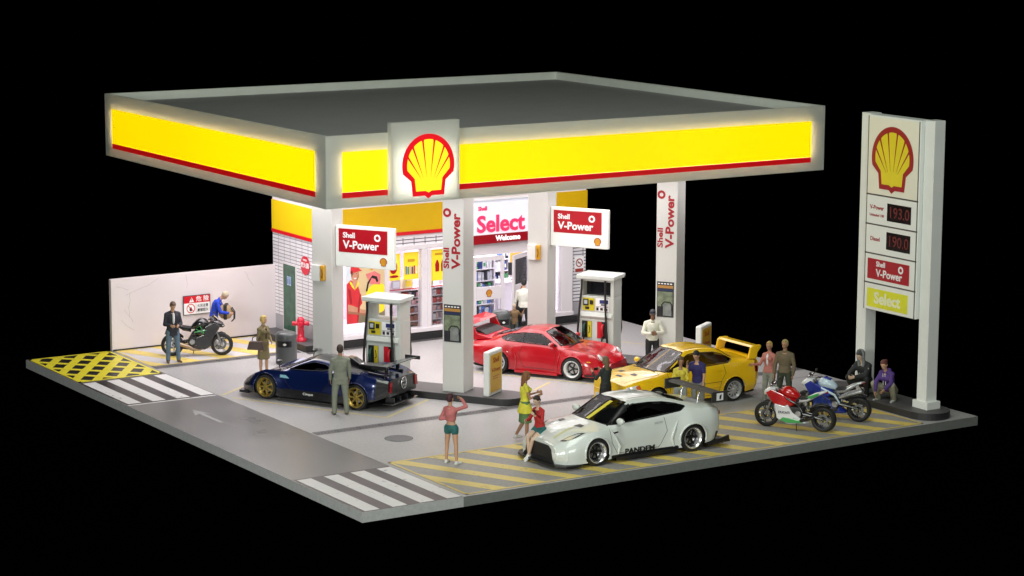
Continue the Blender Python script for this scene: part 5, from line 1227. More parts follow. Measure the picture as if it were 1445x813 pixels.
B_glass = [dict(name='side_window', xs=x_, lo=l_, hi=h_), dict(name='windscreen', full=1, xs=rng(.3, 1.2, 24), lo=tabf([(.3, 4.35), (.6, 4.15), (.95, 4.12), (1.05, 4.6), (1.2, 5.6)]), hi=const(6))]
def b_region(x, z, v, y):
    if v < 2.2 and z < .33: return 1
    if x > 2.05: return 1
    if x > 1.9 and v < 3: return 1
    if -.62 < x < .3 and v > 4.1: return 1
    if -1.5 < x < -.62 and v > 4.75: return 1
    if x < -1.98 and v < 3.0: return 1
    return 0
t, s_ = build_car(dict(name='parked_car', label='dark blue and black supercar with gold wheels on the near side of the forecourt', rows=B_rows, xr=-2.27, xf=2.4, paint=blu_p, extra=[carb], wf=(1.40, .33, .97, .26), wr=(-1.42, .345, .99, .33),
    loc=(4.97, 10.72, 0), rz=R(119), glass=B_glass, glassm=tinted('smoke_glass_light', (.9, .92, .95), .5), cabin=(-.05, .22, .3), dash=.5, rim=mat('rim_gold', (.5, .36, .08), .3, metal=.7, vary=.05), spokes=7, style='flat', rimr=.76, gap=.04, floor=.13, lipr=.014,
    region=b_region, capregion=lambda f, z: 1))
for sd in (-1, 1):
    shut(t, s_, [[(.92, .77), (.8, .5), (.6, .34)], [(-.5, .85), (-.55, .6), (-.3, .36)]], sd)
    MB().prism([(.95, .86), (-.95, .86), (-1.0, 1.0), (.95, 1.0)] if sd > 0 else [(.95, -.86), (.95, -1.0), (-1.0, -1.0), (-.95, -.86)], .06, .1).build('side_skirt', carb, t, bevel=.008)
    sidepatch(s_, [(.98, .62), (.7, .6), (.82, .68), (.99, .69)], sd, .008).build('side_vent', mat('painted_blue_glint', (.25, .5, .6), .15, coat=1), t)  # pale blue glint painted into the vent's colour
    sidepatch(s_, [(-.62, .88), (-1.0, .9), (-1.02, .8), (-.7, .76)], sd, .006).build('rear_intake', trim, t)
    mb = MB()
    for i in range(5): mb.ext(sidepatch(s_, [(-.72-i*.06, .87), (-.745-i*.06, .87), (-.755-i*.06, .8), (-.73-i*.06, .8)], sd, .012, 2))
    mb.build('intake_louvres', mat('louvre_silver', (.45, .48, .55), .3, metal=.6), t)
    p = Vector(s_.side(1.0, .77, sd)); o = MB().ball(p+Vector((0, sd*.06, .28)), .07, .12, .05, 8).build('wing_mirror', carb, t, smooth=60)
    MB().tube([p, p+Vector((.03, sd*.02, .14)), p+Vector((0, sd*.03, .26))], .014, 6).build('mirror_arm', carb, o)
    toppatch(s_, [(1.95, sd*.62), (1.6, sd*.72), (1.62, sd*.6), (1.9, sd*.48)], .008).build('headlight', lampglass, t)
    MB().prism([(2.0, .6), (2.38, .38), (2.43, .6), (2.24, .88), (1.95, .98)] if sd > 0 else [(2.0, -.6), (1.95, -.98), (2.24, -.88), (2.43, -.6), (2.38, -.38)], .1, .13).build('front_splitter', carb, t, bevel=.006)
    MB().box(2.0, 2.25, sd*.92-.01, sd*.92+.01, .1, .17).build('splitter_fence', carb, t)
    MB().prism([(sd*.71, .5), (sd*.68, .76), (sd*.56, .77), (sd*.6, .5)][::-sd], 0, .02, 0, Matrix(((0, 0, 1, -2.305), (1, 0, 0, 0), (0, 1, 0, 0), (0, 0, 0, 1)))).build('tail_light', tail_m, t)
    MB().box(-2.0, -1.9, sd*.28-.012, sd*.28+.012, .9, 1.16).build('wing_stay', carb, t)
    toppatch(s_, [(-.75, sd*.55), (-1.3, sd*.6), (-1.3, sd*.3), (-.75, sd*.25)], .008).build('deck_recess', trim, t)
    MB().tube([s_.top(x, sd*.45, .03) for x in rng(-1.5, -2.0, 5)], .035, 8).build('deck_pipe', carb, t, smooth=60)
sidetext(t, s_, 'Cinque', .085, .1, .25, 1, whitelet, .001, sx=1.3)
noseface(s_, 2.4, [(-.4, .14), (.4, .14), (.25, .3), (-.25, .3)], .02, 'grille', trim, t)
wo = MB().prism([(-1.86, 1.13), (-1.98, 1.17), (-2.25, 1.2), (-2.25, 1.18), (-2.0, 1.13)], -.84, .84, 0, Mxz).build('rear_wing', mat('wing_grey', (.07, .075, .08), .25, coat=.6), t)
for sd in (-1, 1): MB().box(-2.3, -1.84, sd*.845-.012, sd*.845+.012, 1.12, 1.215).build('end_plate', carb, wo, bevel=.004)
MB().box(-1.8, -1.0, -.18, .18, .93, 1.06).build('engine_cover', carb, t, bevel=.05)
MB().prism([(-.5, 1.1), (-.62, 1.2), (-.8, 1.18), (-1.1, 1.02), (-1.1, .96), (-.5, 1.06)], -.14, .14, 0, Mxz).build('roof_scoop', carb, t, bevel=.02)
TE = Matrix(((0, 0, -1, -2.3), (-1, 0, 0, 0), (0, 1, 0, .66), (0, 0, 0, 1)))
MB().tube([tuple(TE @ Vector((.12*math.cos(a), .15*math.sin(a), .01))) for a in rng(0, 2*PI, 28)[:-1]], .012, 6, closed=True).build('exhaust_ring', chrome, t, smooth=60)
mb = MB()
for (a, b) in ((-.045, .06), (.045, .06), (-.045, -.05), (.045, -.05)): mb.cyl((-2.29, a, .66+b), (-2.33, a, .66+b), .038, n=14)
mb.build('exhaust_pipes', steel, t)
MB().box(-2.34, -2.05, -.66, .66, .16, .19).build('rear_diffuser', carb, t, bevel=.006)
for y in (-.5, -.17, .17, .5): MB().box(-2.32, -2.05, y-.008, y+.008, .16, .34).build('diffuser_fin', carb, t)
# ================================================================== MOTORCYCLES
def loftx(st, n=14, T=None, p=2.0, mb=None, mi=0, yo=0):
    """stations (x, zc, half width, half height[, z tilt])"""
    mb = mb or MB(); vs = []
    for s in st:
        x, zc, hw, hh = s[:4]
        for k in range(n):
            a = 2*PI*k/n; c, q = math.cos(a), math.sin(a)
            vs.append((x, yo+hw*math.copysign(abs(c)**(2/p), c), zc+hh*math.copysign(abs(q)**(2/p), q)))
    N = len(st); fs = [(i*n+k, i*n+(k+1) % n, (i+1)*n+(k+1) % n, (i+1)*n+k) for i in range(N-1) for k in range(n)]+[tuple(range(n-1, -1, -1)), tuple(range((N-1)*n, N*n))]
    if st[0][0] > st[-1][0]: pass
    return mb.add(vs, fs, mi, T)
def subd(o, l=1):
    m = o.modifiers.new('s', 'SUBSURF'); m.levels = l; m.render_levels = l; return o
def bike(name, label, loc, rz, C, lean=0, style=0):
    t = thing(name, label, 'motorcycle', loc, rz, 'sports motorcycles'); t.scale = (C.get('sc', 1.08),)*3
    WB = C.get('wb', 1.42)/C.get('sc', 1.08); xf, xr = WB/2, -WB/2; rw = .30
    main, sec, acc = C['main'], C['sec'], C['acc']
    met = mat('bike_metal', (.35, .35, .36), .3, metal=.8, vary=.1); dk = mat('bike_dark', (.015, .015, .016), .4, vary=.2)
    for x, w in ((xf, .13), (xr, .21)):
        T = Matrix.Translation((x, 0, rw)) @ Matrix.Rotation(-PI/2, 4, 'X')
        ty = MB().lathe([(.205, -w*.42), (.25, -w*.5), (.285, -w*.38), (rw, -w*.1), (rw, w*.1), (.285, w*.38), (.25, w*.5), (.205, w*.42)], 36, 0, T, caps=False).build('wheel', tyre_m, t, smooth=50)
        r = MB(); r.lathe([(.215, -w*.4), (.2, -w*.3), (.2, w*.3), (.215, w*.4)], 32, 0, T, caps=False); r.cyl((x, -.06, rw), (x, .06, rw), .035, n=12)
        for k in range(C.get('sp', 5)):
            a = 2*PI*k/C.get('sp', 5)
            for da in (-.12, .12): r.tube([(x+.03*math.cos(a), 0, rw+.03*math.sin(a)), (x+.205*math.cos(a+da), 0, rw+.205*math.sin(a+da))], .014, 6)
        r.build('rim', C['rim'], ty, smooth=40)
        for sd in ((-1, 1) if x > 0 else (1,)):
            MB().lathe([(.07, 0), (.07, .006), (.125, .006), (.125, 0)], 28, 0, Matrix.Translation((x, sd*.06, rw)) @ Matrix.Rotation(-PI/2, 4, 'X'), caps=False).build('brake_disc', mat('disc_dark', (.16, .16, .165), .35, metal=.7), ty)
    hx, hz = xf-.26, .93       # steering head
    for sd in (-1, 1):
        MB().tube([(xf, sd*.095, rw), (xf-.1, sd*.095, rw+.28)], .026, 8).tube([(xf-.1, sd*.095, rw+.28), (hx+.0, sd*.095, hz-.04)], .02, 8).build('fork_leg', C.get('fork', met), t, smooth=50)
        MB().box(xf-.1, xf-.04, sd*.095-.015, sd*.095+.015, rw-.01, rw+.1).build('brake_caliper', C.get('fork', met), t, bevel=.01)
        MB().tube([(hx+.02, sd*.08, hz), (hx-.02, sd*.2, hz+.02), (hx-.1, sd*.33, hz-.01)], .016, 8).build('handlebar', dk, t, smooth=50)
        MB().tube([(hx-.04, sd*.23, hz+.01), (hx-.1, sd*.33, hz-.01)], .021, 8).build('grip', black, t, smooth=50)
        q = MB().tube([(hx+.1, sd*.12, hz+.06), (hx+.06, sd*.24, hz+.17)], .009, 6).build('mirror_stalk', dk, t); MB().ball((hx+.05, sd*.27, hz+.18), .03, .065, .035, 6).build('mirror', dk, q, smooth=60)
        MB().tube([(.02, sd*.1, .3), (-.03, sd*.2, .3)], .012, 6).build('footrest', met, t)
    loftx([(xf+.16, rw+.16, .03, .02), (xf+.1, rw+.26, .06, .05), (xf, rw+.3, .065, .05), (xf-.12, rw+.27, .06, .05), (xf-.2, rw+.2, .04, .03)]).build('front_mudguard', C.get('mud', dk), t, smooth=70)
    # frame, swingarm, engine
    for sd in (-1, 1):
        MB().tube([(hx, sd*.05, hz-.08), (hx-.15, sd*.13, hz-.16), (-.1, sd*.14, .62), (-.22, sd*.12, .42)], .03, 8).build('frame_rail', C['frame'], t, smooth=50)
        if C.get('trellis'):
            MB().tube([(hx-.02, sd*.1, hz-.12), (hx-.2, sd*.17, hz-.3), (hx-.42, sd*.17, hz-.18), (hx-.3, sd*.17, hz-.1), (hx-.2, sd*.17, hz-.3)], .012, 6).tube([(hx-.0, sd*.16, hz-.2), (-.06, sd*.18, .66)], .013, 6).build('trellis_tube', C['trellis'], t, smooth=50)
        MB().tube([(-.2, sd*.1, .4), (-.45, sd*.11, .36), (xr, sd*.11, rw)], [.035, .03, .022], 8).build('swingarm', C.get('swing', met), t, smooth=50)
    MB().box(-.2, .24, -.16, .16, .22, .56).build('engine', dk, t, bevel=.05)
    for sd in (-1, 1): MB().cyl((-.12, sd*.15, .4), (-.12, sd*.18, .4), .075, n=20).build('engine_cover', C.get('cover', met), t, bevel=.01)
    # exhaust
    ex = MB()
    for y in (-.09, -.03, .03, .09): ex.tube([(.22, y, .5), (.32, y, .4), (.28, y, .22), (.1, y*.7, .17)], .02, 6)
    ex.build('exhaust_header', C.get('exm', met), t, smooth=50)
    if C['ex'] == 'high': 
        for sd in (-1, 1): MB().tube([(-.2, sd*.08, .55), (-.45, sd*.1, .66), (-.75, sd*.1, .76)], [.03, .045, .05], 10).build('silencer', C.get('exm', met), t, smooth=50)
    else:
        for sd in ((-1, 1) if C['ex'] == 'both' else (C.get('exside', -1),)): MB().tube([(.1, sd*.05, .17), (-.12, sd*.12, .2), (-.25, sd*.18, .28), (-.5, sd*.19, .36)], [.03, .05, .06, .05], 10).build('silencer', C.get('exm', met), t, smooth=50)
    # tank, seat, tail
    loftx([(hx-.08, .86, .07, .05), (hx-.14, .88, .15, .11), (hx-.25, .885, .18, .13), (hx-.4, .85, .165, .12), (hx-.5, .8, .11, .085), (hx-.55, .77, .08, .05)], 16).build('fuel_tank', C['tank'], t, smooth=80)
    if C.get('tank2'): loftx([(hx-.16, .95, .08, .05), (hx-.26, .98, .11, .05), (hx-.4, .94, .09, .045)], 12).build('tank_cover', C['tank2'], t, smooth=80)
    loftx([(hx-.5, .765, .08, .03), (hx-.6, .755, .13, .045), (hx-.75, .775, .14, .045), (hx-.85, .81, .1, .04)], 14, p=2.6).build('seat', mat('seat_black', (.02, .02, .021), .7, vary=.2), t, smooth=80)
    tl = [(hx-.55, .69, .1, .05), (hx-.75, .75, .13, .07), (hx-.92, .85, .11, .06), (hx-1.1, .93, .07, .035), (hx-1.2, .96, .02, .012)]
    q = loftx(tl, 14, p=2.4).build('tail_fairing', C['tail'], t, smooth=80)
    MB().box(hx-1.21, hx-1.17, -.05, .05, .92, .95).build('tail_light', tail_m, q)
    if C.get('tailpatch'):
        for sd in (-1, 1): loftx([(hx-.72, .78, .012, .02), (hx-.85, .82, .012, .04), (hx-1.02, .9, .012, .028)], 8, yo=sd*.115).build('tail_panel', C['tailpatch'], t, smooth=80)
    MB().tube([(hx-1.05, 0, .88), (hx-1.2, 0, .72), (hx-1.24, 0, .6)], .012, 6).build('plate_bracket', dk, t)
    # nose and fairing sides
    loftx([(hx+.34, .8, .02, .02), (hx+.3, .82, .1, .07), (hx+.2, .86, .15, .1), (hx+.08, .88, .16, .1), (hx-.0, .88, .13, .06)], 14, p=2.2).build('nose_fairing', C.get('nose', main), t, smooth=80)
    loftx([(hx+.22, .92, .04, .02), (hx+.14, 1.0, .09, .05), (hx+.04, 1.08, .08, .03)], 12).build('windscreen', tinted('bike_screen', (.3, .3, .32), .6) if 'bike_screen' not in bpy.data.materials else bpy.data.materials['bike_screen'], t, smooth=80)
    loftx([(hx+.2, .8, .1, .09), (hx+.05, .72, .155, .17), (hx-.15, .66, .175, .2), (hx-.32, .64, .165, .14), (hx-.45, .66, .12, .07)], 16, p=2.5).build('upper_cowl', main, t, smooth=80)
    loftx([(hx+.06, .5, .1, .1), (hx-.1, .4, .165, .2), (hx-.3, .34, .175, .17), (hx-.55, .27, .15, .11), (hx-.78, .22, .08, .04)], 16, p=2.5).build('belly_pan', sec, t, smooth=80)
    loftx([(-.36, .5, .05, .04), (-.5, .6, .09, .05), (-.66, .64, .095, .035), (-.85, .6, .08, .02)], 12).build('rear_mudguard', dk, t, smooth=80)
    for sd in (-1, 1): MB().ball((hx+.29, sd*.065, .82), .03, .045, .022, 6).build('headlight', lampglass, t, smooth=60)
    def side(pts, nm, m, y0, th=.02):
        for sd in (-1, 1):
            o = MB().prism([(x, z) for x, z in pts], sd*y0-th/2-.012, sd*y0+th/2+.012, 0, Matrix(((1, 0, 0, 0), (0, 0, 1, 0), (0, 1, 0, 0), (0, 0, 0, 1)))).build(nm, m, t, bevel=.016, segs=3)
    if style != 2:
        side([(hx+.24, .84), (hx+.1, .93), (hx-.2, .82), (hx-.3, .66), (hx-.22, .56), (hx+.05, .6)], 'side_fairing', main, .165)
        side([(hx+.02, .6), (hx-.22, .56), (hx-.3, .6), (hx-.42, .42), (hx-.62, .3), (hx-.78, .2), (hx-.3, .15), (hx-.04, .26)], 'lower_fairing', sec, .17)
        if acc: side([(hx-.1, .22), (hx-.2, .3), (hx-.58, .27), (hx-.7, .2), (hx-.3, .165)], 'belly_stripe', acc, .185, .012)
    else:
        side([(hx+.22, .82), (hx+.08, .92), (hx-.18, .8), (hx-.2, .6), (hx-.02, .42), (hx+.1, .6)], 'side_fairing', main, .155)
        side([(hx-.02, .46), (hx-.2, .6), (hx-.42, .5), (hx-.5, .3), (hx-.2, .18), (hx+.02, .3)], 'lower_fairing', sec, .15)
    MB().tube([(-.06, .12, .28), (-.12, .26, .012)], .011, 6).build('side_stand', dk, t)
    if C.get('text'):
        for sd in (-1, 1):
            F = frame((hx-.22, sd*.2, .41), (-sd, 0, 0), (0, 0, 1)); text_mb(C['text'], .075, F, .004, .002).build('lettering', black, t)
    return t
bk = mat('bike_black', (.012, .012, .013), .22, coat=.8, vary=.15); bred = mat('bike_red', (.5, .008, .01), .25, coat=1, vary=.03); bwhite = mat('bike_white', (.68, .69, .7), .3, coat=.8, vary=.03)
bgreen = mat('bike_green', (.03, .3, .06), .3, coat=.6); bblue = mat('bike_blue', (.01, .03, .28), .25, coat=1, vary=.04); bpale = mat('bike_pale_blue', (.5, .62, .7), .28, coat=.9, vary=.04)
silver = mat('bike_silver', (.55, .56, .58), .28, metal=.6, vary=.06)
bike('motorcycle', 'black sports motorcycle with green frame tubes by the low white wall', (4.46, 17.80, 0), R(-28.3), dict(main=bk, sec=bk, acc=None, tank=bk, tail=bk, frame=bk, trellis=bgreen, rim=silver, ex='low', wb=1.42, tank2=bk, exm=mat('exhaust_bronze', (.4, .3, .2), .35, metal=.7), swing=bk), 0, 2)
bike('motorcycle', 'red, white and green sports motorcycle nearest the front edge', (13.21, 1.36, 0), R(123), dict(main=bred, sec=bwhite, acc=bgreen, tank=bred, tail=bwhite, tailpatch=bgreen, frame=bk, rim=bk, ex='both', exm=bk, swing=bk, wb=1.50, text='DUCATI', nose=bwhite), 0, 1)
bike('motorcycle', 'blue, white and pale blue sports motorcycle beside the seated pair', (14.72, 1.75, 0), R(125), dict(main=bblue, sec=bblue, acc=None, tank=bpale, tank2=bblue, tail=silver, frame=bpale, rim=bk, ex='high', exm=silver, swing=bk, wb=1.45, nose=bwhite, fork=silver), 0, 2)
# ================================================================== PEOPLE: one continuous remeshed body, clothes over it. local +x is where the person faces
def remesh(mb, name, m, par, vox=.012, smooth=4, mats=None):
    me = bpy.data.meshes.new(name); me.from_pydata([tuple(v) for v in mb.v], [], mb.f); me.update()
    o = bpy.data.objects.new(name, me); col.objects.link(o)
    r = o.modifiers.new('r', 'REMESH'); r.mode = 'VOXEL'; r.voxel_size = vox; r.use_smooth_shade = True
    s = o.modifiers.new('s', 'SMOOTH'); s.iterations = smooth; s.factor = .5
    dg = bpy.context.evaluated_depsgraph_get(); ev = o.evaluated_get(dg); me2 = bpy.data.meshes.new_from_object(ev)
    bpy.data.objects.remove(o); bpy.data.meshes.remove(me); me2.name = name
    me2.materials.clear(); me2.materials.append(m)
    q = bpy.data.objects.new(name, me2); col.objects.link(q)
    if par: q.parent = par
    return q
def cone(mb, a, b, ra, rb, n=12):
    a = Vector(a); b = Vector(b)
    if (b-a).length > 1e-5: mb.cyl(a, b, ra, rb, n)
    mb.ball(a, ra, n=7); mb.ball(b, rb, n=7); return mb
def limb(mb, pts, rs, k=3):
    for i in range(len(pts)-1): cone(mb, pts[i], pts[i+1], rs[i], rs[i+1])
def vec(v, L): return Vector(v).normalized()*L
class P: pass
def solve_pose(S):
    s = S.get('h', 1.75)/1.75; p = P(); p.s = s; fem = S.get('fem', False); p.fem = fem
    p.hip = Vector(S.get('hip', (0, 0, .93)))*s
    lean, roll, twist = R(S.get('lean', 0)), R(S.get('roll', 0)), R(S.get('twist', 0))
    p.M = Matrix.Rotation(twist, 3, 'Z') @ Matrix.Rotation(lean, 3, 'Y') @ Matrix.Rotation(roll, 3, 'X')
    up = p.M @ Vector((0, 0, 1)); lat = p.M @ Vector((0, 1, 0)); p.fwd = p.M @ Vector((1, 0, 0)); p.up = up; p.lat = lat
    bend = R(S.get('bend', 0)); M2 = p.M @ Matrix.Rotation(bend, 3, 'Y'); up2 = M2 @ Vector((0, 0, 1))
    p.waist = p.hip+up*.14*s; p.chest = p.waist+(up*.5+up2*.5).normalized()*.19*s; p.neck = p.chest+up2*.2*s; p.M2 = M2
    lat2 = M2 @ Vector((0, 1, 0)); f2 = M2 @ Vector((1, 0, 0)); sw = (.15 if fem else .175)*s*S.get('shw', 1)
    p.sh = {d: p.neck-up2*.078*s+lat2*sw*d for d in (-1, 1)}
    hy = R(S.get('hyaw', 0)); hp = R(S.get('hpitch', 0)); p.MH = M2 @ Matrix.Rotation(hy, 3, 'Z') @ Matrix.Rotation(hp, 3, 'Y')
    p.head = p.neck+up2*.085*s+p.MH @ Vector((.02, 0, .115))*s
    p.el = {}; p.ha = {}; p.kn = {}; p.an = {}; p.hj = {}
    A = {1: S.get('armL', ((0, .15, -1), (.1, 0, -1))), -1: S.get('armR', ((0, -.15, -1), (.1, 0, -1)))}
    L = {1: S.get('legL', ((0, .05, -1), (0, .02, -1))), -1: S.get('legR', ((0, -.05, -1), (0, -.02, -1)))}
    p.hdir = {}
    for d in (-1, 1):
        p.el[d] = p.sh[d]+vec(A[d][0], .285*s); p.ha[d] = p.el[d]+vec(A[d][1], .25*s); p.hdir[d] = Vector(A[d][2] if len(A[d]) > 2 else A[d][1]).normalized()
        p.hj[d] = p.hip+lat*d*.095*s-up*.03*s
        p.kn[d] = p.hj[d]+vec(L[d][0], .425*s); p.an[d] = p.kn[d]+vec(L[d][1], .40*s)
        
    p.foot = {1: S.get('footL', (1, .2, -.0)), -1: S.get('footR', (1, -.2, -.0))}
    return p
def hand(mb, w, d, s, side, palm_n=None, curl=.5):
    d = d.normalized(); n = Vector(palm_n) if palm_n else Vector((0, -side, 0)); n = (n-d*n.dot(d))
    n = n.normalized() if n.length > .05 else d.orthogonal().normalized()
    l = d.cross(n)           # across the palm
    c = w+d*.045*s
    for k in (-1.2, -.4, .4, 1.2): cone(mb, w+l*k*.012*s, w+d*.085*s+l*k*.019*s, .014*s, .0125*s, 8)
    for k, L_ in ((-1.5, .062), (-.5, .075), (.5, .07), (1.5, .055)):
        b = w+d*.088*s+l*k*.0205*s; m_ = b+(d+l*k*.05)*L_*.5*s+n*curl*.012*s; e = m_+(d*.8+n*curl)*L_*.5*s
        cone(mb, b, m_, .0095*s, .009*s, 6); cone(mb, m_, e, .009*s, .0075*s, 6)
    t0 = w+d*.025*s-l*.026*s; t1 = t0+(d*.6-l*.7+n*.4).normalized()*.04*s; t2 = t1+(d*.9-l*.2+n*.3).normalized()*.032*s
    cone(mb, t0, t1, .0125*s, .0105*s, 6); cone(mb, t1, t2, .0105*s, .0085*s, 6)
def trunk(mb, p, g=0, z0=-.06, z1=1, chestw=1, bust=0):
    s = p.s; f = p.fem
    st = [(-.1, .085, .12 if not f else .13), (-.02, .105, .155 if not f else .165), (.07, .1, .148 if not f else .142), (.16, .09, .135 if not f else .115), (.25, .105, .15 if not f else .128), (.35, .118, .17 if not f else .145), (.42, .11, .172 if not f else .148), (.47, .09, .14 if not f else .12), (.51, .065, .085), (.545, .05, .055)]
    vs = []; n = 20; used = 0; L = .53
    for (u, rx, ry) in st:
        if u < z0 or u > z1: continue
        if u < .14: c = p.hip+p.up*u*s; M_ = p.M
        else:
            t = min(1, (u-.14)/.39); c = p.waist.lerp(p.chest, min(1, (u-.14)/.19)) if u < .33 else p.chest.lerp(p.neck, (u-.33)/.2); M_ = p.M2 if t > .5 else p.M
        rx = (rx+g)*s*chestw; ry = (ry+g)*s*chestw
        for k in range(n):
            a = 2*PI*k/n; vs.append(c+M_ @ Vector((rx*math.cos(a), ry*math.sin(a), 0)))
        used += 1
    fs = [(i*n+k, i*n+(k+1) % n, (i+1)*n+(k+1) % n, (i+1)*n+k) for i in range(used-1) for k in range(n)]+[tuple(range(n-1, -1, -1)), tuple(range((used-1)*n, used*n))]
    mb.add(vs, fs)
    for d in (-1, 1):
        if z1 > .4: cone(mb, p.neck+p.M2 @ Vector((-.01, d*.03, -.03))*s, p.sh[d], (.045+g)*s*.9, (.05+g)*s*.9)
    if f and bust:
        for d in (-1, 1): mb.ball(p.chest+p.M2 @ Vector((.09, d*.062, .045))*s, (.058+g)*s, n=8)
def cloth(name, c, rough=.75, bump=.9, vary=.14): return mat(name, c, rough, vary=vary, scale=6, bump=bump, bscale=11)
def person(label, loc, rz, S, group='miniature people around the forecourt'):
    p = solve_pose(S); s = p.s; fem = p.fem
    t = thing('person', label, 'person', loc, R(rz), group)
    skin = mat('skin_'+S.get('skin', 'light'), {'light': (.52, .3, .19), 'tan': (.36, .19, .11), 'pale': (.6, .42, .3), 'dark': (.2, .1, .055)}[S.get('skin', 'light')], .55, vary=.06, scale=10)
    b = MB(); trunk(b, p, -.012)
    cone(b, p.neck-p.M2 @ Vector((0, 0, .04))*s, p.head-p.MH @ Vector((.015, 0, .06))*s, .05*s if fem else .057*s, .048*s)
    H = p.MH.to_4x4(); H.translation = p.head; H = H @ Matrix.Diagonal((s, s, s, 1))
    b.ball((0, 0, .012), .096, .077, .105, 10, 0, H); b.ball((.022, 0, -.06), .066, .055, .055, 8, 0, H)
    b.ball((.095, 0, -.022), .016, .012, .022, 6, 0, H); b.ball((.087, 0, -.062), .012, .026, .008, 6, 0, H); b.ball((.08, 0, .018), .02, .05, .012, 6, 0, H)
    for d in (-1, 1): b.ball((-.005, d*.078, -.012), .02, .012, .03, 6, 0, H)
    for d in (-1, 1):
        limb(b, [p.sh[d], p.el[d], p.ha[d]], [.05*s, .037*s, .026*s] if not fem else [.042*s, .032*s, .023*s])
        hand(b, p.ha[d], p.hdir[d], s, d, S.get('palm', {}).get(d), S.get('curl', .5))
        limb(b, [p.hj[d], p.hj[d].lerp(p.kn[d], .5), p.kn[d], p.kn[d].lerp(p.an[d], .35), p.an[d]], [.088*s, .072*s, .052*s, .05*s, .034*s])
        f = Vector(p.foot[d]).normalized(); cone(b, p.an[d]-Vector((0, 0, .03))*s, p.an[d]+f*.13*s-Vector((0, 0, .045))*s, .034*s, .026*s)
    remesh(b, 'body', skin, t, .0095*max(s, .7), 2)
    for d in (-1, 1): MB().ball((.089, d*.03, .0), .008, .012, .007, 5, 0, H).build('eye', mat('eye_dark', (.02, .015, .012), .3), t)
    MB().ball((.097, 0, -.063), .006, .022, .005, 5, 0, H).build('mouth', mat('lips', (.35, .1, .08), .5), t)
    # shoes
    if S.get('shoes'):
        sm = cloth('shoes_'+S['shoes'][0], S['shoes'][1], .45, .05)
        for d in (-1, 1):
            f = Vector(p.foot[d]).normalized(); a = p.an[d]; q = MB(); heel = a-f*.025*s-Vector((0, 0, .052))*s
            cone(q, heel, a+f*.155*s-Vector((0, 0, .052))*s, .043*s, .038*s); cone(q, a-Vector((0, 0, .012))*s, a+f*.05*s-Vector((0, 0, .042))*s, .047*s, .047*s)
            zmin = min(v[2] for v in q.v)
            remesh(q, 'shoe', sm, t, .013*max(s, .7), 3)
    # lower clothing
    lw = S.get('lower')
    if lw:
        kind, nm, c = lw; m = cloth(kind+'_'+nm, c); q = MB(); trunk(q, p, .012, -.12, .13)
        if kind in ('trousers', 'jeans'):
            w = S.get('legw', 1)
            for d in (-1, 1): limb(q, [p.hj[d], p.hj[d].lerp(p.kn[d], .5), p.kn[d], p.kn[d].lerp(p.an[d], .5), p.an[d]-Vector((0, 0, .012))*s], [.1*s*w, .088*s*w, .07*s*w, .066*s*w, .062*s*w])
        if kind == 'shorts':
            for d in (-1, 1): limb(q, [p.hj[d], p.hj[d].lerp(p.kn[d], S.get('shortl', .3))], [.105*s, .098*s])
        if kind == 'skirt':
            e = S.get('skirtl', .5); n = 24; vs = []
            kc = (p.kn[1]+p.kn[-1])/2; hc = p.hip; end = hc.lerp(kc, e*2) if e <= .5 else kc+(((p.an[1]+p.an[-1])/2)-kc)*(e-.5)*2
            w = S.get('skirtw', 1)
            for u in (0, .25, .5, .75, 1):
                c_ = (hc+p.up*.1*s).lerp(end, u); rx = (.125+.04*u*w)*s; ry = (.172+.03*math.sin(u*2)*w)*s
                for k in range(n):
                    a = 2*PI*k/n; fl = 1+.05*math.sin(a*7)*u; vs.append(c_+Vector((rx*fl*math.cos(a), ry*fl*math.sin(a), 0)))
            q.add(vs, [(i*n+k, i*n+(k+1) % n, (i+1)*n+(k+1) % n, (i+1)*n+k) for i in range(4) for k in range(n)]+[tuple(range(n-1, -1, -1)), tuple(range(4*n, 5*n))])
        remesh(q, kind, m, t, .015*max(s, .7), 4)
    # upper clothing
    tp = S.get('top')
    if tp:
        kind, nm, c = tp[:3]; m = cloth(kind+'_'+nm, c); g = {'jacket': .028, 'coat': .032, 'hoodie': .034, 'jumper': .022, 'shirt': .014, 'dress': .016, 't_shirt': .018}[kind]
        q = MB(); lo = {'coat': -.12, 'jacket': -.12, 'hoodie': -.03, 'jumper': -.03, 'shirt': -.03, 't_shirt': -.03, 'dress': -.12}[kind]
        if S.get('crop'): lo = .1
        trunk(q, p, g, lo, .5, bust=1)
        sl = {'t_shirt': .6, 'dress': .35}.get(kind, 1.9) if 'sleeve' not in S else S['sleeve']
        for d in (-1, 1):
            r0, r1, r2 = ((.06, .053, .043) if kind != 'hoodie' else (.07, .068, .052)); r0, r1, r2 = [x*s*(.86 if fem else 1) for x in (r0, r1, r2)]
            if sl <= 1: limb(q, [p.sh[d], p.sh[d].lerp(p.el[d], sl)], [r0, r1*1.05])
            else: limb(q, [p.sh[d], p.el[d], p.el[d].lerp(p.ha[d], min(1, sl-1)+.0)], [r0, r1, r2])
        if kind in ('coat', 'dress', 'jacket'):
            e = {'coat': S.get('coatl', .95), 'dress': S.get('dressl', .8), 'jacket': .33}[kind]; n = 22; vs = []; kc = (p.kn[1]+p.kn[-1])/2; fl0 = {'coat': .045, 'dress': .09, 'jacket': .012}[kind]
            for u in (0, .3, .65, 1):
                c_ = (p.hip+p.up*.1*s).lerp(p.hip.lerp(kc, e), u); rx = (.118+fl0*u)*s; ry = (.158+fl0*u)*s
                for k in range(n):
                    a = 2*PI*k/n; ff = 1+(.06*math.sin(a*6)*u if kind == 'dress' else .0); vs.append(c_+p.M @ Vector((rx*ff*math.cos(a), ry*ff*math.sin(a), 0)))
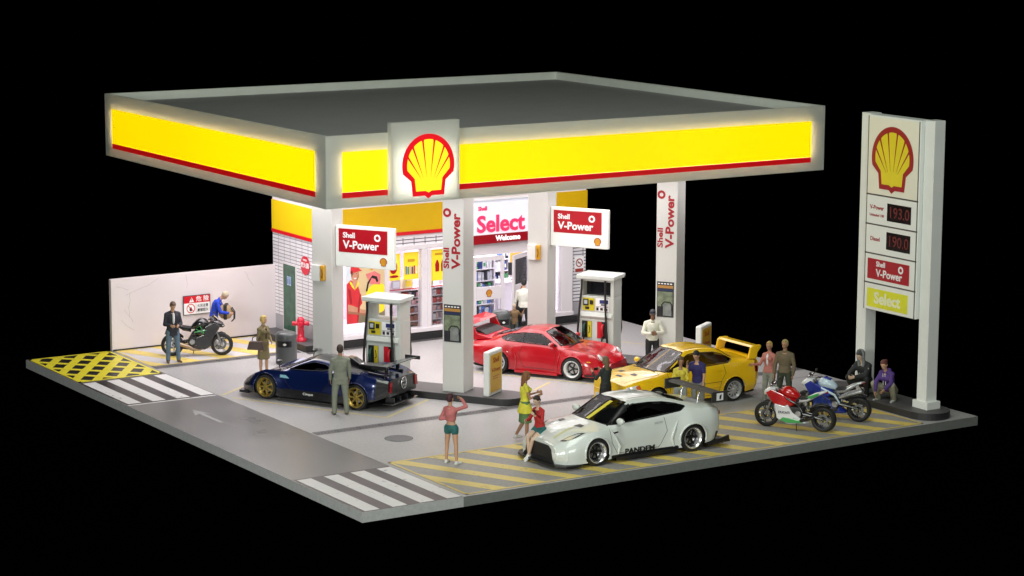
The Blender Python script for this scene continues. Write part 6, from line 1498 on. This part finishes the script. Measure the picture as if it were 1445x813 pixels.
            q.add(vs, [(i*n+k, i*n+(k+1) % n, (i+1)*n+(k+1) % n, (i+1)*n+k) for i in range(3) for k in range(n)]+[tuple(range(n-1, -1, -1)), tuple(range(3*n, 4*n))])
        if kind == 'hoodie' and not S.get('hoodup'): cone(q, p.neck-p.fwd*.07*s+p.lat*.05*s, p.neck-p.fwd*.07*s-p.lat*.05*s, .06*s, .06*s)
        if kind in ('jumper', 'jacket', 'coat'): cone(q, p.neck-p.up*.02*s, p.neck+p.up*.02*s, .062*s, .058*s)
        remesh(q, kind, m, t, .0145*max(s, .7), 3)
        if len(tp) > 3:       # inner shirt front
            q = MB(); c2 = p.chest+p.M2 @ Vector(((.118+g)*1.0, 0, .02))*s
            Mx = p.M2.to_4x4(); Mx.translation = c2; q.ball((-.035*s, 0, 0), .05*s, .042*s, .17*s, 8, 0, Mx); q.build('shirt_front', cloth('shirt_'+tp[3][0], tp[3][1]), t, smooth=70)
    # hair
    hr = S.get('hair')
    if hr:
        kind, nm, c = hr; m = mat('hair_'+nm, c, .6, vary=.25, scale=12, bump=.5, bscale=60); q = MB()
        q.ball((-.014, 0, .03), .098, .087, .102, 10, 0, H)
        if kind != 'bald':
            q.ball((-.04, 0, -.005), .078, .082, .085, 8, 0, H)
            if kind in ('short',): q.ball((.045, 0, .085), .052, .06, .034, 8, 0, H)
            if kind in ('bob', 'long', 'pony', 'cap'): q.ball((.035, 0, .08), .06, .068, .04, 8, 0, H)
            if kind in ('bob', 'long'):
                for d in (-1, 1): q.ball((-.01, d*.07, -.03), .055, .028, .085, 8, 0, H)
            if kind == 'long':
                w = S.get('hairdir', (-1, 0, -2.2)); a = H @ Vector((-.06, 0, -.03)); cone(q, a, a+vec(w, .3*s), .068*s, .035*s); cone(q, a+p.lat*.04*s, a+p.lat*.05*s+vec(w, .24*s), .04*s, .025*s); cone(q, a-p.lat*.04*s, a-p.lat*.05*s+vec(w, .22*s), .04*s, .025*s)
            if kind == 'pony':
                a = H @ Vector((-.09, 0, .06)); cone(q, a, a+vec((-1, 0, .1), .05*s), .03*s, .034*s); cone(q, a+vec((-1, 0, .1), .05*s), a+vec((-.6, 0, -1), .16*s), .034*s, .015*s)
        # cut away the face: keep hair behind the brow by pushing it back
        o = remesh(q, {'cap': 'cap'}.get(kind, 'hair'), m, t, .0095*max(s, .7), 2)
        if kind == 'cap': MB().prism([(.06, -.06), (.15, -.05), (.17, 0), (.15, .05), (.06, .06)], .045, .055, 0, H).build('cap_brim', m, o, bevel=.004)
    return t, p, H
def at_(px, z): return px
charcoal = (.03, .032, .038)
def put(t, name, mb, m, **k): return mb.build(name, m, t, **k)
# 1 phone man by the motorcycle
t, p, H = person('man in dark blazer and blue trousers looking at a phone beside the black motorcycle', (3.45, 17.25, 0), -100, dict(h=1.76, hpitch=28, skin='light', hair=('short', 'brown', (.1, .05, .03)),
    top=('jacket', 'navy_black', (.018, .02, .028), ('white', (.65, .66, .66))), lower=('trousers', 'steel_blue', (.1, .16, .22)), shoes=('brown', (.12, .06, .04)),
    armL=((.1, .22, -1), (.8, -.45, -.05)), armR=((.1, -.22, -1), (.8, .45, -.02)), legL=((.05, .09, -1), (-.02, .05, -1)), legR=((0, -.09, -1), (-.03, -.03, -1))))
MB().box(-.035, .035, -.006, .006, -.06, .06, 0, Matrix.Translation((p.ha[1]+p.ha[-1])/2+Vector((.06, 0, .03)))).build('phone', black, t)
# 2 man in blue with backpack behind motorcycle
t, p, H = person('bald man in bright blue jumper bending over a tan backpack behind the black motorcycle', (5.36, 18.55, 0), -35, dict(h=1.78, lean=8, bend=22, hpitch=25, skin='light', hair=('bald', 'grey_blond', (.5, .42, .3)),
    top=('jumper', 'bright_blue', (.01, .05, .5)), lower=('trousers', 'grey', (.2, .2, .2)), shoes=('black', (.02, .02, .02)),
    armL=((.35, .25, -1), (1, -.35, -.15)), armR=((.35, -.25, -1), (1, .3, -.15))))
bp = thing('backpack', 'tan and black backpack held open by the bald man in blue', 'backpack', (5.62, 18.33, .98), R(-35))
bm = cloth('backpack_tan', (.35, .24, .13), .8)
mb = MB(); loftx([(-.17, .1, .12, .1), (-.1, .12, .17, .2), (.05, .12, .18, .22), (.16, .1, .15, .17), (.2, .1, .1, .1)], 14, p=3, mb=mb); mb.build('bag', bm, bp, smooth=70)
MB().box(-.02, .08, -.185, .185, -.1, .34).build('dark_band', cloth('backpack_black', (.02, .02, .02)), bp, bevel=.02)
for d in (-1, 1): MB().tube([(.19, d*.08, .24), (.28, d*.09, .1), (.27, d*.09, -.1), (.2, d*.08, -.16)], .018, 6).build('shoulder_strap', cloth('backpack_black', 0), bp)
# 3 woman with handbag
t, p, H = person('blond woman in olive coat carrying a dark brown handbag beside the litter bin', (4.82, 14.28, 0), -75, dict(h=1.66, fem=True, hyaw=25, skin='light', hair=('bob', 'blond', (.5, .36, .1)),
    top=('coat', 'olive', (.16, .13, .055)), shoes=('dark_brown', (.08, .05, .04)), armL=((.15, .25, -1), (.75, -.45, -.3)), armR=((.1, -.35, -1), (.5, -.1, -.8)), coatl=.95, legL=((.03, .03, -1), (0, 0, -1)), legR=((0, -.03, -1), (0, 0, -1))))
MB().ball(p.chest+p.fwd*.12+Vector((0, 0, .0)), .03, .04, .17, 8).build('scarf', cloth('scarf_brown', (.05, .025, .018)), t, smooth=60)
hb = thing('handbag', 'dark brown handbag hanging from the arm of the woman in the olive coat', 'handbag', (4.46, 14.03, .80), R(-40))
hm_ = mat('bag_leather', (.06, .03, .022), .4, vary=.15)
mb = MB(); mb.prism([(-.24, 0), (.24, 0), (.19, .24), (-.17, .24)], -.07, .07, 0, Matrix(((1, 0, 0, 0), (0, 0, 1, 0), (0, 1, 0, 0), (0, 0, 0, 1)))); mb.build('bag', hm_, hb, bevel=.025)
MB().tube([(-.1, 0, .23), (-.08, 0, .34), (0, 0, .38), (.08, 0, .34), (.1, 0, .23)], .013, 6).build('handle', hm_, hb)
# 4 man in grey-green suit
t, p, H = person('man in pale grey green suit seen from behind by the dark blue supercar', (4.27, 8.82, 0), 68, dict(h=1.80, skin='tan', hair=('short', 'dark_brown', (.035, .02, .015)),
    top=('jacket', 'sage', (.2, .215, .165)), lower=('trousers', 'sage', (.2, .215, .165)), shoes=('dark_brown', (.05, .035, .025)), armL=((.15, .2, -1), (.3, -.05, -1)), armR=((.12, -.2, -1), (.3, .05, -1)), legL=((.08, .12, -1), (-.05, .02, -1)), legR=((.05, -.1, -1), (-.05, -.05, -1)), legw=1.08, shw=1.08))
# 5 girl shading eyes
t, p, H = person('dark haired woman in pink top and teal shorts shading her eyes on the hatched bay', (3.95, 2.78, 0), 25, dict(h=1.68, fem=True, lean=-4, hpitch=-5, skin='light', hair=('short', 'wine', (.05, .012, .018)), 
    top=('shirt', 'pink', (.5, .15, .15)), crop=1, lower=('shorts', 'teal', (.02, .12, .12)), shortl=.2, shoes=('white', (.65, .64, .6)), armR=((.7, -.55, .2), (.2, .75, .75), (.3, .9, .1)), armL=((-.35, .35, -1), (.2, -.5, .1)), legL=((.05, .1, -1), (-.05, .03, -1)), legR=((-.02, -.12, -1), (-.03, -.06, -1))))
# 6 woman in yellow dress
t, p, H = person('long haired woman in yellow top and green skirt standing behind the woman in red', (6.72, 3.86, 0), -20, dict(h=1.72, fem=True, hpitch=8, hyaw=-10, skin='tan', hair=('long', 'chestnut', (.2, .08, .025)), hairdir=(-.35, 0, -2),
    lower=('skirt', 'green', (.1, .2, .07)), skirtl=.5, top=('dress', 'lemon', (.65, .6, .05)), dressl=.45, sleeve=.3, shoes=('white', (.65, .64, .6)), armL=((.35, .2, -1), (.9, -.2, .25)), armR=((.3, -.15, -1), (.8, .3, .2)), legL=((-.02, .04, -1), (-.5, .02, -.9)), legR=((.08, -.04, -1), (-.04, 0, -1))))
# 7 woman in red sitting on bonnet
t, p, H = person('woman in red top and teal shorts sitting on the white coupe holding a phone', (6.02, 2.12, 0), 190, dict(h=1.66, fem=True, hip=(0, 0, .80), lean=6, hpitch=12, hyaw=5, skin='pale', hair=('short', 'black_brown', (.03, .015, .012)),
    top=('shirt', 'red', (.45, .02, .02)), lower=('shorts', 'teal', (.02, .12, .12)), shortl=.3, shoes=('white', (.65, .64, .6)), armL=((.3, .25, -1), (.7, -.3, .75)), armR=((.45, -.2, -.9), (.8, .4, .1)), legL=((.82, .0, -.55), (.12, -.22, -1)), legR=((.86, .12, -.42), (.0, .12, -1)), footL=(.8, .1, -.5), footR=(.8, -.1, -.5)))
MB().box(-.008, .008, -.035, .035, -.065, .065, 0, Matrix.Translation(p.ha[1]+Vector((.02, -.02, .09)))).build('phone', black, t)
# 8 woman in dark jacket photographing
t, p, H = person('long haired woman in black jacket holding up a phone in front of the yellow saloon', (9.75, 4.75, 0), 100, dict(h=1.62, fem=True, skin='light', hair=('long', 'ash_brown', (.14, .1, .05)), hairdir=(-.2, 0, -2),
    top=('jacket', 'black_green', (.015, .022, .02)), lower=('skirt', 'black', (.01, .01, .01)), skirtl=.45, shoes=('black', (.02, .02, .02)), armL=((.5, .3, -.8), (.7, -.2, .55)), armR=((.5, -.3, -.8), (.7, .2, .55))))
MB().box(-.006, .006, -.07, .07, -.035, .035, 0, Matrix.Translation((p.ha[1]+p.ha[-1])/2+Vector((.05, 0, .06)))).build('phone', black, t)
# 9, 10 couple between the cars
t, p, H = person('woman in yellow top with brown hair beside the man in navy, behind the black wing', (11.40, 3.78, 0), -125, dict(h=1.62, fem=True, hyaw=10, hpitch=10, skin='tan', hair=('bob', 'brown2', (.09, .06, .03)),
    top=('shirt', 'yellow', (.6, .5, .05)), lower=('jeans', 'grey_blue', (.3, .33, .33)), shoes=('white', (.65, .64, .6)), armL=((.2, .2, -1), (.8, -.5, -.1)), armR=((.2, -.25, -1), (.8, .45, -.1))))
t, p, H = person('black haired man in navy t-shirt covering his mouth beside the yellow saloon', (11.92, 3.72, 0), 205, dict(h=1.76, lean=6, hpitch=18, skin='light', hair=('short', 'black', (.012, .012, .013)),
    top=('t_shirt', 'navy', (.02, .015, .1)), lower=('trousers', 'grey2', (.22, .23, .22)), shoes=('black', (.02, .02, .02)), armL=((.15, .15, -1), (.35, .05, -1)), armR=((.55, -.1, -.8), (.3, .15, 1))))
# 11 man arms folded
t, p, H = person('man in white jumper and dark cap with folded arms by the far column', (14.25, 8.95, 0), -115, dict(h=1.78, hpitch=15, hyaw=-8, skin='dark', hair=('cap', 'cap_navy', (.015, .018, .03)),
    top=('jumper', 'cream', (.66, .66, .56)), lower=('trousers', 'black', (.012, .013, .014)), shoes=('black', (.02, .02, .02)), armL=((.3, .35, -1), (.55, -.95, .12)), armR=((.3, -.35, -1), (.5, .95, -.02)), shw=1.08))
# 12 man and child at the door
t, p, H = person('man in white jumper and black trousers leading a child into the shop', (13.98, 15.15, 0), 60, dict(h=1.76, lean=8, skin='light', hair=('short', 'black', 0), top=('jumper', 'white', (.66, .65, .58)), lower=('trousers', 'black', 0), shoes=('black', 0), armL=((.1, .25, -1), (.2, .3, -1)), armR=((-.2, -.15, -1), (.2, -.1, -1)), legL=((.5, .05, -1), (.05, 0, -1)), legR=((-.35, -.05, -1), (-.6, 0, -1)), footR=(.7, 0, -.7)))
t, p, H = person('small child in brown jacket and beige hat holding the hand of a man in white', (13.56, 15.02, 0), 65, dict(h=1.08, skin='light', hair=('cap', 'beige', (.5, .38, .28)), top=('jacket', 'brown', (.18, .11, .05)), lower=('trousers', 'dark_green_grey', (.06, .08, .07)), shoes=('black', 0), armR=((.2, -.5, -.6), (.3, -.3, .5)), armL=((0, .3, -1), (.1, 0, -1)), legL=((.2, .05, -1), (.0, 0, -1)), legR=((-.15, -.05, -1), (-.2, 0, -1))))
# 14, 15 pair
t, p, H = person('blond woman in dusty pink cardigan with one arm out, left of the man in olive', (14.42, 3.95, 0), 205, dict(h=1.67, fem=True, skin='tan', hair=('short', 'blond2', (.42, .28, .08)), top=('jumper', 'dusty_pink', (.42, .15, .12), ('white', 0)), lower=('jeans', 'grey_green', (.22, .23, .19)), shoes=('grey', (.3, .3, .3)), armL=((.1, .2, -1), (.2, 0, -1)), armR=((.2, -.35, -.9), (.9, -.45, .05)), legL=((.05, .04, -1), (-.03, 0, -1))))
t, p, H = person('sandy haired man in olive jumper and dark green trousers by the red motorcycle', (14.62, 3.55, 0), 215, dict(h=1.76, hyaw=-10, skin='tan', hair=('short', 'sandy', (.33, .26, .1)), top=('jumper', 'olive2', (.13, .1, .055)), lower=('trousers', 'deep_green', (.03, .04, .022)), shoes=('grey', 0), armL=((.1, .25, -1), (.25, -.05, -1)), armR=((.05, -.25, -1), (.3, 0, -1)), legL=((0, .1, -1), (0, .05, -1)), legR=((0, -.1, -1), (0, -.05, -1)), shw=1.08))
# 16 hooded man squatting on plinth
t, p, H = person('hooded man in black and grey jacket sitting against the left sign post', (16.86, 2.9, .19), 190, dict(h=1.95, hip=(0, 0, .30), lean=12, bend=8, hpitch=5, skin='pale', hair=('short', 'dark_grey', (.05, .05, .05)), top=('hoodie', 'black', (.014, .015, .016)), hoodup=1, lower=('trousers', 'black', 0), shoes=('grey', 0),
    armL=((.7, .2, -.75), (.75, -.55, -.1)), armR=((.7, -.2, -.75), (.75, .5, -.1)), legL=((.85, .45, .45), (-.35, -.25, -1)), legR=((.85, -.35, .4), (-.35, .2, -1)), legw=1.15))
q = MB()
for y in (-1, 1): limb(q, [p.head+Vector((.0, y*.075, .11)), p.head+Vector((-.01, y*.1, .02)), p.neck+Vector((.05, y*.08, 0)), p.chest+Vector((.13, y*.055, .06)), p.waist+Vector((.15, y*.04, .05))], [.035, .04, .045, .04, .04])
cone(q, p.head+Vector((-.03, -.04, .12)), p.head+Vector((-.03, .04, .12)), .05, .05); q.ball(p.head+Vector((-.06, 0, .02)), .09, .105, .13, 9)
remesh(q, 'hood', cloth('hood_grey', (.17, .19, .19)), t, .014, 3)
for d in (-1, 1):
    a = p.sh[d].lerp(p.el[d], .3); MB().tube([a+Vector((.0, 0, .075)), a+Vector((.05, d*.055, .02)), a+Vector((.03, d*.06, -.05))], .014, 6).build('sleeve_stripe', cloth('stripe_grey', (.35, .38, .4)), t)
# 17 woman squatting purple hoodie
t, p, H = person('woman in purple hoodie and khaki trousers squatting between the sign posts', (17.0, 2.1, .19), 195, dict(h=1.85, fem=True, hip=(0, 0, .26), lean=18, bend=10, hpitch=-12, hyaw=8, skin='light', hair=('pony', 'auburn', (.12, .04, .03)), top=('hoodie', 'purple', (.07, .03, .18)), lower=('trousers', 'khaki', (.3, .29, .2)), shoes=('grey_white', (.5, .52, .5)), legw=1.2,
    armL=((.6, .35, -.6), (.8, -.2, -.5)), armR=((.75, -.1, -.75), (.5, .3, -1)), legL=((.8, .4, .5), (-.4, -.1, -1)), legR=((.85, -.4, .45), (-.4, .1, -1))))
for d in (-1, 1): MB().tube([p.neck+p.fwd*.1+Vector((0, d*.03, -.02)), p.chest+p.fwd*.17+Vector((0, d*.035, .0)), p.chest+p.fwd*.16+Vector((0, d*.04, -.12))], .008, 6).build('drawstring', whitelet, t)
# ================================================================== CAMERA, LIGHT
cam = bpy.data.cameras.new('camera'); co = bpy.data.objects.new('camera', cam); col.objects.link(co); scene.camera = co
r0 = Vector((0.84264875, -0.53845022, 0.00379938)); r1 = Vector((0.08770068, 0.14420225, 0.98565425)); r2 = Vector((0.53127363, 0.83022712, -0.1687343))
M = Matrix((r0, r1, -r2)).transposed().to_4x4(); M.translation = (-25.0038, -45.10515, 13.8)
co.matrix_world = M
cam.sensor_width = 36; cam.lens = 3427.306*36/1445; cam.clip_end = 500; cam.clip_start = 1
w = bpy.data.worlds.new('World'); scene.world = w; w.use_nodes = True
w.node_tree.nodes['Background'].inputs[0].default_value = (.0, .0, .0, 1); w.node_tree.nodes['Background'].inputs[1].default_value = 0
def area(name, loc, target, sx, sy, power, color=(1, 1, 1), spread=PI):
    l = bpy.data.lights.new(name, 'AREA'); l.shape = 'RECTANGLE'; l.size = sx; l.size_y = sy; l.energy = power; l.color = color; l.spread = spread
    o = bpy.data.objects.new(name, l); col.objects.link(o); o.location = loc
    d = Vector(target)-Vector(loc); o.rotation_euler = d.to_track_quat('-Z', 'Y').to_euler(); return o
area('room_lamp', (4, -6, 26), (9, 8, 0), 12, 12, 2700, (.93, 1, .9))
area('added_fill_front', (2, -20, 9), (14, 3, 3), 7, 7, 1400, (.97, 1, .96))  # unseen fill, added to brighten the price totem and car sides
area('room_lamp_left', (-24, -14, 10), (8, 6, 2), 8, 8, 6200, (.97, 1, .95))
area('canopy_light', (10.8, 11.7, CZ0-.12), (10.8, 11.7, 0), 13.5, 8.0, 930, (1, .95, .965), R(150))
area('canopy_light_left_yard', (5.2, 17.6, CZ0-.12), (5.2, 17.6, 0), 4.0, 4.5, 330, (1, .94, .98))
area('canopy_light_right_yard', (17.9, 16.5, CZ0-.12), (17.9, 16.5, 0), 1.2, 6, 60, (1, .95, .97))
area('shop_ceiling_light', (10.8, 18.0, 2.95), (10.8, 18.0, 0), 5.0, 1.8, 210, (1, .88, .95))
area('shop_ceiling_light_right', (15.1, 18.0, 2.95), (15.1, 18.0, 0), 3.2, 1.8, 150, (.93, .93, 1))
scene.view_settings.view_transform = 'Standard'; scene.view_settings.look = 'None'; scene.view_settings.exposure = 0; scene.view_settings.gamma = 1
scene.cycles.use_denoising = True; scene.cycles.max_bounces = 8; scene.cycles.sample_clamp_indirect = 6
